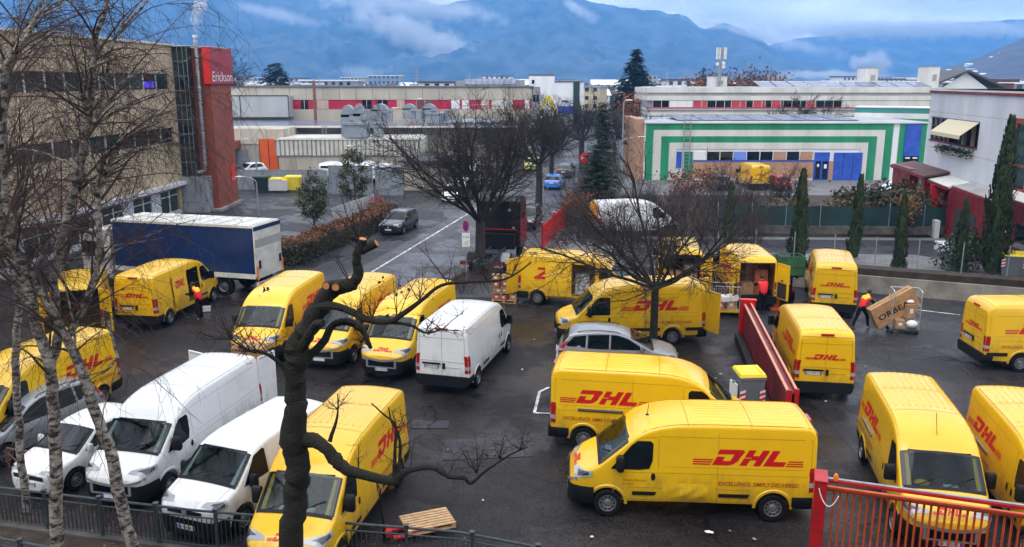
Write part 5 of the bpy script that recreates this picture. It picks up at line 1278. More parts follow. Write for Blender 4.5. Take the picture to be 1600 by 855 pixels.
# ------------------------------------------------------------ green striped hall
YG = 92.0
root = empty('green_striped_hall', 'low hall with nested green and white stripes and blue doors', 'building', (30, 98, 0))
gx = lambda u: W(u, 240, YG).x; gz = lambda v: W(1200, v, YG).z
x0, x1, zt_ = gx(1008), gx(1447), gz(193)
mb = MB(); mb.box(((x0+x1)/2, YG+7, zt_/2), (x1-x0, 14, zt_), 'white_wall')
wpart('wall', mb, root)
mb = MB()
def band(mb, inset, wd, m, off):
    # an arch of cladding: left leg, top, right leg
    a, b = x0+inset, gx(1392)-inset; t = zt_-.02-inset*.78; h = wd*.78
    mb.box(((a+b)/2, YG-off, t-h/2), (b-a, .1, h), m); mb.box((a+wd*.45, YG-off-.002, (t)/2), (wd*.9, .1, t), m)
    mb.box((b-wd*.45, YG-off-.002, (t)/2), (wd*.9, .1, t), m)
for k, (ins, m) in enumerate(((0, 'green_clad'), (.86, 'offwhite'), (1.72, 'green_clad'), (2.58, 'offwhite'))): band(mb, ins, .88, m, .02+.012*k)
mb.box((gx(1075.5), YG-.09, gz(237)/2), (gx(1082)-gx(1069), .1, gz(237)), 'green_clad'); mb.box((gx(1061), YG-.09, (gz(237)+gz(262))/2), (gx(1065)-gx(1057), .1, gz(237)-gz(262)), 'blue_door'); mb.box((gx(1423), YG-.03, zt_/2), (gx(1444)-gx(1402), .1, zt_-.02), 'green_clad')
wpart('cladding_stripes', mb, root)
a, b = gx(1083), x1; zl = gz(252); zh = gz(237)
wpart('lower_wall', MB().box(((a+gx(1272))/2, YG-.06, zl/2+.05), (gx(1272)-a, .14, zl-.1), 'tan_wall').box((gx(1298), YG-.06, zl/2), (.9, .14, zl), 'tan_wall').box(((a+gx(1272))/2, YG-.15, .08), (gx(1272)-a, .1, .16), 'offwhite'), root)
wpart('sill', MB().box(((a+gx(1272))/2, YG-.1, zl+.06), (gx(1272)-a, .14, .16), 'blue_door'), root)
us = np.linspace(1083, 1270, 10)
for i, (u0, u1) in enumerate(zip(us, us[1:])):
    m = ['town_white', 'glass', 'glass', 'blue_pale', 'glass', 'glass', 'tan_wall', 'glass', 'tan_wall'][i]
    wpart('window', MB().box(((gx(u0)+gx(u1))/2, YG-.05, (zl+zh)/2), (gx(u1)-gx(u0)-.12, .12, zh-zl), m).box((gx(u1), YG-.09, (zl+zh)/2), (.10, .1, zh-zl), 'trailer_white'), root)
wpart('door', MB().box(((gx(1273)+gx(1296))/2, YG-.09, gz(238)/2), (gx(1296)-gx(1273), .16, gz(238)), 'blue_door').box((gx(1279), YG-.19, 1.1), (.5, .05, 1.9), 'glass').box((gx(1290), YG-.19, 1.1), (.55, .05, 1.9), 'glass').box((gx(1278.5), YG-.23, 1.6), (.22, .03, .3), 'paper').box((gx(1290), YG-.23, 1.5), (.3, .03, .45), 'paper'), root)
for k in range(3): u0 = 1303+k*15; wpart('folding_door', MB().box((gx(u0+7.3), YG-.08, gz(238.5)/2), (gx(u0+14.2)-gx(u0), .16, gz(238.5)), 'blue_door'), root)
xr = gx(1423)
wpart('blue_panel', MB().box((xr, YG-.1, zt_*.5+.4), (1.7, .12, zt_-1.0), 'blue_door'), root); wpart('window', MB().box((xr, YG-.17, 1.6), (1.6, .06, 2.0), 'glass').box((xr-.4, YG-.22, 2.4), (.5, .04, .15), 'paper').box((xr+.4, YG-.22, 2.4), (.5, .04, .15), 'paper'), root)
wpart('roof', MB().box(((x0+x1)/2, YG+7, zt_+.06), (x1-x0+.3, 14.3, .12), 'roof_grey').box(((x0+x1)/2, YG-.1, zt_+.08), (x1-x0+.4, .3, .14), 'offwhite'), root)
for i, x in enumerate(np.arange(x0+4, x1-8, 2.9)):
    q = MB(); q.add([(x, YG+3, zt_+.2), (x+2.7, YG+3, zt_+.2), (x+2.7, YG+11, zt_+.55), (x, YG+11, zt_+.55)], [(0, 1, 2, 3)], 'solar'); q.add([(x, YG+3, zt_+.15), (x+2.7, YG+3, zt_+.15), (x+2.7, YG+11, zt_+.5), (x, YG+11, zt_+.5)], [(3, 2, 1, 0)], 'galv'); wpart('solar_panel', q, root)
p = W(1071, 290, YG-.5); mb = MB()
for dx in (-.35, .35): mb.bar((gx(1071)+dx, YG-.45, .3), (gx(1071)+dx, YG-.45, zt_+1.0), .07, .07, 'galv')
for z in np.arange(.5, zt_+.9, .4): mb.bar((gx(1071)-.35, YG-.45, z), (gx(1071)+.35, YG-.45, z), .05, .05, 'galv')
o = mb.build('wall_ladder'); tag(o, 'galvanised caged ladder up the left of the green striped hall', 'ladder')
wpart('side_wall', MB().box((x0-.45, YG+6, zt_/2+.2), (.9, 10, zt_+.4), 'tan_wall'), root)
# teal striped building
root = empty('teal_striped_building', 'teal and white striped building behind the green hall', 'building', (45, 104, 0))
ft = frame((W(1336, 168, 104).x, 104), (1, -.55)); mb = MB()
for i, (v0, v1, m) in enumerate(((168, 176, 'teal_clad'), (176, 184, 'offwhite'), (184, 192, 'teal_clad'), (192, 230, 'offwhite'))):
    fbox(mb, ft, 0, 14, 0, -5, W(1336, v1, 104).z, W(1336, v0, 104).z, m)
wpart('wall', mb, root); mb = MB(); fbox(mb, ft, -.1, 14.1, .1, -5.1, W(1336, 168, 104).z, W(1336, 168, 104).z+.1, 'offwhite'); wpart('roof', mb, root)

# ------------------------------------------------------------ right white building and dark red annex
root = empty('white_corner_building', 'tall white rendered building with cream awning at the right edge', 'building', (38, 56, 0))
fr = frame((32.3, 66.5), (-.14, -1)); fw = lambda a, b, z: fr(a, b*1.0, z)
# right of the direction (-.14,-1) points to -x, i.e. out of the wall towards the yard
T_ = 9.95; mb = MB()

wz0, wz1 = 6.15, 7.85; wa0, wa1 = .7, 10.0
fbox(mb, fw, 0, wa0, -14, 0, 0, T_, 'wall_whitegrey'); fbox(mb, fw, wa0, wa1, -14, 0, wz1, T_, 'wall_whitegrey'); fbox(mb, fw, wa0, wa1, -14, 0, 0, wz0, 'wall_whitegrey'); fbox(mb, fw, wa1, 30, -14, 0, 0, T_, 'wall_whitegrey')
fbox(mb, fw, wa0, wa1, -14, -.5, wz0, wz1, 'interior')
for z in (3.9, 5.6, 8.25): fbox(mb, fw, 0, 30, 0, .006, z, z+.03, 'band_grey')
wpart('wall', mb, root)
mb = MB(); fbox(mb, fw, -.1, 30, -14, .12, T_-.28, T_-.12, 'dark_red'); fbox(mb, fw, -.05, 30, -14, .06, T_-.12, T_, 'offwhite'); wpart('parapet', mb, root)
for i in range(3): mb = MB(); fbox(mb, fw, wa0+.1+i*1.0, wa0+1.05+i*1.0, -.2, -.12, wz0+.08, wz1-.08, 'glass_green'); w_o = wpart('window', mb, root)
mb = MB()
for a in [wa0+.03+i*1.0 for i in range(4)]+[wa1-.06]: fbox(mb, fw, a, a+.07, -.25, -.05, wz0, wz1, 'fence_iron')
fbox(mb, fw, wa0, wa0+3.1, -.2, -.06, (wz0+wz1)/2+.2, (wz0+wz1)/2+.26, 'fence_iron'); fbox(mb, fw, wa0-.1, wa1, -.4, .05, wz0-.07, wz0+.03, 'dark_red'); fbox(mb, fw, wa0, wa1, -.3, .03, wz1-.05, wz1+.06, 'fence_iron')
fbox(mb, fw, 4.0, 4.4, -.4, -.1, wz0, wz1, 'dark_red'); fbox(mb, fw, 6.6, 6.9, -.4, -.2, wz0, wz1, 'awning'); fbox(mb, fw, 8.2, 8.4, -.4, -.2, wz0, wz1, 'awning'); wpart('window_frame', mb, root)
mb = MB(); P = [fw(4.2, .02, wz1+.02), fw(wa1-.1, .02, wz1+.02), fw(wa1-.1, 1.15, wz1-.85), fw(4.2, 1.15, wz1-.85)]
mb.extr(P, (0, 0, -.05), 'awning'); mb.extr([fw(4.2, 1.15, wz1-.85), fw(wa1-.1, 1.15, wz1-.85), fw(wa1-.1, 1.17, wz1-1.1), fw(4.2, 1.17, wz1-1.1)], (.02, 0, 0), 'awning'); wpart('awning', mb, root)
r2 = random.Random(4); mb = MB(); fbox(mb, fw, 3.4, 9.4, .05, .35, wz0-.65, wz0-.45, 'offwhite'); wpart('flower_box', mb, root); mb = MB()
leafcloud(mb, [fw(r2.uniform(3.2, 9.6), r2.uniform(.05, .5), wz0-.42+r2.gauss(0, .13)) for _ in range(700)], .09, ['leaf_dark', 'leaf_green'], r2); o = wpart('foliage', mb, root); o['kind'] = 'stuff'
mb = MB(); fbox(mb, fw, 15.4, 15.8, -.1, .12, 3.8, 8.3, 'orange_wall'); fbox(mb, fw, 15.4, 21, -.1, .12, 8.1, 8.4, 'orange_wall'); fbox(mb, fw, 15.8, 21, -.1, .10, 5.6, 5.75, 'orange_wall'); fbox(mb, fw, 15.8, 21, -.1, .10, 4.2, 4.35, 'orange_wall'); fbox(mb, fw, 17.6, 17.8, -.1, .10, 3.8, 8.3, 'orange_wall'); wpart('window_frame', mb, root)
mb = MB(); fbox(mb, fw, 15.8, 21, 0, .03, 3.8, 8.2, 'glass_green'); wpart('window', mb, root)
# annex
fw = lambda a, b, z: fr(a*1.3, b*.65, z)
root = empty('red_annex', 'dark red single-storey annex with sloping pale canopies', 'building', (31, 57, 0))
mb = MB(); fbox(mb, fw, -1.5, 1.8, 0.01, 2.6, 0, 4.0, 'dark_red'); fbox(mb, fw, 1.8, 7.2, 0.01, .5, 0, 3.6, 'dark_red'); fbox(mb, fw, 7.2, 12.4, 0.01, 1.9, 0, 3.5, 'dark_red'); fbox(mb, fw, 12.4, 30, 0.01, 1.1, 0, 3.9, 'dark_red')
fbox(mb, fw, 3.5, 3.8, .5, 2.2, 0, 3.6, 'gate_red'); fbox(mb, fw, 5.4, 5.7, .5, 2.6, 0, 3.4, 'gate_red'); fbox(mb, fw, 1.85, 2.35, .5, 1.6, 0, 3.8, 'wall_whitegrey')
wpart('wall', mb, root)
for a, b, o_, z0, z1, m in ((-1.8, 4.4, 2.7, 4.1, 3.8, 'roof_tile'), (4.3, 7.4, 2.2, 3.8, 3.5, 'offwhite'), (7.2, 12.6, 1.7, 3.66, 3.5, 'band_grey'), (12.4, 30, 1.9, 4.1, 3.9, 'offwhite')):
    mb = MB(); mb.extr([fw(a, .0, z0), fw(b, .0, z0-.05), fw(b, o_, z1-.1), fw(a, o_, z1)], (0, 0, .14), m); wpart('canopy', mb, root)
    mb = MB(); mb.bar(fw(a, o_, z1), fw(b, o_, z1-.08), .12, .22, 'dark_red'); wpart('canopy_edge', mb, root)
for a in (0.2, 1.0): mb = MB(); fbox(mb, fw, a, a+.6, 2.6, 2.66, .6, 3.2, 'glass'); wpart('window', mb, root)
for a in (8.4, 10.0): mb = MB(); fbox(mb, fw, a, a+1.1, 1.9, 1.95, .1, 2.3, 'interior'); wpart('door', mb, root)
mb = MB(); fbox(mb, fw, 13.1, 13.6, 1.1, 1.14, 1.7, 2.5, 'paper'); w_o = wpart('notice_board', mb, root)
mb = MB(); fbox(mb, fw, 14.5, 15.6, 1.1, 1.16, 1.2, 2.6, 'glass'); wpart('window', mb, root)
mb = MB(); fbox(mb, fw, 5.2, 7.4, 2.5, 3.0, 0, 1.2, 'wall_whitegrey'); o = mb.build('low_white_wall'); tag(o, 'low white wall in front of the dark red annex', 'wall')
mb = MB(); fbox(mb, fw, 10.5, 13, 3.6, 5.0, 0, .55, 'wall_whitegrey'); o = mb.build('planter'); tag(o, 'low white planter at the foot of the big cypress', 'planter')

# ------------------------------------------------------------ town in the distance
kinds = [('town_white', 'snow'), ('town_white', 'roof_tile'), ('town_pink', 'roof_tile'), ('town_yellow', 'roof_grey'), ('town_white', 'snow'), ('grey_wall', 'snow')]
PROT = []
for i, (a, b) in enumerate(kinds):
    w_, d_, h_ = 9+i % 3*4, 9, 5+i % 2*3
    m1 = MB(); m1.box((0, 0, h_/2), (w_, d_, h_), a)
    m2 = MB()
    if i % 2: m2.box((0, 0, h_+.25), (w_+.6, d_+.6, .5), b)
    else: m2.add([(-w_/2-.4, -d_/2-.4, h_), (w_/2+.4, -d_/2-.4, h_), (w_/2+.4, d_/2+.4, h_), (-w_/2-.4, d_/2+.4, h_), (-w_/2-.4, 0, h_+2.2), (w_/2+.4, 0, h_+2.2)], [(0, 1, 5, 4), (2, 3, 4, 5), (1, 2, 5), (3, 0, 4), (3, 2, 1, 0)], b)
    m3 = MB()
    for x in np.arange(-w_/2+1.2, w_/2-.8, 2.2):
        for z in np.arange(1.6, h_-.6, 2.8): m3.box((x, -d_/2-.02, z), (1.0, .08, 1.3), 'glass')
    PROT.append((m1.mesh('wall'), m2.mesh('roof'), m3.mesh('window_rows')))
rt = random.Random(11)
lab = 'small distant town house below the mountains'
for i in range(150):
    u = rt.uniform(330, 1560); Y = rt.choice((240, 300, 380, 480, 600, 800, 1000))*rt.uniform(.9, 1.1); k = rt.randrange(6); s_ = rt.uniform(.7, 1.15)*(1+Y/1500)
    if 820 < u < 905 and Y < 300: continue
    x = (u-800)/CF*Y
    r = empty('town_house', lab, 'house', (x, Y, -.04), rt.uniform(-.4, .4), 'distant houses of the town'); r.scale = (s_*1.2, s_, s_*.9*min(1.25, (Y/330)**.12))
    for nm, me in zip(('wall', 'roof', 'window_rows'), PROT[k]): link(nm, me, r)
for i in range(26):
    u = rt.uniform(1440, 1600); t = rt.random(); Y = 1150+t*250; x = (u-800)/CF*Y; r = empty('hill_house', 'small white house scattered on the right hillside', 'house', (x, Y, 4+t*62*(u-1400)/200), rt.uniform(-.5, .5), 'houses on the hillside'); r.scale = (.8,)*3
    for nm, me in zip(('wall', 'roof', 'window_rows'), PROT[rt.choice((0, 1, 4))]): link(nm, me, r)
# gabled house behind the white building
r = empty('gabled_house', 'house with dark gabled roof behind the white corner building', 'house', (W(1507, 138, 150).x, 150, 0)); MB().box((0, 4, 4.6), (8, 8, 9.2), 'town_white').box((3.3, -.05, 4.6), (1.6, .2, 9), 'brown_brick').build('wall', r)
MB().add([(-7.5, -.8, 9.0), (-1, -.8, 12.1), (-1, 9, 12.1), (-7.5, 9, 9.0)], [(0, 1, 2, 3)], 'roof_dark') ; mb = MB(); mb.extr([(-7.5, -.8, 8.9), (0, -.8, 12.0), (6.8, -.8, 9.2), (6.8, -.8, 9.5), (0, -.8, 12.35), (-7.5, -.8, 9.2)], (0, 10, 0), 'roof_dark'); mb.add([(-4, -.02, 9.2), (4, -.02, 9.2), (0, -.02, 11.9)], [(0, 1, 2)], 'town_white'); mb.build('roof', r)
r = empty('red_house', 'low brick-red house beyond the gabled roof', 'house', (W(1556, 138, 170).x, 170, 0)); MB().box((0, 4, 5), (7, 8, 10), 'brown_brick').build('wall', r); MB().box((0, 4, 10.5), (8.5, 9, .6), 'roof_tile').build('roof', r); MB().box((-1, -.05, 9.2), (1.2, .2, 1.4), 'glass').build('window', r)
# pylons
for i, (u, v0, v1, Y) in enumerate(((652, 108, 138, 420), (499, 118, 134, 300), (734, 114, 128, 260), (1042, 110, 134, 300), (1165, 96, 138, 700))):
    p = W(u, v1, Y); h = W(u, v0, Y).z; mb = MB(); w_ = Y/300
    for a in (-1, 1):
        mb.bar((a*w_*.9, 0, 0), (a*.12*w_, 0, h), .12*w_, .12*w_, 'metal_thin')
    for k in range(8): z = h*k/8; b = .9*w_*(1-k/8)+.12*w_; mb.bar((-b, 0, z), (b*.9, 0, z+h/8), .07*w_, .07*w_, 'metal_thin'); mb.bar((b, 0, z), (-b*.9, 0, z+h/8), .07*w_, .07*w_, 'metal_thin')
    for z, q in ((h*.82, 1.7), (h*.92, 1.2), (h*.72, 1.9)): mb.bar((-q*w_, 0, z), (q*w_, 0, z), .1*w_, .1*w_, 'metal_thin')
    o = mb.build('power_pylon', None, (p.x, Y, 0)); tag(o, ['lattice power pylon above the beige factory', 'slim dark mast left of the crimson band', 'thin roof aerial left of the white tower block', 'thin mast right of the big cedar', 'faint far pylon right of the phone mast'][i], 'pylon')
# ------------------------------------------------------------ yellow and white vans, cars
YV = dict(group='yellow delivery vans in the yard')
A_ = R
def D(label, x, y, deg, kind='duc', **k):
    o = dict(paint='yellow', name='delivery_van', cat='van', group='yellow delivery vans in the yard', logo=True); o.update(k)
    return make_vehicle(kind, o.pop('paint'), o.pop('name'), label, o.pop('cat'), (x, y), A_(deg), **o)
v1 = D('yellow van seen side-on in the foreground with a dented sill, nose pointing left', 4.45, 20.05, 176.2, hood_logo=True, plate='EX 204KR')
v2 = D('yellow van parked right behind the dented foreground van, nose pointing right', 4.25, 23.7, 350.5, opt=('rail',), hood_logo=True)
v3 = D('yellow van behind the dark pruned trunk, nose against the iron railing', -4.35, 19.0, 259.4, hood_logo=True)
K1 = D('leftmost of the three yellow vans facing the yard, nearest the blue truck', -9.5, 33.38, 262.9, hood_logo=True)
K2 = D('middle one of the three yellow vans in a row, behind the pruned branches', -6.55, 33.0, 257.1, hood_logo=True)
K3 = D('right one of the three yellow vans in a row, beside the white panel van', -3.98, 31.87, 255.7, hood_logo=True, plate='FA 731PG')
vI = D('yellow van with open side door beside the blue truck, a courier leaning in', -15.84, 38.19, 82.0, opt=('slide_open',))
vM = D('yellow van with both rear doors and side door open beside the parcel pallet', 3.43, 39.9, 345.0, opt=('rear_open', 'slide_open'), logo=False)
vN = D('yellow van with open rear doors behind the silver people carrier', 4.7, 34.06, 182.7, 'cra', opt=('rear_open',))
vQ = D('yellow van seen from behind beside the forklift, left of the courier with the long box', 15.55, 40.25, 73.6, 'cra', plate='FP 310ZK')
vR = D('yellow van seen from behind right of the dark red sliding gate', 10.96, 29.9, 81.4, plate='EZ 436DU')
vS = D('yellow van cut by the right frame edge with its rear towards the wall', 20.75, 30.75, 357.5, 'cra', plate='FR 118LA')
vT = D('yellow van facing the camera behind the red barred gate', 10.47, 20.1, 257.8, opt=('rail',), hood_logo=True, plate='EY 902HC')
vU = D('yellow van at the lower right edge, parallel to the one behind the barred gate', 12.97, 19.0, 257.8, opt=('rail',), hood_logo=True)
vH = D('yellow van behind the silver estate and the birches at the left edge', -15.0, 24.7, 257, hood_logo=True)
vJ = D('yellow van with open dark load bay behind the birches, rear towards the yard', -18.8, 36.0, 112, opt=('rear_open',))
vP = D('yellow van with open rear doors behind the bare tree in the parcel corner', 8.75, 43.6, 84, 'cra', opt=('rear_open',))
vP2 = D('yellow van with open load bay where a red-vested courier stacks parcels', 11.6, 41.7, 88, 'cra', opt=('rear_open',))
vF = D('small distant yellow van parked in front of the green striped hall', 24.4, 85.9, 90, 'duc', group=None)
# rear doors of the open vans
for rt_, a, b, lg in ((vM, 165, 178, False), (vN, 158, 178, False)):
    s = SHAPE['duc' if rt_ is vM else 'cra']; w_ = .82
    swing_door(rt_, 'yellow', s.xt+.02, .90, R(180-62), 1, w_, plate=None)
    swing_door(rt_, 'yellow', s.xt+.02, -.90, R(180+(62 if rt_ is vM else 30)), -1, w_, plate='ZA 490BF' if rt_ is vN else None, logo=(rt_ is vN))
for rt_ in (vP, vP2, vJ):
    s = SHAPE['cra' if rt_ is not vJ else 'duc']
    swing_door(rt_, 'yellow', s.xt+.02, .92, R(180-25), 1, .82); swing_door(rt_, 'yellow', s.xt+.02, -.92, R(180+25), -1, .82)
# van M: slid side door with its red mark
s = SHAPE['duc']; mb = MB()
P = [[(x, -s.S(x, z)-.055, z) for z in (.5, .9, 1.3, 1.7, 2.12)] for x in (-.38, -1.0, -1.62)]
mb.grid(P, 'yellow'); mb.bar((-.38, -s.S(0, .5)-.03, .5), (-.38, -s.S(0, 2.1)-.03, 2.12), .05, .05, 'yellow'); mb.bar((-1.62, -s.S(0, .5)-.03, .5), (-1.62, -s.S(0, 2.1)-.03, 2.12), .05, .05, 'yellow')
s.seam(mb, [(-.4, 1.20), (-1.6, 1.20)], .012, 'yellow_seam', .058, (-1,)); s.seam(mb, [(-.4, .8), (-1.6, .8)], .012, 'yellow_seam', .058, (-1,))
sd1 = mb.build('sliding_door', vM)
mb = MB(); fz = lambda x, z: (-2.15+x+.25*(z-1.3), -s.S(-2, z)-.006, z)
for q in ([(0, 1.86), (.62, 1.86), (.62, 1.74), (0, 1.74)], [(.40, 1.74), (.62, 1.74), (.24, 1.42), (.02, 1.42)], [(-.05, 1.42), (.62, 1.42), (.62, 1.30), (-.05, 1.30)]): mb.add([fz(*p) for p in q], [(0, 1, 2, 3)], 'dhl_red')
put_text(mb, 'Service Partner', 'dhl_red_dull', lambda a, b: (-1.5+a, -s.S(-1.5, 1.36+b)-.062, 1.36+b), .1, width=.6)
mb.build('logo', vM)
mb = MB(); s.seam(mb, [(.3, .60), (.75, .60)], .05, 'plastic', .01, (-1,)); mb.box((.2, -.72, .62), (1.1, .4, .03), 'steel'); mb.build('door_step', vM)
# van I: side door slid back
mb = MB(); P = [[(x, -s.S(x, z)-.055, z) for z in (.5, .9, 1.3, 1.7, 2.12)] for x in (-.38, -1.0, -1.62)]; mb.grid(P, 'yellow'); mb.bar((-.38, -s.S(0, .5)-.03, .5), (-.38, -s.S(0, 2.1)-.03, 2.12), .05, .05, 'yellow')
mb.add([(x, -s.S(x, z)-.058, z) for x, z in ((-1.62, .5), (-1.50, .5), (-1.58, 1.9), (-1.66, 2.12))], [(0, 1, 2, 3)], 'dark_red')
sdI = mb.build('sliding_door', vI); mb = MB(); put_logo(mb, 'dhl_red', lambda a, b: (-1.0+a*.8, -s.S(-1, 1.44+b)-.062, 1.44+b), .38, .6, False); mb.build('logo', sdI)
# service text and dented sill on the foreground van
mb = MB(); put_text(mb, 'Service Partner', 'dhl_red_dull', lambda a, b: (1.66-a, s.S(1.3, .97+b)+.006, .97+b), .09, .15, width=.58); put_text(mb, '17309', 'dhl_red_dull', lambda a, b: (1.66-a, s.S(1.3, .86+b)+.006, .86+b), .08, .15, width=.28); mb.build('lettering', v1)
r9 = random.Random(2); P = []
for i in range(15):
    row = []
    for j in range(10):
        x = -.62+1.30*i/14; z = .44+.50*j/9; e = math.sin(PI*i/14)*math.sin(PI*(j)/9); cr_ = abs(math.sin((x*3.2+z*4.5)*2.2))*.05+r9.uniform(0, .012)
        row.append((x, s.S(x, z)+.012-e*0+cr_*e*1.2-(.03 if j == 0 else 0)*0, z))
    P.append(row)
mb = MB(); mb.grid(P, 'yellow', True); mb.build('dented_panel', v1)
MB().tube([(1.05, .3, 2.45), (1.02, .3, 2.72)], .008, 'plastic', 5).lathe((1.05, .3, 2.43), (0, 0, 1), [(.001, 0), (.05, 0), (.03, .03), (.001, .035)], 'plastic', 10).build('aerial', v1)
MB().tube([(1.2, .0, 2.28), (.95, .0, 2.75)], .008, 'plastic', 5).build('aerial', vT)
# papers and a vest on the dashboards
for rt_, q in ((v3, [(-.35, .2), (.25, .26)]), (K1, [(-.45, .24)]), (K3, [(.3, .2)]), (v1, [(-.1, .28)]), (vT, [(.2, .3)])):
    for y, w_ in q: MB().box((1.97, y, 1.335), (.16, w_, .03), 'paper').build('windscreen_paper', rt_)
MB().ball((1.93, -.42, 1.35), .16, 'vest_yellow', 10, (.8, 1.1, .5)).build('safety_vest', vT)
def C_(label, x, y, deg, kind, paint, name='parked_car', cat='car', **k): return make_vehicle(kind, paint, name, label, cat, (x, y), A_(deg), **k)
vL = C_('white panel van seen from behind in the middle of the yard', -1.62, 30.51, 74.8, 'duc', 'white_paint', 'panel_van', 'van', plate='FM 532TJ')
vE = C_('long white van with an open rear door and a tall carton behind it', -9.45, 22.4, 258, 'duc', 'white_paint', 'panel_van', 'van', opt=('rear_open',), zs=.93)
v5 = C_('lower white van with side windows next to the iron railing', -6.75, 20.2, 249, 't5', 'white_paint', 'panel_van', 'van', plate='DK 480WR')
sm = SHAPE['duc']; swing_door(vE, 'white_paint', sm.xt+.02, .90, R(180-8), 1, .86, inner=False); swing_door(vE, 'white_paint', sm.xt+.02, -.90, R(180+70), -1, .8)
make_vehicle('hatch', 'white_paint', 'parked_car', 'small white hatchback between the two birch trunks', 'car', (-11.85, 22.0), A_(250), plate='CR 618NB')
make_vehicle('mpv', 'silver', 'parked_car', 'silver people carrier at the left edge behind the birches', 'car', (-14.5, 23.6), A_(248), rim='alloy')
zf = make_vehicle('mpv', 'silver', 'parked_car', 'silver people carrier with roof rails beside the bare tree', 'car', (3.95, 30.3), A_(354), rim='alloy')
mb = MB(); SHAPE['mpv'].seam(mb, [(1.25, .62), (-1.25, .62)], .34, 'darkgrey_paint', .006); mb.build('side_panel', zf)
make_vehicle('wagon', 'black_paint', 'parked_car', 'dark estate car facing the camera beside the orange hedge', 'car', (-8.15, 60.2), A_(257), rim='alloy', plate='DB 277LT')
make_vehicle('mpv', 'black_paint', 'parked_car', 'black car parked nose-on beside the dark truck', 'car', (1.15, 62.0), A_(259), rim='alloy', plate='EM 350AV')
make_vehicle('hatch', 'blue_paint', 'parked_car', 'bright blue hatchback seen from behind by the red tubular fence', 'car', (4.3, 85.0), A_(78))
make_vehicle('wagon', 'darkgrey_paint', 'parked_car', 'dark grey car parked in front of the blue hatchback', 'car', (6.1, 95.5), A_(78))
make_vehicle('hatch', 'lime_paint', 'parked_car', 'little yellow city car coming down the street', 'car', (2.5, 103), A_(259))
make_vehicle('hatch', 'white_paint', 'parked_car', 'small white car in front of the orange folding doors', 'car', (-29.8, 96.5), A_(230))
make_vehicle('wagon', 'black_paint', 'parked_car', 'black car half hidden behind the orange pillar', 'car', (-31.6, 93.5), A_(200))
make_vehicle('hatch', 'red_paint', 'parked_car', 'small red car right of the distant yellow van', 'car', (26.6, 84.2), A_(90), plate='CZ 104MA')
make_vehicle('wagon', 'darkgrey_paint', 'parked_car', 'dark car half hidden by bare shrubs left of the distant yellow van', 'car', (20.6, 84.6), A_(92))
for i, (x, y, lab) in enumerate(((-17.5, 93.5, 'white van roof showing over the metal screen, leftmost'), (-15.6, 93.6, 'white van roof showing over the metal screen, second one'), (-13.7, 93.8, 'white van roof behind the evergreen street tree'), (-11.4, 91, 'white van end-on beside the low brown roof'))):
    C_(lab, x-2.2, y-.5, 85, 't5' if i else 't5', 'white_paint', 'panel_van', 'van', group='white vans parked along the workshop')
C_('white van coming down the street behind the big bare tree', -4.2, 84.5, 258, 'duc', 'white_paint', 'panel_van', 'van')
C_('white lorry-like van farther up the street behind the bare tree', -6.5, 101, 258, 'cra', 'white_paint', 'panel_van', 'van')
C_('white car passing on the far left side of the street', -5.2, 76, 258, 'hatch', 'white_paint')
# chevron van
vC = C_('white van with red and yellow chevrons on its rear behind the thicket', 8.6, 58.6, 14, 'duc', 'white_paint', 'service_van', 'van')
mb = MB()
for sd_ in (-1, 1):
    for k in range(7):
        z = .75+k*.22; P = [(-3.025, sd_*.84, z-.12), (-3.025, sd_*.02, z+.32), (-3.025, sd_*.02, z+.44), (-3.025, sd_*.84, z)]; mb.add(P, [(0, 1, 2, 3)], 'bright_red')
        P = [(-3.025, sd_*.84, z), (-3.025, sd_*.02, z+.44), (-3.025, sd_*.02, z+.54), (-3.025, sd_*.84, z+.10)]; mb.add(P, [(0, 1, 2, 3)], 'bin_yellow')
mb.build('chevrons', vC)

# ------------------------------------------------------------ blue curtain-side truck
bt = empty('curtain_truck', 'white truck with a long blue tarpaulin body and grey tail lift', 'truck', (-16.3, 42.9, 0), math.atan2(.262, -.965))
mb = MB(); mb.box((0, 0, 2.38), (8.1, 2.42, 2.35), 'tarp_blue'); mb.build('tarpaulin', bt)
mb = MB(); mb.box((0, 0, 3.60), (8.16, 2.46, .12), 'trailer_white')
for x in np.arange(-3.9, 4, .9): mb.box((x, 0, 3.665), (.06, 2.3, .02), 'band_grey')
mb.build('roof', bt)
mb = MB(); mb.box((0, 0, 1.12), (8.2, 2.46, .24), 'trailer_white'); mb.box((0, 0, .85), (8.0, 1.0, .3), 'plastic'); mb.build('chassis', bt)
mb = MB(); mb.box((-4.13, 0, 2.36), (.06, 2.46, 2.5), 'trailer_white'); mb.box((-4.17, 0, 2.75), (.02, 2.36, .42), 'band_grey'); mb.box((-4.18, 0, 1.75), (.05, 2.3, 1.5), 'trailer_white'); mb.box((-4.16, 0, 3.5), (.03, 2.5, .2), 'tarp_blue')
for y in (-.95, .95): mb.box((-4.23, y, 1.7), (.05, .14, .4), 'plastic'); mb.box((-4.22, y*1.22, 1.3), (.03, .12, .7), 'lamp_amber')
mb.build('tail_lift', bt)
mb = MB(); mb.box((-4.15, 0, .72), (.14, 2.3, .14), 'trailer_white')
for y in (-.9, .9): mb.box((-4.24, y, .72), (.05, .35, .12), 'lamp_red')
mb.build('rear_bumper', bt)
mb = MB(); mb.box((1.0, 1.1, .68), (2.8, .06, .12), 'trailer_white'); mb.box((1.0, 1.1, .95), (2.8, .06, .12), 'trailer_white'); mb.box((-1.0, 1.0, .7), (1.3, .3, .45), 'dark_red'); mb.build('side_guard', bt)
cabm = MB(); P = [(4.35, .55), (6.1, .55), (6.15, 1.7), (5.95, 2.75), (5.6, 3.05), (4.35, 3.1)]
cabm.extr([(x, -1.15, z) for x, z in P], (0, 2.3, 0), 'trailer_white'); cb = cabm.build('cab', bt)
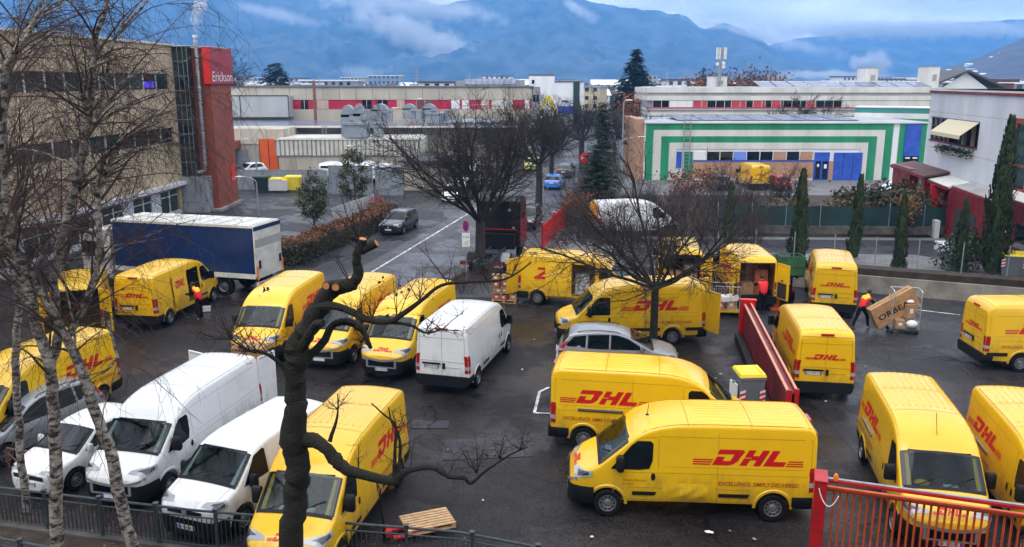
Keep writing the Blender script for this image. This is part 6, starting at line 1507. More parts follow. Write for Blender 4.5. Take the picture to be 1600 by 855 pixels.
MB().extr([(x, 1.16, z) for x, z in ((4.75, 1.65), (5.95, 1.65), (5.82, 2.45), (4.75, 2.45))], (0, .01, 0), 'glass').extr([(x, -1.17, z) for x, z in ((4.75, 1.65), (5.95, 1.65), (5.82, 2.45), (4.75, 2.45))], (0, .01, 0), 'glass').build('side_window', cb)
MB().add([(6.17, -1.05, 1.7), (6.17, 1.05, 1.7), (5.98, 1.0, 2.6), (5.98, -1.0, 2.6)], [(0, 1, 2, 3)], 'glass') ; q = MB(); q.add([(6.17, -1.05, 1.7), (6.17, 1.05, 1.7), (5.985, 1.0, 2.65), (5.985, -1.0, 2.65)], [(0, 1, 2, 3)], 'glass'); q.build('windscreen', cb)
q = MB(); q.box((5.9, 0, .55), (.5, 2.3, .4), 'plastic'); q.build('front_bumper', cb)
for x in (5.2, -2.2):
    for sd_ in (1, -1):
        mb = MB(); mb.lathe((0, 0, 0), (0, 1, 0), [(.28, -.16), (.48, -.16), (.5, -.1), (.5, .1), (.48, .16), (.28, .15)], 'rubber', 24); w_o = mb.build('wheel', bt, (x, sd_*1.0, .5)); MB().lathe((0, 0, 0), (0, sd_, 0), [(.29, .14), (.24, .06), (.1, .10), (.001, .12)], 'rim', 20).build('rim', w_o)
for sd_ in (1, -1): MB().box((5.75, sd_*1.38, 2.2), (.12, .28, .6), 'plastic').bar((5.8, sd_*1.12, 2.4), (5.75, sd_*1.38, 2.4), .04, .04, 'plastic').build('wing_mirror', bt)

# ------------------------------------------------------------ dark tractor unit
tk = empty('tractor_unit', 'dark lorry tractor without trailer standing behind the street tree', 'truck', (-.9, 48.6, 0), R(79))
mb = MB(); P = [(1.1, .9), (3.2, .9), (3.25, 2.0), (3.0, 3.2), (2.6, 3.75), (1.25, 3.95), (1.05, 3.6)]
mb.extr([(x, -1.22, z) for x, z in P], (0, 2.44, 0), 'black_paint'); cb = mb.build('cab', tk)
MB().box((1.03, 0, 1.95), (.03, 2.0, .05), 'bright_red').build('red_stripe', cb)
for y in (-.55, .55): MB().lathe((1.09, y, 3.1), (-1, 0, 0), [(.10, 0), (.09, .05), (.001, .06)], 'lamp_clear', 12).build('work_light', cb)
MB().lathe((1.05, -.8, 2.05), (-1, 0, 0), [(.08, 0), (.07, .05), (.001, .06)], 'lamp_clear', 12).build('work_light', cb)
q = MB(); q.add([(3.26, -1.1, 2.05), (3.26, 1.1, 2.05), (3.02, 1.05, 3.1), (3.02, -1.05, 3.1)], [(0, 1, 2, 3)], 'glass'); q.build('windscreen', cb)
for sd_ in (1, -1): MB().extr([(x, sd_*1.225, z) for x, z in ((1.9, 2.0), (3.1, 2.0), (2.95, 2.9), (1.9, 2.9))], (0, sd_*.01, 0), 'glass').build('side_window', cb)
mb = MB(); 
for y in (-.42, .42): mb.box((-1.4, y, .88), (5.2, .09, .26), 'fence_iron')
for x in (-3.9, -3, -2, -1, 0): mb.box((x, 0, .86), (.12, .8, .14), 'fence_iron')
mb.box((-1.7, 0, 1.10), (.9, .8, .08), 'fence_iron'); mb.box((0.7, 0, 1.3), (.5, 1.9, .9), 'plastic'); mb.build('chassis', tk)
for sd_ in (1, -1):
    mb = MB(); P = [[(-1.9+math.cos(a)*.62, sd_*y, .52+math.sin(a)*.62) for y in (.75, 1.22)] for a in np.linspace(.15, PI-.15, 9)]; mb.grid(P, 'grey_wall' if sd_ < 0 else 'plastic'); mb.build('mudguard', tk)
    MB().box((-3.75, sd_*.95, .85), (.30, .55, .26), 'plastic').box((-3.92, sd_*.95, .88), (.03, .48, .12), 'lamp_red').box((-3.92, sd_*.95, .76), (.03, .48, .10), 'lamp_clear').build('tail_light', tk)
    for x in (2.3, -1.9):
        mb = MB(); mb.lathe((0, 0, 0), (0, 1, 0), [(.28, -.17), (.48, -.17), (.5, -.1), (.5, .1), (.48, .17), (.28, .15)], 'rubber', 24); w_o = mb.build('wheel', tk, (x, sd_*.98, .5)); MB().lathe((0, 0, 0), (0, sd_, 0), [(.29, .16), (.22, .06), (.12, .14), (.001, .15)], 'rim', 20).build('rim', w_o)

# ------------------------------------------------------------ parcels
GP = 'parcels stacked in the loading corner'
r3 = random.Random(21)
pallet('pale pallet under the pile of cartons by the open van', (-.35, 40.2, 0), R(-8), None)
k = 0
for zl, n_ in ((.15, 6), (.47, 6), (.79, 5), (1.11, 3)):
    for i in range(n_):
        x = -.35+(-.38+(i % 3)*.38)+r3.uniform(-.06, .06); y = 40.2+(-.2 if i < 3 else .2)+r3.uniform(-.06, .06); h = r3.uniform(.24, .315)
        one_box(f'{["front", "back"][i//3]} {["left", "middle", "right"][i%3]} carton in the {["bottom", "second", "third", "top"][[.15, .47, .79, 1.11].index(zl)]} layer of the pallet pile', (x, y, zl+(.32 if False else 0)), (r3.uniform(.26, .36), r3.uniform(.26, .36), h), r3.uniform(-.4, .4)+R(-8), r3.choice(('cardboard', 'cardboard_red', 'paper', 'cardboard')), 'cartons piled on the pallet'); k += 1
mb = MB(); q = Vector((3.43, 39.9, 0)); ang = R(345)
def loc2(rt_, x, y, z): m_ = Matrix.Rotation(rt_.rotation_euler.z, 3, 'Z'); return Vector((rt_.location.x, rt_.location.y, 0))+m_ @ Vector((x, y, z))
for rt_, nm, spots in ((vM, 'open side-door van', [(.1, -.40, .9, 'shrinkwrap'), (.32, .1, .8, 'cardboard'), (-.4, .2, .8, 'cardboard'), (-1.2, 0, .8, 'cardboard_dark')]), (vN, 'van behind the silver car', [(-2.2, .3, 1.0, 'cardboard'), (-2.0, -.4, .7, 'cardboard_red')]),
    (vP, 'van behind the bare tree', [(-2.4, .35, .7, 'cardboard'), (-2.2, -.4, 1.0, 'shrinkwrap')]), (vP2, 'van where the courier loads', [(-2.3, -.35, 1.2, 'cardboard_red'), (-2.5, .35, .6, 'cardboard'), (-1.6, 0, 1.3, 'cardboard')])):
    for i, (x, y, h, m) in enumerate(spots):
        p = loc2(rt_, x, y, .61)
        if m == 'shrinkwrap' and rt_ is vM:
            mb = MB(); 
            for a in range(3):
                for b in range(3): mb.box((a*.22-.22, 0, .17+b*.3), (.21, .42, .28), m)
            mb.box((0, 0, .48), (.68, .45, .96), m); o = mb.build('wrapped_parcels', None, p, rt_.rotation_euler.z); tag(o, 'stack of parcels in shiny wrap inside the open side door', 'parcel stack')
        else:
            one_box(f'{["tall", "broad", "brown", "squat"][i]} carton stack inside the {nm}', p, (.55, .6, h), rt_.rotation_euler.z+.1*i, m, None, 'parcel_stack', 'parcel stack')
# carton behind the white van
p = loc2(vE, -3.55, .35, 0); r_ = one_box('tall brown carton standing behind the long white van', (p.x, p.y, .02), (.6, 1.0, 2.32), vE.rotation_euler.z, 'cardboard')
p = loc2(vE, -3.2, -.2, 0); one_box('smaller carton beside the tall one behind the white van', (p.x, p.y, .02), (.5, .5, 1.1), vE.rotation_euler.z, 'cardboard_dark')
tag(MB().box((0, 0, .09), (.42, .3, .18), 'paper').box((0, 0, .185), (.44, .32, .02), 'grey_panel').build('storage_box', None, G(322, 486)+Vector((0, 0, .01)), .3), 'white plastic box on the ground beside the courier', 'box')

# foreground pallet + pallet truck
pl1 = pallet('empty pale wooden pallet lying beside the railing', G(668, 824)+Vector((0, 0, .08)), R(22))
rj = empty('pallet_truck', 'red pallet truck with upright black handle behind the railing', 'pallet truck', G(625, 836), R(22))
MB().tube([(-.35, 0, .15), (-.42, 0, .7), (-.45, 0, 1.15)], .03, 'plastic', 8).build('shaft', rj)
MB().tube([(-.45, -.04, 1.15), (-.46, -.16, 1.20), (-.47, -.16, 1.36), (-.47, .16, 1.36), (-.46, .16, 1.20), (-.45, .04, 1.15)], .018, 'plastic', 6).build('handle', rj)
mb = MB(); mb.box((-.3, 0, .16), (.14, .34, .16), 'gate_red')
for y in (-.19, .19): mb.box((.35, y, .07), (1.1, .15, .05), 'gate_red')
mb.build('forks', rj)
for y in (-.08, .08): MB().lathe((-.33, y, .09), (0, 1, 0), [(.001, -.03), (.09, -.03), (.09, .03), (.001, .03)], 'rubber', 14).build('wheel', rj)

# ------------------------------------------------------------ couriers
person('courier in red and yellow vest leaning into the side door of the left yellow van', G(314, 500), R(75), dict(chest=(0, .14, 1.28), neckb=(0, .2, 1.42), neck=(0, .25, 1.5), head=(0, .3, 1.58), crown=(0, .32, 1.67), shR=(.19, .16, 1.38), shL=(-.19, .16, 1.38), elR=(.25, .34, 1.2), wrR=(.16, .55, 1.15), elL=(-.25, .34, 1.2), wrL=(-.16, .56, 1.18), kneeL=(-.11, .1, .5), ankL=(-.11, -.06, .09), toeL=(-.12, .11, .04)), 1.02)
person('courier with red back stacking parcels at the open load bay', (11.65, 38.0), R(8), dict(chest=(0, .1, 1.3), neckb=(0, .16, 1.45), neck=(0, .2, 1.53), head=(0, .24, 1.62), crown=(0, .26, 1.7), elR=(.3, .3, 1.3), wrR=(.2, .52, 1.42), elL=(-.3, .3, 1.25), wrL=(-.2, .52, 1.3), shR=(.2, .1, 1.41), shL=(-.2, .1, 1.41)), 1.02, yoke=False)
person('courier striding behind the long brown box he is pushing', G(1345, 512), R(-62), dict(pelvis=(0, -.05, .92), waist=(0, .02, 1.06), chest=(0, .16, 1.25), neckb=(0, .25, 1.4), neck=(0, .30, 1.47), head=(0, .35, 1.56), crown=(0, .36, 1.65), hipR=(.1, -.03, .88), kneeR=(.11, .22, .5), ankR=(.11, .28, .09), toeR=(.12, .45, .04), hipL=(-.1, -.05, .88), kneeL=(-.11, -.2, .5), ankL=(-.11, -.40, .11), toeL=(-.12, -.25, .04), shR=(.2, .18, 1.34), shL=(-.2, .2, 1.34), elR=(.25, .38, 1.12), wrR=(.14, .62, 1.08), elL=(-.25, .40, 1.14), wrL=(-.14, .62, 1.15)), 1.0)
person('courier half hidden behind the branches at the second open van', (8.7, 39.4), R(20), dict(chest=(0, .1, 1.3), neckb=(0, .14, 1.45), elR=(.26, .25, 1.2), wrR=(.2, .5, 1.25), elL=(-.26, .25, 1.2), wrL=(-.2, .5, 1.2)), 1.0)

# long box + roll cage
b0, b1 = G(1363, 512), G(1402, 500); 
mb = MB(); L2, H2, T2 = 2.05, .95, .42
mb.box((L2/2, 0, H2/2), (L2, T2, H2), 'cardboard'); mb.box((L2/2, 0, H2+.003), (L2, .06, .006), 'cardboard_dark')
put_text(mb, 'ORBEA', 'ink', lambda a, b: (.18+a, -T2/2-.005, .30+b), .36, 0, .008, 1.05, width=1.45)
lb = mb.build('long_box', None, (b0.x, b0.y-.42, .12)); lb.rotation_euler = (0, R(-29), R(4)); tag(lb, 'long brown cardboard box lettered in black, tilted onto the roll cage', 'box')
rc = empty('roll_cage', 'tall wire roll cage trolley with parcels on its base', 'roll cage', G(1409, 519), R(-10))
mb = MB(); mb.box((0, 0, .20), (1.15, .8, .05), 'fence_iron'); mb.build('base', rc)
for x in (-.56, .56):
    mb = MB(); mb.tube([(x, -.38, .2), (x, -.38, 1.85), (x, -.3, 1.92), (x, .3, 1.92), (x, .38, 1.85), (x, .38, .2)], .018, 'chrome', 7)
    for z in (.55, .9, 1.25, 1.6): mb.bar((x, -.38, z), (x, .38, z), .012, .012, 'chrome')
    for y in (-.2, 0, .2): mb.bar((x, y, .2), (x, y, 1.9), .008, .008, 'chrome')
    mb.build('side_frame', rc)
mb = MB(); mb.tube([(-.56, .38, 1.9), (.56, .38, 1.9)], .018, 'chrome', 7); mb.tube([(-.56, .38, 1.1), (.56, .38, 1.1)], .012, 'chrome', 6); mb.build('back_frame', rc)
for x in (-.5, .5):
    for y in (-.32, .32): MB().lathe((x, y, .08), (0, 1, 0), [(.001, -.02), (.08, -.02), (.08, .02), (.001, .02)], 'rubber', 12).box((x, y, .14), (.05, .05, .08), 'steel').build('castor', rc)
c0 = rc.location
one_box('brown carton on the roll cage base under the long box', (c0.x-.2, c0.y-.1, .235), (.36, .36, .36), R(-10)); tag(MB().ball((0, 0, .17), .26, 'paper', 12, (1, .8, .68)).build('parcel_bag', None, (c0.x+.34, c0.y-.12, .22)), 'white parcel bag slumped on the roll cage base', 'bag')
tag(MB().ball((0, 0, .1), .17, 'paper', 10, (1, .8, .5)).build('parcel_bag', None, (c0.x+.3, c0.y+.16, 1.22)), 'small white parcel bag on top of the leaning cartons', 'bag')
one_box('carton leaning at the right side of the roll cage under the small bag', (c0.x+.28, c0.y+.16, .62), (.42, .36, .6), R(14), 'cardboard')
# mesh parcel trolley near the tree
rc2 = empty('mesh_cage', 'mesh parcel cage with white bags behind the end of the sliding gate', 'roll cage', (9.95, 38.1, 0), R(-6)); mb = MB(); mb.box((0, 0, .16), (1.2, .9, .06), 'yellow_seam'); mb.build('base', rc2)
for y in (-.43, .43):
    mb = MB(); mb.tube([(-.58, y, .15), (-.58, y, 1.35), (.58, y, 1.35), (.58, y, .15)], .018, 'chrome', 6)
    for x in np.arange(-.5, .58, .12): mb.bar((x, y, .15), (x, y, 1.35), .007, .007, 'chrome')
    for z in np.arange(.3, 1.35, .15): mb.bar((-.58, y, z), (.58, y, z), .007, .007, 'chrome')
    mb.build('mesh_side', rc2)
for i, (x, y, z, m) in enumerate(((-.3, 0, .2, 'cardboard_red'), (.2, .1, .2, 'cardboard'), (-.1, -.1, .62, 'paper'), (.28, 0, .62, 'paper'))): one_box(['reddish carton low in the mesh cage', 'brown carton low in the mesh cage', 'white parcel on the reddish carton in the mesh cage', 'white parcel at the right in the mesh cage'][i], (rc2.location.x+x, rc2.location.y+y, z), (.4, .5, .4 if m != 'paper' else .22), .2*i, m)

# forklift with green crate
fk = empty('forklift', 'forklift holding a green wire crate beside the yellow van', 'forklift', (13.25, 40.8, 0), R(-92))
mb = MB(); 
for y in (-.32, .32): mb.box((1.0, y, 1.15), (.10, .08, 2.3), 'plastic')
mb.box((1.0, 0, 2.28), (.08, .7, .06), 'plastic'); mb.box((1.05, 0, .9), (.05, .7, .08), 'plastic')
for y in (-.12, .12): mb.bar((1.0, y, .2), (1.0, y, 2.2), .04, .04, 'steel')
mb.build('mast', fk)
mb = MB(); mb.box((0, 0, .55), (1.5, 1.0, .55), 'bright_red'); mb.box((-.75, 0, .75), (.45, 1.0, .75), 'plastic'); mb.box((.1, 0, .95), (.45, .5, .35), 'plastic'); mb.box((-.15, 0, 1.25), (.12, .5, .55), 'plastic'); mb.build('body', fk)
mb = MB()
for x, y in ((.6, .45), (.6, -.45), (-.6, .45), (-.6, -.45)): mb.bar((x, y, .7), (x*.85, y, 2.1), .05, .05, 'plastic')
mb.box((0, 0, 2.12), (1.1, .98, .05), 'plastic'); mb.build('overhead_guard', fk)
for x in (.55, -.6):
    for y in (-.5, .5): MB().lathe((x, y, .28), (0, 1, 0), [(.001, -.09), (.28, -.09), (.28, .09), (.001, .09)], 'rubber', 18).build('wheel', fk)
mb = MB()
for y in (-.25, .25): mb.box((1.6, y, 1.52), (1.1, .1, .04), 'plastic')
mb.build('forks', fk)
mat('crate_green', (.02, .10, .04), .6, noise=.3, nscale=3)
gcr = empty('wire_crate', 'green metal crate raised on the forklift forks', 'crate', (13.2, 39.2, 1.56), 0); mb = MB()
mb.box((0, 0, .03), (1.1, .9, .06), 'crate_green')
for a, b in (((-.55, -.45), (.55, -.45)), ((.55, -.45), (.55, .45)), ((.55, .45), (-.55, .45)), ((-.55, .45), (-.55, -.45))):
    for z in (.95, .5): mb.bar((*a, z), (*b, z), .04, .04, 'crate_green')
    mb.bar((*a, 0), (*a, .97), .05, .05, 'crate_green')
    mb.add([(*a, 0), (*b, 0), (*b, .93), (*a, .93)], [(0, 1, 2, 3)], 'crate_green') if a[0] != .55 else None
mb.build('frame', gcr)
one_box('small blue-white parcel on the green crate', (13.45, 39.15, 2.2), (.4, .3, .12), .3, 'blue_pale', None, 'parcel', 'parcel')
# orange-red ramp post beside van
tag(MB().bar((12.55, 38.7, .0), (12.6, 38.8, 1.5), .22, .14, 'orange_red').box((12.5, 38.6, .06), (.6, .4, .1), 'orange_red').box((12.62, 38.8, 1.5), (.3, .2, .08), 'orange_red').build('loading_stand'), 'upright orange-red steel stand at the right of the open load bay', 'stand')

# ------------------------------------------------------------ gates, fences, walls
def slide_gate():
    a, b = Vector((8.22, 23.7, 0)), Vector((9.62, 33.7, 0)); t = (b-a).normalized(); n = Vector((t.y, -t.x, 0))
    r = empty('sliding_gate', 'solid dark red sliding gate leaf with pale top rails, pushed open along the yard', 'gate', a)
    mb = MB(); mb.add([], [], 'dark_red'); L_ = (b-a).length
    f = lambda s_, o, z: t*s_+n*o+Vector((0, 0, z))
    def q(m_, s0, s1, o0, o1, z0, z1): 
        V = [f(s, o, z) for z in (z0, z1) for s, o in ((s0, o0), (s1, o0), (s1, o1), (s0, o1))]; mb.add(V, [(3, 2, 1, 0), (4, 5, 6, 7), (0, 1, 5, 4), (1, 2, 6, 5), (2, 3, 7, 6), (3, 0, 4, 7)], m_)
    q('dark_red', 0, L_, -.03, .03, .12, 1.55); mb.build('panel', r)
    mb = MB(); q('peach', 0, L_, -.05, .03, 1.55, 1.60); q('dark_red', 0, L_, .06, .22, 1.50, 1.54); q('peach', 0, L_, .20, .27, 1.60, 1.65); q('dark_red', 0, L_, .21, .26, .1, 1.6); mb.build('top_rail', r)
    mb = MB(); q('gate_red', -.08, 0, -.05, .10, .0, 1.64); q('gate_red', -.08, 0, .17, .30, .0, 1.68); mb.build('near_post', r)
    mb = MB(); q('bright_red', L_, L_+.2, -.18, .42, .0, 1.72); q('bright_red', L_-.02, L_+.24, -.22, .46, 1.72, 1.78); mb.build('far_post', r)
    mb = MB(); q('plastic', .02, L_, -.34, -.08, .0, .35); mb.build('base_beam', r)
slide_gate()
tag(waste_bin('grey waste container with a yellow lid beside the dark red sliding gate', (7.55, 25.5, 0), R(4), 'grey_bin', 'bin_yellow', .80, .78, 1.55), None)
tag(MB().box((0, 0, .62), (.05, .5, .9), 'paper').box((0, 0, .35), (.06, .5, .3), 'blue_door').build('notice_panel', None, (7.08, 25.5, .15), R(10)), 'white and blue board leaning on the left side of the yellow-lidded container', 'board')
def barred_gate():
    a, b = G(1284, 745, 2.02), G(1612, 792, 2.0); a.z = b.z = 0; b = a+(b-a)*1.25; t = (b-a).normalized(); n = Vector((t.y, -t.x, 0)); L_ = (b-a).length
    r = empty('barred_gate', 'orange-red barred sliding gate in the lower right corner', 'gate', a)
    f = lambda s_, o, z: t*s_+n*o+Vector((0, 0, z))
    mb = MB(); q = lambda m_, s0, s1, o0, o1, z0, z1: mb.add([f(s, o, z) for z in (z0, z1) for s, o in ((s0, o0), (s1, o0), (s1, o1), (s0, o1))], [(3, 2, 1, 0), (4, 5, 6, 7), (0, 1, 5, 4), (1, 2, 6, 5), (2, 3, 7, 6), (3, 0, 4, 7)], m_)
    q('orange_red', .12, L_, -.04, .04, 1.72, 1.80); q('orange_red', .12, L_, -.04, .04, .18, .30); q('orange_red', .12, L_, .12, .2, 1.86, 1.90); mb.build('frame', r)
    mb = MB(); q('gate_red', .12, L_, -.30, -.14, 1.84, 1.90); q('steel', .12, L_, -.26, -.18, 1.905, 1.92); mb.build('top_track', r)
    mb = MB()
    for s_ in np.arange(.28, L_, .14): q('orange_red', s_-.021, s_+.021, -.02, .02, .28, 1.74)
    mb.build('bars', r)
    mb = MB(); q('gate_red', -.14, .12, -.34, .24, 0, 2.0); q('gate_red', -.15, .13, -.36, .26, 2.0, 2.03); mb.build('post', r)
    mb = MB(); mb.tube([f(-.05+.5*q_, .26+.12*math.sin(PI*q_), 1.86-.34*math.sin(PI*min(1, q_*1.15))**.8+.0*q_) for q_ in np.linspace(0, .82, 14)], .010, 'paper', 6); mb.build('rope', r)
    o = MB().lathe(f(.3, -.1, 1.93), (0, 0, 1), [(.05, 0), (.06, .1), (.03, .16), (.001, .17)], 'lamp_amber', 10).build('warning_lamp', r)
barred_gate()
def railing(label, P, h, name='iron_railing', step=1.5, kerb=True):
    r = empty(name, label, 'railing', (P[0][0], P[0][1], 0)); o = Vector((P[0][0], P[0][1], 0)); P = [Vector((x, y, 0))-o for x, y in P]
    # resample
    S_ = [0]; [S_.append(S_[-1]+(b-a).length) for a, b in zip(P, P[1:])]
    def at(s_):
        for i in range(len(P)-1):
            if s_ <= S_[i+1] or i == len(P)-2: return P[i].lerp(P[i+1], (s_-S_[i])/(S_[i+1]-S_[i]))
    Lt = S_[-1]; n = int(Lt/step)
    for i in range(n+1):
        p = at(i*step); mb = MB(); mb.box((p.x, p.y, h/2+.03), (.07, .07, h+.06), 'fence_iron'); mb.box((p.x, p.y, h+.07), (.11, .11, .03), 'fence_iron'); mb.build('post', r)
    pts = [at(i*Lt/60) for i in range(61)]
    for z, nm, rr in ((h, 'top_rail', .032), (h-.17, 'middle_rail', .02), (.12, 'bottom_rail', .02)):
        MB().tube([p+Vector((0, 0, z)) for p in pts], rr, 'fence_iron', 8).build(nm, r)
    for i in range(n):
        mb = MB()
        for k in range(1, 13): p = at((i+k/13)*step); mb.box((p.x, p.y, (h-.05)/2), (.014, .030, h-.29), 'fence_iron')
        mb.build('bars', r)
    if kerb:
        mb = MB(); n_ = []
        for a, b in zip(pts, pts[1:]):
            mb.bar(a+Vector((0, 0, .0)), b+Vector((0, 0, .0)), .26, .12, 'concrete_dark')
        mb.build('kerb', r)
railing('long dark iron railing running along the bottom of the yard', [(-15.6, 19.3), (-12.38, 18.75), (-7.3, 17.65), (-3.54, 17.05), (-1.2, 16.7), (.54, 16.08), (1.4, 15.2), (1.7, 14.2)], 1.0)
railing('second dark railing in the bottom left corner below the birches', [(-13.4, 17.0), (-11.06, 16.45), (-8.74, 15.75), (-6.5, 14.9)], 1.0, kerb=False)
# tubular hoops near the white cars
for i, (u0, v0, u1, v1) in enumerate(((5, 740, 52, 748), (128, 760, 178, 772))):
    a, b = G(u0, v0), G(u1, v1); a.y += .3; b.y += .3; m_ = a.lerp(b, .5); up = Vector((0, 0, .62))
    o = MB().tube([a, a+up*.95, a+up, b+up, b+up*.9, b+(b-a)*.15], .03, 'pipe_rust', 7).tube([a+up*.8, m_+Vector((0, 0, .1)), b+up*.8], .02, 'pipe_rust', 6).build('bike_hoop'); tag(o, ['bent rusty hoop barrier in front of the silver car', 'bent rusty hoop barrier in front of the white hatchback'][i], 'barrier')
# concrete wall with earth bank and mesh fence
wl = [(9.5, 45.3), (14, 43.3), (17.6, 41.7), (24, 38.6), (34, 34.5)]
wl = [(9.5, 45.6), (14.5, 43.6), (17.9, 42.2), (24.6, 39.4), (36, 35)]
mb = MB(); [mb.bar((a[0], a[1], .42), (b[0], b[1], .42), .28, .88, 'concrete') for a, b in zip(wl, wl[1:])]; o = mb.build('retaining_wall'); tag(o, 'stained low concrete wall along the right end of the yard', 'wall')
mb = MB()
for a, b in zip(wl, wl[1:]): mb.bar((a[0]+.1, a[1]+.55, .60), (b[0]+.1, b[1]+.55, .60), .95, 1.2, 'earth')
o = mb.build('earth_bank'); tag(o, 'dark earth bank held by the concrete wall', None, None, 'structure')
r = empty('wire_fence', 'thin wire mesh fence with grey posts on top of the concrete wall', 'fence', (wl[0][0], wl[0][1], 0)); o0 = Vector((wl[0][0], wl[0][1]+.8, 0))
def on_wall(s_):
    for a, b in zip(wl, wl[1:]):
        L_ = math.hypot(b[0]-a[0], b[1]-a[1])
        if s_ <= L_: return Vector((a[0]+(b[0]-a[0])*s_/L_, a[1]+.9+(b[1]-a[1])*s_/L_, 0))
        s_ -= L_
    return Vector((b[0], b[1]+.9, 0))
base_ = Vector(r.location)
for i in range(14): p = on_wall(i*2.0)-base_; MB().cyl(p+Vector((0, 0, 1.1)), p+Vector((0, 0, 2.75)), .028, 'galv', 7).build('post', r)
for i in range(13):
    mb = MB(); a, b = on_wall(i*2.0)-base_, on_wall(i*2.0+2)-base_
    for z in (1.35, 2.0, 2.65): mb.bar(a+Vector((0, 0, z)), b+Vector((0, 0, z)), .006, .006, 'fence_iron')
    for k in range(8): c = a.lerp(b, k/8); mb.bar(c+Vector((0, 0, 1.25)), c+Vector((0, 0, 2.7)), .004, .004, 'fence_iron')
    mb.build('wire_mesh', r)
# green screen fence
r = empty('green_screen_fence', 'dark green mesh screen fence across the garden edge', 'fence', (16, 58.6, 0)); 
for i in range(8):
    a = Vector((-1.6+i*2.35, -.12*i, 0)); b = Vector((-1.6+(i+1)*2.35, -.12*(i+1), 0)); mb = MB(); P = []
    for k in range(7): p = a.lerp(b, k/6); off = .05*math.sin(k*2.1+i); P.append([(p.x, p.y+off*q_, .55+1.55*q_-.06*math.sin(PI*k/6)*(q_ == 1)) for q_ in (0, .5, 1)])
    mb.grid(P, 'mesh_green'); mb.grid([[(x, y+.03, z) for x, y, z in c] for c in P], 'mesh_green'); mb.build('screen', r)
    MB().cyl(a+Vector((0, -.06, .3)), a+Vector((0, -.06, 2.3)), .025, 'galv', 6).build('post', r)
mb = MB(); mb.bar((-1.6, -.0, .42), (17.2, -.98, .42), .25, .55, 'concrete_dark'); mb.build('plinth', r)
# bright red fence panels beside street
r = empty('red_panel_fence', 'bright red solid fence panels running back from the open yellow van', 'fence', (1.9, 52.3, 0))
for i in range(3):
    a = Vector((.22*i*4.3, i*4.3, 0)); b = Vector((.22*(i+1)*4.3-.03, (i+1)*4.3-.12, 0))
    mb = MB(); mb.bar(a+Vector((0, 0, .95)), b+Vector((0, 0, .95)), .06, 1.5, 'bright_red'); mb.build('panel', r)
    mb = MB(); mb.box((a.x, a.y, .95), (.12, .12, 1.9), 'gate_red'); mb.box((a.x, a.y, 1.92), (.2, .2, .03), 'peach'); mb.build('post', r)
r = empty('red_tube_fence', 'low red tubular fence by the blue hatchback', 'fence', (4.9, 66.5, 0))
for i in range(6):
    p = Vector((.22*i*2.6, i*2.6, 0)); q_ = Vector((.22*(i+1)*2.6, (i+1)*2.6, 0)); MB().cyl(p, p+Vector((0, 0, 1.6 if i % 2 else 1.1)), .05, 'bright_red', 8).build('post', r); MB().tube([p+Vector((0, 0, .9)), q_+Vector((0, 0, .9))], .035, 'bright_red', 6).tube([p+Vector((0, 0, .45)), q_+Vector((0, 0, .45))], .035, 'bright_red', 6).build('rail', r)
# grey metal screens in the left lot
r = empty('metal_screen', 'grey corrugated metal screen round the waste corner', 'fence', (-24, 84, 0))
def scr(a, b, h, m='grey_wall'):
    a = Vector((a[0]+24, a[1]-84, 0)); b = Vector((b[0]+24, b[1]-84, 0)); mb = MB(); n = int((b-a).length/.3); t = (b-a).normalized(); s_ = Vector((t.y, -t.x, 0)); P = []
    for k in range(n+1): p = a.lerp(b, k/n)+s_*(.05 if k % 2 else 0); P.append([tuple(p), tuple(p+Vector((0, 0, h)))])
    mb.grid(P, m, False); mb.bar(a+Vector((0, 0, h)), b+Vector((0, 0, h)), .1, .07, 'galv'); mb.build('panel', r)
    for k in range(0, n+1, 7): p = a.lerp(b, k/n); MB().box((p.x, p.y, h/2), (.08, .12, h+.06), 'galv').build('post', r)
scr((-29, 83.6), (-19.2, 84.3), 1.9); scr((-19.4, 84.2), (-17.8, 81.8), 2.0, 'galv'); scr((-17.4, 80.4), (-13.2, 79.8), 2.7, 'galv'); scr((-12.6, 79.6), (-10.2, 79.2), 2.2, 'galv')
r = empty('grey_container', 'dark grey open container beside the metal screen', 'container', (-11.9, 84.5, 0)); MB().box((0, 0, 1.1), (3.2, 2.2, 2.2), 'grey_wall').box((0, 0, 2.22), (3.3, 2.3, .08), 'galv').build('body', r); MB().box((.2, -1.12, 1.2), (2.6, .05, 1.3), 'interior').build('opening', r)
r = empty('low_garage', 'low cream garage with a dark flat roof behind the street tree', 'building', (-7.6, 83, 0)); MB().box((0, 2.5, 1.35), (6.0, 5, 2.7), 'beige_low').build('wall', r); MB().box((0, 2.5, 2.85), (7.0, 6, .25), 'roof_dark').build('roof', r); MB().box((1.0, -.03, 1.1), (2.0, .08, 2.1), 'band_grey').build('door', r)
r = empty('blue_glass_office', 'grey building with dark green glass behind the bare street tree', 'building', (-6.5, 112, 0)); MB().box((0, 4, 2.6), (9, 8, 5.2), 'grey_panel').build('wall', r); MB().box((2.2, -.04, 2.2), (3.6, .1, 3.8), 'glass_green').build('window', r); MB().box((0, 4, 5.26), (9.4, 8.4, .14), 'roof_grey').build('roof', r)
# timber board fence by hedge
r = empty('board_fence', 'weathered grey board fence between lot and orange hedge', 'fence', (-13, 62, 0)); a, b = Vector((1.9, 5.5, 0)), Vector((.1, -2.5, 0)); mb = MB()
for i in range(10):
    p, q_ = a.lerp(b, i/10), a.lerp(b, (i+1)/10-.01); MB().bar(p+Vector((0, 0, .85)), q_+Vector((0, 0, .85)), .05, 1.7, 'grey_panel').build('board', r)
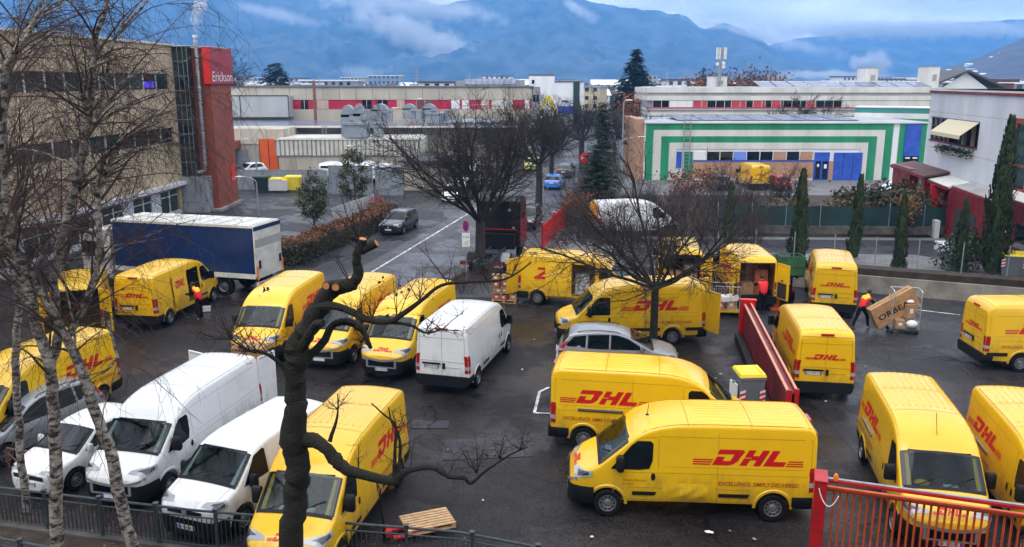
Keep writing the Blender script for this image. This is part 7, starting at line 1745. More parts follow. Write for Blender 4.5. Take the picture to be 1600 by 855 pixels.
# bins in the lot
for i, (u, v, lab, b_, l_, w_, h_) in enumerate(((411, 300, 'dark green waste container at the left of the bin row', 'bin_green', 'bin_green', 1.5, 1.5), (427, 300, 'white-fronted small bin with yellow lid, first in the row', 'town_white', 'bin_yellow', .75, 1.3), (437, 300, 'white-fronted small bin with yellow lid, second in the row', 'town_white', 'bin_yellow', .75, 1.3), (446, 300, 'white-fronted small bin with yellow lid, third in the row', 'town_white', 'bin_yellow', .6, 1.2), (459, 299, 'large all-yellow waste container at the right of the bin row', 'bin_yellow', 'bin_yellow', 1.45, 1.45))):
    waste_bin(lab, G(u, v), R(-4), b_, l_, w_, .9, h_, False, 'waste containers along the metal screen')
waste_bin('grey container with yellow lid and striped corners by the red annex', G(1592, 438)+Vector((0, .8, 0)), R(-20), 'grey_bin', 'bin_yellow', 1.3, 1.0, 1.3)
# lamps, signs
lamp_post('tall street lamp with arm in front of the roof ducts', G(593, 303), W(600, 170, 80).z, 1.4, R(15))
lamp_post('short grey lamp in the wet lot beside the orange pillar', G(404, 337), W(400, 277, 67).z, .95, PI)
lamp_post('small lamp on the workshop wall beside the evergreen', (W(567, 250, 92).x, 92, 0), W(560, 228, 92).z, 1.0, PI)
lamp_post('lamp post by the grey factory porch', (W(400, 250, 90).x, 90, 0), W(395, 218, 90).z, .6, PI)
lamp_post('street lamp with arm above the long factory', (W(716, 190, 100).x, 100, 0), W(716, 164, 100).z, 2.6, R(10))
lamp_post('thin lamp in front of the crimson window band', (W(651, 190, 110).x, 110, 0), W(651, 155, 110).z, .1, 0)
lamp_post('pole lamp left of the green striped hall', (W(972, 250, 82).x, 82, 0), W(972, 157, 82).z, .15, 0)
lamp_post('street lamp with long arm reaching towards the green hall', (W(968, 260, 74).x, 74, 0), W(985, 215, 74).z, 1.6, R(10))
lamp_post('pole lamp in front of the off-white building', (W(1265, 200, 112).x, 112, 0), W(1265, 155, 112).z, .1, 0)
r = empty('parking_sign', 'leaning no-parking sign post with a white plate by the street tree', 'sign', G(729, 442)); mb = MB(); mb.cyl((0, 0, 0), (0, 0, 3.4), .03, 'galv', 8); mb.build('post', r)
mb = MB(); mb.lathe((0, -.05, 3.1), (0, -1, 0), [(.001, 0), (.30, 0), (.30, .015), (.25, .02), (.24, .022), (.001, .022)], 'violet', 18); [mb.lathe((0, -.06, 3.1), (0, -1, 0), [(.30, 0), (.30, .02), (.25, .021), (.25, 0)], 'bright_red', 18)]; mb.v = [(x*.55, y, z) for x, y, z in mb.v]; mb.build('round_sign', r)
mb = MB(); mb.box((0, -.05, 2.35), (.42, .02, .75), 'paper'); put_text(mb, '0-24', 'ink', lambda a, b: (-.15+a, -.065, 2.45+b), .16, width=.3); mb.bar((-.12, -.065, 2.1), (.12, -.065, 2.3), .05, .008, 'ink'); mb.build('plate', r)
r = empty('round_sign', 'round street sign by the hedge corner seen from behind', 'sign', (-10.3, 66.5, 0)); MB().cyl((0, 0, 0), (0, 0, 2.9), .035, 'galv', 8).build('post', r); MB().lathe((0, 0, 2.5), (0, -1, 0), [(.001, 0), (.33, 0), (.33, .02), (.001, .02)], 'grey_wall', 20).build('disc', r)
r = empty('red_disc_sign', 'red and white disc sign behind the dark conifer', 'sign', (W(915, 247, 80).x, 80, 0)); z_ = W(915, 247, 80).z; MB().cyl((0, 0, 0), (0, 0, z_), .05, 'galv', 8).build('post', r); MB().lathe((0, -.05, z_), (0, -1, 0), [(.001, 0), (.55, 0), (.55, .03), (.001, .03)], 'bright_red', 20).box((0, -.1, z_), (.8, .02, .16), 'paper').build('disc', r)
# white canopy, garden things
r = empty('white_canopy', 'white sloping canopy roof in the garden by the bushes', 'shelter', (32.6, 70, 0)); mb = MB(); z1, z0 = 3.1, 1.2; mb.extr([(-2.6, -1, z0), (.6, -1, z1), (.6, 1, z1), (-2.6, 1, z0)], (0, 0, .08), 'tarp_white'); mb.build('roof', r)
for x, y, z in ((-2.5, -.95, 1.2), (.5, -.95, 3.0), (.5, .95, 3.0), (-2.5, .95, 1.2)): MB().bar((x, y, 0), (x, y, z), .07, .07, 'fence_iron').build('post', r)
q = MB(); q.extr([(.62, -1, 3.1), (2.6, -1, 2.0), (2.6, 1, 2.0), (.62, 1, 3.1)], (0, 0, .08), 'roof_dark'); q.box((1.5, 0, 1.0), (1.8, 1.6, 2.0), 'lime_seam'); q.build('shed', r)
for i, (u, v, Y, lab) in enumerate(((1188, 331, 59.5, 'white tarpaulin bundle on the left of the green screen'), (1318, 331, 59.6, 'flat white cloth lying behind the green screen'), (1345, 332, 59.8, 'second flat white cloth behind the green screen'))):
    p = W(u, v, Y); o = MB().ball((0, 0, 0), .5, 'tarp_white', 14, (1.1, .8, .5 if i == 0 else .25)).build('tarpaulin', None, p); tag(o, lab, 'tarpaulin')
    MB().box((0, 0, -p.z/2-.1), (1.2, .8, p.z-.1), 'leaf_brown').build('support_box', o)

for i, (u, v, a, w_, h_) in enumerate(((1500, 640, .2, 3.4, 2.2), (760, 700, .1, 2.6, 1.4), (1380, 610, -.3, 2.2, 3.0), (905, 600, .05, 1.8, 1.0), (640, 470, .3, 2.4, 1.6))):
    p = G(u, v, -.0045); o = MB().box((0, 0, 0), (w_, h_, .003), 'asphalt_new').build('asphalt_patch', None, p, a); tag(o, 'darker repaired patch in the asphalt', None, None, 'structure')
# ------------------------------------------------------------ trees
# big dark pruned tree in the foreground
def fore_tree():
    Y = 11.0; f = lambda u, v, y=0: W(u, v, Y+y); base = Vector((W(452, 855, Y).x, Y, 0)); r = empty('pruned_tree', 'dark mossy pruned tree trunk with cut stubs rising in the foreground', 'tree', base); rg = random.Random(5)
    mb = MB(); 
    def T(pts, rad, n=12, m='bark_dark'):
        P = []; Q = []
        for i in range(len(pts)-1):
            p0, p1, p2, p3 = pts[max(0, i-1)], pts[i], pts[i+1], pts[min(len(pts)-1, i+2)]
            for k in range(5):
                t_ = k/5; q_ = .5*((2*p1)+(p2-p0)*t_+(2*p0-5*p1+4*p2-p3)*t_**2+(3*p1-p0-3*p2+p3)*t_**3)
                rr = rad[i]+(rad[i+1]-rad[i])*t_; P.append(q_-base+Vector((rg.gauss(0, 1), rg.gauss(0, 1), 0))*rr*.0004); Q.append(SZ(rr, Y)/2*(1+.03*math.sin(len(Q)*.31+i)))
        P.append(pts[-1]-base); Q.append(SZ(rad[-1], Y)/2); mb.tube(P, Q, m, n)
    trunk = [Vector((base.x, Y, -.1)), Vector((base.x-.02, Y, 1.5)), f(455, 855), f(460, 790), f(466, 730), f(458, 690), f(462, 640), f(460, 600), f(463, 560), f(468, 535), f(486, 505), f(502, 475), f(520, 452), f(545, 446), f(556, 444)]
    T(trunk, [52, 47, 42, 39, 40, 45, 35, 34, 37, 36, 33, 29, 27, 22, 17]); 
    T([f(548, 446), f(560, 430), f(557, 405), f(562, 388), f(566, 380)], [17, 17, 14, 13, 11], 10)
    T([f(462, 555), f(480, 530, -.15), f(492, 508, -.25), f(505, 505, -.3)], [20, 16, 13, 11], 8)
    # right arm low
    T([f(470, 690), f(487, 688, -.1), f(508, 698, -.2), f(525, 720, -.25), f(545, 735, -.3), f(580, 745, -.35), f(612, 752, -.4), f(622, 748, -.4)], [24, 25, 21, 22, 19, 16, 14, 18], 10)
    T([f(618, 748, -.4), f(640, 735, -.45), f(675, 731, -.5), f(700, 744, -.5), f(725, 747, -.5), f(736, 755, -.5), f(760, 735, -.55), f(795, 712, -.6), f(825, 698, -.6)], [16, 10, 9, 8, 8, 6, 4, 3, 2], 7)
    T([f(618, 745, -.4), f(625, 718, -.4), f(623, 680, -.35), f(612, 660, -.3), f(607, 636, -.3)], [12, 6, 5, 3, 2], 6)
    T([f(616, 745, -.4), f(617, 700, -.45), f(618, 665, -.5), f(600, 648, -.5), f(580, 630, -.5)], [8, 5, 4, 3, 2], 6)
    T([f(515, 690, -.2), f(525, 660, -.15), f(528, 640, -.1), f(528, 615, -.1)], [8, 5, 3, 2], 6)
    # right arms high
    T([f(487, 480), f(520, 478, -.2), f(545, 485, -.3), f(570, 498, -.4), f(600, 503, -.45), f(620, 497, -.5), f(660, 468, -.55), f(690, 446, -.6), f(730, 441, -.7), f(790, 436, -.8), f(830, 410, -.85)], [15, 13, 12, 11, 10, 9, 6, 5, 4, 3, 2], 8)
    T([f(480, 560), f(505, 535, .1), f(520, 508, .2), f(545, 503, .2), f(565, 515, .1), f(580, 545, 0)], [14, 13, 12, 13, 12, 6], 8)
    T([f(600, 503, -.45), f(640, 508, -.5), f(665, 520, -.55), f(690, 515, -.6)], [7, 5, 4, 2], 6)
    T([f(460, 600), f(440, 570, -.1), f(410, 550, -.2), f(390, 548, -.2), f(360, 530, -.2)], [10, 7, 5, 4, 2], 6)
    mb.build('trunk', r); mb = MB()
    # cut ends
    for u, v, dr in ((524, 448, (.25, -1, .1)), (513, 446, (-.3, -1, .1)), (527, 722, (.1, -1, -.35)), (612, 756, (.15, -1, -.4)), (566, 380, (.2, -.2, 1)), (582, 383, (1, -.1, .5))):
        mb = MB(); p = f(u, v, -.22)-base; d = Vector(dr).normalized(); mb.cyl(p+d*-.02-d*.12, p+d*.06, SZ(13 if v < 500 else 11, Y)/2*1.05, 'bark_dark', 12); q_ = MB(); mb.cyl(p+d*.058, p+d*.064, SZ(11 if v < 500 else 10, Y)/2, 'cut_wood', 12); st_ = mb.build('cut_stub', r); q_.build('cut_face', st_)
    mb = MB()
    def sprout(u, v, y, n, l, up=1.0, lr=.5, side=0):
        for _ in range(n):
            d = Vector((rg.gauss(side, lr), rg.gauss(-.1, .3), up*rg.uniform(.4, 1.2))); q, dd = twig(mb, f(u, v, y)-base, d, l*rg.uniform(.5, 1.15), .009, 'bark_twig', rg, 5, 0, .16, 4)
            for k in range(rg.randint(3, 6)): 
                i = rg.randint(1, 4); q2, _d = twig(mb, q[i], (q[i]-q[i-1])+Vector((rg.gauss(0, .18), rg.gauss(0, .1), rg.gauss(.05, .12))), l*.4, .0045, 'bark_twig', rg, 3, 0, .22)
                for kk in range(2): twig(mb, q2[rg.randint(1, 3)], Vector((rg.gauss(0, 1), rg.gauss(0, .6), rg.gauss(.5, .7))), l*.16, .003, 'twig_red', rg, 2, 0, .2)
    for a in ((745, 740, -.5, 6, .75), (780, 718, -.55, 4, .45), (812, 703, -.6, 4, .35), (700, 742, -.5, 2, .3), (640, 735, -.4, 2, .6), (618, 700, -.4, 3, .5), (620, 670, -.4, 3, .45), (527, 640, -.1, 4, .4), (560, 735, -.3, 2, .5),
              (566, 380, 0, 6, .9), (562, 395, 0, 3, .7), (545, 440, 0, 2, .8), (620, 497, -.5, 3, .7), (655, 470, -.5, 4, .6), (700, 444, -.6, 4, .6), (760, 438, -.75, 4, .6), (800, 430, -.8, 3, .5), (580, 500, -.4, 6, .5), (560, 500, 0, 4, .5),
              (360, 530, -.2, 6, .5), (400, 550, -.2, 4, .5), (430, 560, -.1, 4, .5), (665, 520, -.5, 4, .35), (575, 540, 0, 3, .3)): sprout(*a)
    for a in ((360, 530, -.2, 6, .6, .4, .6, -.8), (390, 548, -.2, 5, .5, .3, .5, -.6), (690, 515, -.6, 4, .4, .2, .5, .5), (566, 382, 0, 4, .9, .8, .6, -.6), (420, 555, -.1, 4, .6, .6, .6, -.3)): sprout(*a)
    # a few dead leaves
    leafcloud(mb, [f(u+rg.gauss(0, 7), v+rg.gauss(0, 4), y)-base for u, v, y in ((757, 713, -.55), (630, 455, -.5), (668, 518, -.5), (610, 500, -.4), (415, 455, -.2), (590, 440, -.3)) for _ in range(9)], .03, 'bark_twig', rg)
    mb.build('twigs', r)
fore_tree()

# birches
def birch(label, Y, stems, seed, twn=900, tl=(.7, 1.9), region=None, fine=1):
    rg = random.Random(seed); u, v, _ = stems[0][0]; base = Vector((W(u, v, Y).x, Y, 0)); r = empty('birch_tree', label, 'tree', base, 0, 'bare birches along the left edge')
    mb = MB(); nodes = []
    for st in stems:
        pts = [W(a, b, Y+(c[1] if isinstance(c, tuple) else 0))-base for a, b, c in st]; rad = [SZ((c[0] if isinstance(c, tuple) else c), Y)/2 for a, b, c in st]
        if st is stems[0]: pts = [Vector((0, 0, -.1))]+pts[0:]; rad = [rad[0]*1.15]+rad
        # smooth resample
        P = []; Q = []
        for i in range(len(pts)-1):
            for k in range(4): P.append(pts[i].lerp(pts[i+1], k/4)+Vector((rg.gauss(0, .012), rg.gauss(0, .012), 0))); Q.append(rad[i]+(rad[i+1]-rad[i])*k/4)
        P.append(pts[-1]); Q.append(rad[-1]); mb.tube(P, Q, 'birch_bark', 10); nodes += [(P[i], Q[i], (P[i+1]-P[i]).normalized()) for i in range(len(P)-1) if P[i].z > (4.6 if st is stems[0] else 2.5)]
    mb.build('trunk', r); mb = MB(); tips = []
    for _ in range(int(twn/9)):
        p, q, t = rg.choice(nodes); d = (t*.7+Vector((rg.gauss(0, .8), rg.gauss(0, .6), rg.uniform(.0, .7)))).normalized(); l = rg.uniform(.9, 2.6)
        pt, dd = twig(mb, p, d, l, min(.03, q*.5), 'birch_bark' if rg.random() < .25 else 'twig_red', rg, 6, .10, .15, 4)
        for i in range(1, 7): tips.append((pt[i], dd))
    for _ in range(twn):
        p, d = rg.choice(tips); l = rg.uniform(*tl); q, dd = twig(mb, p, d*.6+Vector((rg.gauss(0, .7), rg.gauss(0, .5), rg.uniform(-.2, .5))), l, .0058, rg.choice(('twig_red', 'bark_twig', 'bark_twig')), rg, 5, .30, .14)
        for k in range(3*fine): j = rg.randint(1, 5); twig(mb, q[j], Vector((rg.gauss(0, .5), rg.gauss(0, .4), -.5)), l*.35, .0042, 'twig_red', rg, 2, .3, .2)
    mb.build('crown', r); return r
birch('straight birch trunk crossing the railing between the two white-nosed cars', 16.6, [[(90, 868, 23), (88, 760, 21), (84, 640, 19), (78, 570, 18), (60, 520, 17), (40, 440, 16), (22, 380, 14), (5, 300, 12), (-10, 200, 10)],
    [(78, 575, 16), (92, 520, (15, .3)), (84, 440, (14, .5)), (100, 360, (13, .6)), (118, 290, (13, .8)), (136, 200, (12, 1)), (145, 130, (11, 1)), (150, 60, (8, 1)), (168, 0, (6, 1)), (175, -60, (4, 1))],
    [(0, 400, (12, -.3)), (-5, 300, (11, -.4)), (10, 100, (9, -.5)), (40, 60, (7, -.5)), (60, 20, (5, -.5))],
    [(138, 190, (8, 1)), (130, 150, (7, .9)), (136, 110, (5, .8)), (165, 95, (4, .8))], [(150, 185, (7, 1)), (190, 130, (6, 1.1)), (225, 105, (4, 1.2))], [(146, 195, (7, 1)), (190, 170, (5, 1.2)), (255, 145, (3, 1.4))],
    [(155, 170, (6, 1.1)), (180, 60, (5, 1.4)), (230, 0, (4, 1.6))]], 31, 820)
birch('leaning birch trunk with black scars crossing the railing left of the white van', 16.7, [[(215, 872, 21), (200, 830, 20), (185, 765, 21), (172, 700, 19), (150, 650, 18), (133, 590, 17), (110, 540, 15), (80, 480, 13), (40, 420, 11), (0, 370, 9)],
    [(105, 530, (12, .1)), (128, 485, (11, .3)), (150, 430, (11, .5)), (156, 370, (10, .6)), (152, 300, (9, .7)), (160, 250, (8, .8)), (195, 215, (6, .9)), (250, 190, (4, 1))],
    [(168, 500, (5, .3)), (185, 560, (4, .2)), (160, 585, (3, .1))], [(152, 300, (6, .7)), (175, 250, (5, .8)), (200, 210, (3, .9))]], 47, 560)
birch('thin birch at the far left edge with drooping red twigs', 19.5, [[(30, 700, 12), (24, 560, 12), (30, 470, 11), (15, 380, 10), (8, 330, 9), (5, 120, 8), (30, 60, 6), (60, 20, 4)], [(6, 130, (6, .3)), (30, 80, (5, .5)), (60, 20, (4, .7)), (75, -30, (3, .9))]], 53, 560)
# dark twisting branches at left (old plane)
r = bare_tree('plane_tree', 'dark crooked tree tangled behind the birches at the left edge', (-14.6, 21.5, 0), 11.5, .22, 5.2, 7, 91, 1.3, None, 3, .9, ('bark_dark', 'bark_dark', 'bark_twig', 'twig_red'))
bare_tree('bare_tree', 'brown bare tree with a loose crown in front of the office windows', (-20.5, 38, 0), 9.5, .14, 3.0, 6, 95, 1.15, None, 3, .75, ('bark_grey', 'bark_twig', 'twig_red', 'twig_red'))
bare_tree('bare_tree', 'reddish bare tree beside the blue truck cab', (-22.5, 46.5, 0), 6.5, .10, 2.2, 6, 97, 1.1, None, 3, .8, ('bark_grey', 'bark_twig', 'twig_red', 'twig_red'))
bare_tree('bare_tree', 'reddish bare tree low at the left edge behind the yellow vans', (-21.5, 31, 0), 8.0, .12, 2.2, 7, 99, 1.2, None, 3, .9, ('bark_grey', 'bark_twig', 'twig_red', 'twig_red'))
# street trees
bare_tree('street_tree', 'big bare street tree in front of the dark lorry tractor', (-1.75, 46.4, 0), 9.3, .30, 3.0, 12, 3, 1.1, 'bare trees along the street', 3, 1.3, ('bark_grey', 'bark_dark', 'bark_twig', 'bark_twig'), tw=.009, el_=(22, 75), lr=.30)
T1 = bare_tree('street_tree', 'slender bare tree inside a guard hoop in the middle of the van yard', (5.45, 31.2, 0), 7.3, .16, 3.0, 12, 17, 1.15, None, 3, 1.25, ('bark_dark', 'bark_dark', 'bark_twig', 'bark_twig'), tw=.006, el_=(12, 62), lr=.42, up=(.07, .02, -.03))
MB().tube([(-.35, -.35, 0), (-.35, -.35, .62), (.35, -.35, .62), (.35, -.35, 0)], .02, 'galv', 6).tube([(-.35, .35, 0), (-.35, .35, .62), (.35, .35, .62), (.35, .35, 0)], .02, 'galv', 6).tube([(-.35, -.35, .62), (-.35, .35, .62)], .02, 'galv', 6).tube([(.35, -.35, .62), (.35, .35, .62)], .02, 'galv', 6).build('guard_hoop', T1)
T2 = bare_tree('street_tree', 'bare street tree with thick forked trunk beyond the black parked car', (2.3, 72.3, 0), 8.9, .30, 3.6, 9, 23, 1.0, 'bare trees along the street', 3, 1.0, ('bark_grey', 'bark_dark', 'bark_twig', 'bark_twig'), tw=.013, el_=(25, 70))
copy_tree(T2, (4.1, 87, 0), 1.9, 'bare street tree standing over the small blue hatchback', .86)
for i, (x, y, s_, lab) in enumerate(((8.3, 101, 1.0, 'bare street tree behind the dark conifer'), (-1.8, 108, .72, 'bare tree on the left of the far street'), (9.5, 118, .72, 'bare tree farther up the street, near the white block'), (5.5, 132, .68, 'bare tree in front of the excavator'), (13.5, 112, .75, 'bare tree behind the spruce, right of the street'), (14.5, 100, .8, 'bare tree left of the green hall'), (13.5, 132, .75, 'farthest bare tree before the town'), (-2.5, 96, .7, 'small bare tree left of the yellow city car'))):
    copy_tree(T2, (x, y, 0), i*1.3+.4, lab, s_)
o = bare_tree('fruit_tree', 'low spreading bare fruit tree in front of the forecourt', (22.5, 67.5, 0), 3.8, .15, 1.1, 9, 61, 1.5, None, 2, 1.2, ('bark_dark', 'bark_dark', 'bark_twig', 'bark_twig'), tw=.012)
o = bare_tree('bare_tree', 'thin bare sapling left of the distant yellow van', (16.2, 64, 0), 5.2, .06, 1.0, 6, 63, .9, None, 2, 1.2, ('bark_dark', 'bark_dark', 'bark_twig', 'bark_twig'), tw=.01)
o = bare_tree('bare_tree', 'thin bare sapling beside the garden fence post', (19.6, 62.5, 0), 4.6, .06, .9, 6, 64, .9, None, 2, 1.2, ('bark_dark', 'bark_dark', 'bark_twig', 'bark_twig'), tw=.01)
bare_tree('bare_tree', 'dark rounded bare crown in front of the off-white building', (36, 110, 0), 8.2, .2, 2.4, 9, 71, 1.8, None, 3, 1.2, ('bark_dark', 'bark_dark', 'bark_dark', 'bark_twig'), tw=.02)
bare_tree('bare_tree', 'small bare tree right of the orange pillar', (W(366, 110, 150).x, 150, 0), 13.5, .2, 4, 7, 72, .8, None, 3, 1, ('bark_dark', 'bark_dark', 'bark_dark', 'bark_twig'), tw=.03)
conifer('spruce_tree', 'dark green spruce with snowy blue top beside the street', (7.3, 69.5, 0), 8.9, 2.5, 3, ['leaf_dark', 'leaf_blue', 'leaf_blue', 'leaf_dark'], 84, None, .30, .25, .75)
conifer('spruce_tree', 'broad dark green lower conifer in front of the blue spruce', (6.7, 66.9, 0), 5.4, 2.6, 4, ['leaf_dark', 'leaf_dark', 'leaf_cypress'], 58, None, .32, .03, .75)
conifer('cedar_tree', 'tall dark cedar rising above the roofs near the phone mast', (W(992, 150, 165).x, 165, 0), W(996, 76, 165).z, 9.5, 6, ['leaf_dark'], 90, None, 1.15, .3, .95)
conifer('cedar_tree', 'wide flat-topped dark cedar left of the crimson factory band', (W(431, 130, 190).x, 190, 0), W(431, 97, 190).z, 5.6, 9, ['leaf_dark'], 44, None, 1.3, .40, .42)
conifer('cedar_tree', 'small dark fir left of the phone mast', (W(1098, 125, 150).x, 150, 0), W(1100, 103, 150).z, 2.4, 12, ['leaf_dark', 'leaf_dark'], 30, None, .6, .3, .8)
leafy_tree('evergreen_tree', 'small round evergreen tree at the front of the orange hedge', (-13.9, 58.6, 0), 4.2, 1.05, 1.6, 13, ['leaf_green', 'leaf_hedge', 'leaf_hedge', 'leaf_green', 'leaf_cypress'], .085, 3300)
leafy_tree('evergreen_tree', 'second evergreen tree by the board fence, farther back', (-12.4, 66.2, 0), 5.1, 1.2, 1.9, 14, ['leaf_green', 'leaf_hedge', 'leaf_hedge', 'leaf_green', 'leaf_cypress'], .09, 3300)
for a in (('cypress behind the forklift, left of the rear yellow van', (16.4, 47.6, 0), 5.6, .62, 5), ('cypress right behind the roof of the rear yellow van', (20.6, 50.0, 0), 5.0, .45, 6), ('narrow cypress standing third from the right end', (20.9, 44.6, 0), 4.6, .42, 7), ('cypress just left of the biggest dark cypress', (23.8, 43.8, 0), 4.4, .40, 8)): cypress(*a)
cypress('biggest dark cypress in front of the red annex', (26.7, 45.8, 0), 8.6, .95, 9); cypress('small cypress behind the bare tree near the chevron van', (14.3, 55, 0), 4.0, .42, 10)
# shrubs
def shrub(label, pos, r_, h, mats, seed, n=900, size=.1, tm='leaf'):
    rg = random.Random(seed); mb = MB(); c = []
    for _ in range(14): a = rg.uniform(0, 6.28); q = rg.random()**.5; c.append(Vector((math.cos(a)*r_*q*.8, math.sin(a)*r_*q*.8, h*rg.uniform(.2, .85))))
    leafcloud(mb, [rg.choice(c)+Vector((rg.gauss(0, r_*.25), rg.gauss(0, r_*.25), rg.gauss(0, h*.14))) for _ in range(n)], size, mats, rg)
    for _ in range(14): twig(mb, Vector((rg.gauss(0, .1), rg.gauss(0, .1), 0)), Vector((rg.gauss(0, .5), rg.gauss(0, .5), 1)), h*.9, .02, 'bark_twig', rg, 3, 0, .1)
    o = mb.build('shrub', None, pos); return tag(o, label, 'shrub')
shrub('dark green bush at the foot of the biggest cypress', (25.6, 47.0, 0), 1.4, 2.4, ['leaf_dark', 'leaf_cypress'], 1, 1700, .12)
shrub('olive brown bush behind the green screen near the red annex', (29.5, 61, 0), 2.8, 3.3, ['leaf_brown', 'leaf_dark', 'leaf_dark', 'leaf_cypress'], 2, 5200, .17)
shrub('dark green bush behind the green screen beside the canopy', (26.6, 62, 0), 2.5, 2.8, ['leaf_dark', 'leaf_brown', 'leaf_cypress', 'leaf_dark'], 3, 4600, .17)
shrub('pale yellow-leaved shrub against the red annex', (26.9, 57.4, 0), .9, 3.6, ['leaf_yellow', 'leaf_yellow', 'leaf_brown'], 4, 500, .12)
shrub('orange-brown shrub in front of the left end of the green striped hall', (16.2, 78, 0), 2.4, 2.6, ['leaf_orange', 'leaf_brown', 'leaf_brown'], 5, 1500, .13)
shrub('rust-red shrub at the far end of the bright red fence', (5.0, 62.5, 0), 1.2, 2.4, ['leaf_orange', 'leaf_orange', 'leaf_brown'], 6, 1300, .09)
shrub('orange treetop rising left of the off-white building', (W(1005, 160, 125).x, 125, 2), 4.2, 6.2, ['leaf_orange', 'leaf_brown'], 7, 3600, .25)
shrub('red-leaved treetop behind the rooftop cabin of the phone mast', (W(1160, 130, 150).x, 150, 4), 7.5, 7.6, ['leaf_brown', 'leaf_brown', 'brown_brick'], 8, 7000, .30)
shrub('brown treetop left of the rooftop cabin', (W(1085, 130, 150).x, 150, 3), 4.5, 7.6, ['leaf_brown', 'leaf_orange', 'leaf_brown'], 9, 3600, .30)
shrub('red-twigged shrub beside the far end of the orange hedge', (-10.6, 65.5, 0), 1.0, 1.9, ['crimson', 'leaf_orange', 'leaf_brown'], 10, 700, .08)
rg = random.Random(77); mb = MB()
leafbox(mb, (-13.3, 48.6), (-9.4, 64.6), 1.35, .05, 1.2, 16000, .075, ['leaf_hedge', 'leaf_hedge', 'leaf_dark', 'leaf_brown', 'leaf_cypress'], rg, ['leaf_orange', 'leaf_orange', 'leaf_brown', 'leaf_hedge', 'leaf_hedge'], .09)
for _ in range(900): leafcloud(mb, [Vector((-13.3+rg.uniform(-.7, .7), 48.5+rg.gauss(0, .08), rg.uniform(.05, 1.15)))], .08, rg.choice(('leaf_hedge', 'leaf_dark', 'leaf_brown')), rg)
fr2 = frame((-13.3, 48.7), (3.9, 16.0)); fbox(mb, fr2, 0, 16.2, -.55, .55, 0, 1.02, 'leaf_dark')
o = mb.build('hedge'); tag(o, 'clipped hedge with orange-red autumn top beside the parked estate car', 'hedge')
mb = MB(); leafbox(mb, (18.5, 59.6), (32, 58.9), .8, 1.0, 2.2, 1500, .09, ['leaf_hedge', 'leaf_yellow', 'leaf_brown'], rg, None, .15); o = mb.build('hedge'); tag(o, 'yellow-green hedge tops showing over the green screen', 'hedge')
# thicket of bare brown brush
mb = MB(); rg = random.Random(8)
for _ in range(420):
    u, v = rg.uniform(880, 1190), rg.uniform(318, 385); p = G(u, v); 
    if p.y > 78: continue
    if 6.0 < p.x < 12.4 and 56.0 < p.y < 61: continue
    thicket(mb, [p], rg.uniform(1.3, 2.9), rg, rg.choice(('bark_twig', 'twig_grey', 'twig_red')), 5, .012, .32)
o = mb.build('brushwood'); tag(o, 'dense bare brown brushwood between the street and the garden', None, None, 'stuff')
mb = MB()
for _ in range(90):
    p = Vector((rg.uniform(4.6, 8), rg.uniform(54, 64), 0)); 
    if 5.3 < p.x < 12 and 56.0 < p.y < 61: continue
    thicket(mb, [p], rg.uniform(1.2, 2.3), rg, 'twig_grey', 6, .010, .25)
for _ in range(40): thicket(mb, [Vector((rg.uniform(-3.2, -1.0), rg.uniform(41.5, 45.5), 0))], .9, rg, 'twig_red', 5, .006, .5)
for _ in range(26): t = rg.random(); thicket(mb, [Vector((-12.2+3.6*t+rg.uniform(-.3, 1.1), 49+16*t, 0))], rg.uniform(1.0, 2.4), rg, rg.choice(('twig_grey', 'bark_twig')), 5, .008, .4)
o = mb.build('undergrowth'); tag(o, 'bare undergrowth along fence, hedge and street verge', None, None, 'stuff')
# hillside tree line far away
mb = MB(); rg = random.Random(6)
for _ in range(900):
    Y = rg.uniform(330, 900); x = rg.uniform(-.33, .62)*Y; h = rg.uniform(4, 9); b = Vector((x, Y, 0)); 
    leafcloud(mb, [b+Vector((rg.gauss(0, 2.2), rg.gauss(0, 2), rg.uniform(.2, 1)*h)) for _ in range(9)], 2.0, rg.choice(('leaf_dark', 'leaf_brown', 'bark_twig')), rg)
o = mb.build('distant_trees'); tag(o, 'faint far-off trees among the town houses', None, None, 'stuff')
# leaves on the ground
mb = MB(); P = [Vector((rg.uniform(-14, 0), 0, .004)) for _ in range(700)]
for p in P: p.y = np.interp(p.x, [-14, -7.3, 0], [19.2, 17.9, 16.6])+rg.gauss(0, .9)
leafcloud(mb, P, .035, ['leaf_brown', 'leaf_orange'], rg, 4); o = mb.build('fallen_leaves'); tag(o, 'fallen brown leaves along the railing', None, None, 'stuff')
# excavator far away
ex = empty('excavator', 'yellow excavator with raised arm in front of the white block', 'excavator', (W(862, 183, 140).x, 140, 0)); s_ = 1.0
mb = MB(); mb.box((0, 0, 3.4), (3.2, 2.5, 1.6), 'bin_yellow'); mb.box((-.9, 0, 4.2), (1.2, 2.0, 1.4), 'glass'); mb.build('body', ex); MB().box((0, 0, 1.3), (4, 3, 2.4), 'fence_iron').build('tracks', ex)
z5, z6 = W(1, 150, 140).z, W(1, 176, 140).z; MB().bar((1.2, 0, z6-1.5), (-.6, 0, z5), .55, .7, 'bin_yellow').build('boom', ex); MB().bar((-.6, 0, z5), (-1.9, 0, z6+.2), .4, .45, 'bin_yellow').build('arm', ex); MB().extr([(-2.3, -.5, z6+.3), (-1.3, -.5, z6+.5), (-1.4, -.5, z6-.5), (-2.2, -.5, z6-.6)], (0, 1, 0), 'plastic').build('bucket', ex)
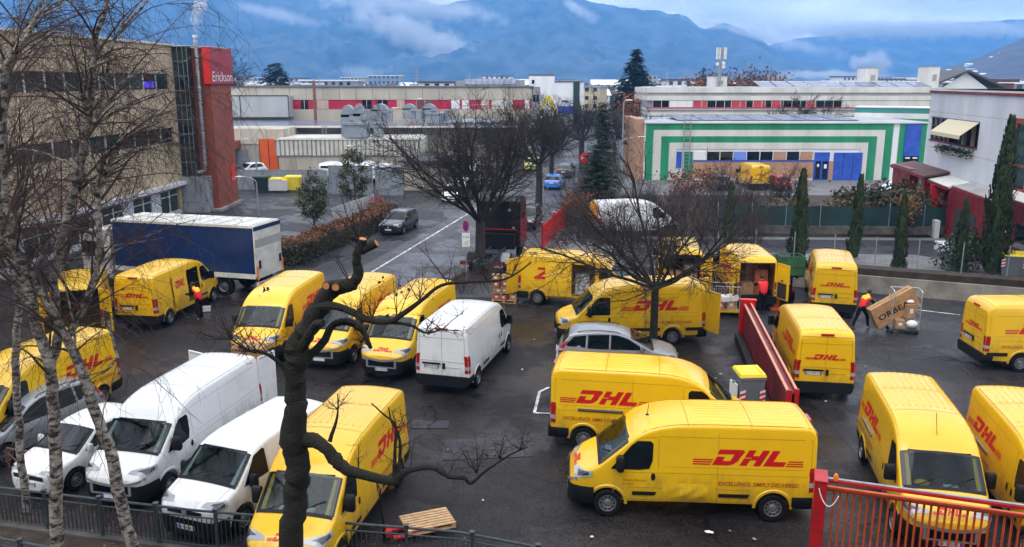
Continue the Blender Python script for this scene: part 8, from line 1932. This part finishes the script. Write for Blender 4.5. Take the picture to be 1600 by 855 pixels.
# roof lantern on factory roof + smoke + mist
def vol(name, label, blobs, dens, col, ns, kind='stuff', aniso=.2, thr=(.42, .62), emis=0):
    m = bpy.data.materials.new(name); m.use_nodes = True; t = m.node_tree; t.nodes.clear(); o_ = t.nodes.new('ShaderNodeOutputMaterial'); pv = t.nodes.new('ShaderNodeVolumePrincipled')
    pv.inputs['Color'].default_value = (*col, 1); pv.inputs['Anisotropy'].default_value = aniso
    g = t.nodes.new('ShaderNodeTexCoord'); n = t.nodes.new('ShaderNodeTexNoise'); n.inputs['Scale'].default_value = ns; n.inputs['Detail'].default_value = 7; n.inputs['Roughness'].default_value = .65
    r1 = t.nodes.new('ShaderNodeMapRange'); r1.inputs['From Min'].default_value = thr[0]; r1.inputs['From Max'].default_value = thr[1]; r1.inputs['To Max'].default_value = dens
    t.links.new(g.outputs['Object'], n.inputs['Vector']); t.links.new(n.outputs['Fac'], r1.inputs['Value']); t.links.new(r1.outputs[0], pv.inputs['Density']); t.links.new(pv.outputs[0], o_.inputs['Volume'])
    MATS[name] = m; mb = MB()
    for c, r_, sq in blobs: mb.ball(c, r_, name, 14, sq)
    o = mb.build(name); 
    if len(blobs) > 1:
        rm = o.modifiers.new('r', 'REMESH'); rm.mode = 'VOXEL'; rm.voxel_size = max(min(b[1] for b in blobs)*.22, .02); dg = bpy.context.evaluated_depsgraph_get(); dg.update(); me = bpy.data.meshes.new_from_object(o.evaluated_get(dg)); o.modifiers.clear(); o.data = me
        if not me.materials: me.materials.append(m)
    tag(o, label, None, None, kind); return o
Yp = 69.5
vol('smoke', 'thin white smoke rising from the steel flue pipe', [((W(311-(57-v)*.02*k_, v, Yp).x+dx, Yp, W(310, v, Yp).z), r_, (1, 1, 1.3)) for v, r_, dx, k_ in ((54, .16, 0, 1), (48, .24, -.08, 1), (41, .34, -.2, 1), (33, .42, -.3, 1), (25, .5, -.1, 1), (16, .5, .0, 1), (7, .55, .15, 1))], 1.6, (.95, .95, .97), 1.6, thr=(.40, .7))
def mist(label, u, v, Y, rx, rz, ry, dens, tilt=0):
    m = bpy.data.materials.new('mist'); m.use_nodes = True; t = m.node_tree; t.nodes.clear(); o_ = t.nodes.new('ShaderNodeOutputMaterial'); pv = t.nodes.new('ShaderNodeVolumePrincipled'); pv.inputs['Color'].default_value = (.95, .96, .98, 1); pv.inputs['Anisotropy'].default_value = .1
    tc_ = t.nodes.new('ShaderNodeTexCoord'); ln = t.nodes.new('ShaderNodeVectorMath'); ln.operation = 'LENGTH'; t.links.new(tc_.outputs['Object'], ln.inputs[0])
    fo_ = t.nodes.new('ShaderNodeMapRange'); fo_.interpolation_type = 'SMOOTHSTEP'; fo_.inputs['From Min'].default_value = .1; fo_.inputs['From Max'].default_value = 1; fo_.inputs['To Min'].default_value = 1; fo_.inputs['To Max'].default_value = 0; t.links.new(ln.outputs['Value'], fo_.inputs['Value'])
    ge = t.nodes.new('ShaderNodeNewGeometry'); n = t.nodes.new('ShaderNodeTexNoise'); n.inputs['Scale'].default_value = .022; n.inputs['Detail'].default_value = 8; n.inputs['Roughness'].default_value = .62; t.links.new(ge.outputs['Position'], n.inputs['Vector'])
    ad = t.nodes.new('ShaderNodeMath'); ad.operation = 'MULTIPLY_ADD'; ad.inputs[1].default_value = .36; t.links.new(fo_.outputs[0], ad.inputs[0]); t.links.new(n.outputs['Fac'], ad.inputs[2])
    r1 = t.nodes.new('ShaderNodeMapRange'); r1.inputs['From Min'].default_value = .56; r1.inputs['From Max'].default_value = .86; r1.inputs['To Max'].default_value = dens; t.links.new(ad.outputs[0], r1.inputs['Value']); t.links.new(r1.outputs[0], pv.inputs['Density']); t.links.new(pv.outputs[0], o_.inputs['Volume'])
    MATS['mist'] = m; p = W(u, v, Y); k = Y/CF; o = MB().ball((0, 0, 0), 1.0, 'mist', 20).build('mist', None, p); o.scale = (rx*k, ry, rz*k); o.rotation_euler = (0, R(tilt), 0); return tag(o, label, None, None, 'stuff')
for a in (('diagonal bank of mist across the middle of the mountain', 665, 62, 2350, 190, 30, 100, .030, 20), ('pale mist under the diagonal bank', 735, 98, 2300, 150, 30, 90, .026, 0), ('long low mist in front of the mountain foot', 900, 118, 2250, 190, 17, 80, .045, 4), ('thin mist over the left town', 520, 116, 2200, 280, 18, 70, .022, 0),
          ('white puff of mist above the right solar roof', 1366, 100, 1900, 44, 26, 30, .07, 0), ('low mist trailing left of the white puff', 1300, 118, 1950, 100, 11, 40, .05, 0), ('cloud hanging on the ridge left of the summit', 640, 10, 2500, 190, 22, 80, .03, 6), ('cloud at the upper left of the mountain', 430, 22, 2500, 100, 14, 60, .018, 12),
          ('mist tongue in the summit gully', 905, 16, 2600, 46, 13, 50, .03, 30), ('cloud layer lying over the far right ridge', 1400, 46, 3000, 330, 20, 130, .03, 0), ('cloud layer over the saddle of the ridge', 1190, 58, 2900, 170, 14, 90, .02, 12)): mist(*a)
mb = MB()
HZ = .00030
m = bpy.data.materials.new('haze'); m.use_nodes = True; t = m.node_tree; t.nodes.clear(); o_ = t.nodes.new('ShaderNodeOutputMaterial'); pv = t.nodes.new('ShaderNodeVolumePrincipled')
pv.inputs['Color'].default_value = (.15, .47, 1.0, 1); pv.inputs['Density'].default_value = HZ; pv.inputs['Anisotropy'].default_value = 0; t.links.new(pv.outputs[0], o_.inputs['Volume']); MATS['haze'] = m
mb.box((0, 2300, 189), (9000, 4700, 384), 'haze'); o = mb.build('haze'); tag(o, 'blue winter haze filling the valley', None, None, 'stuff')
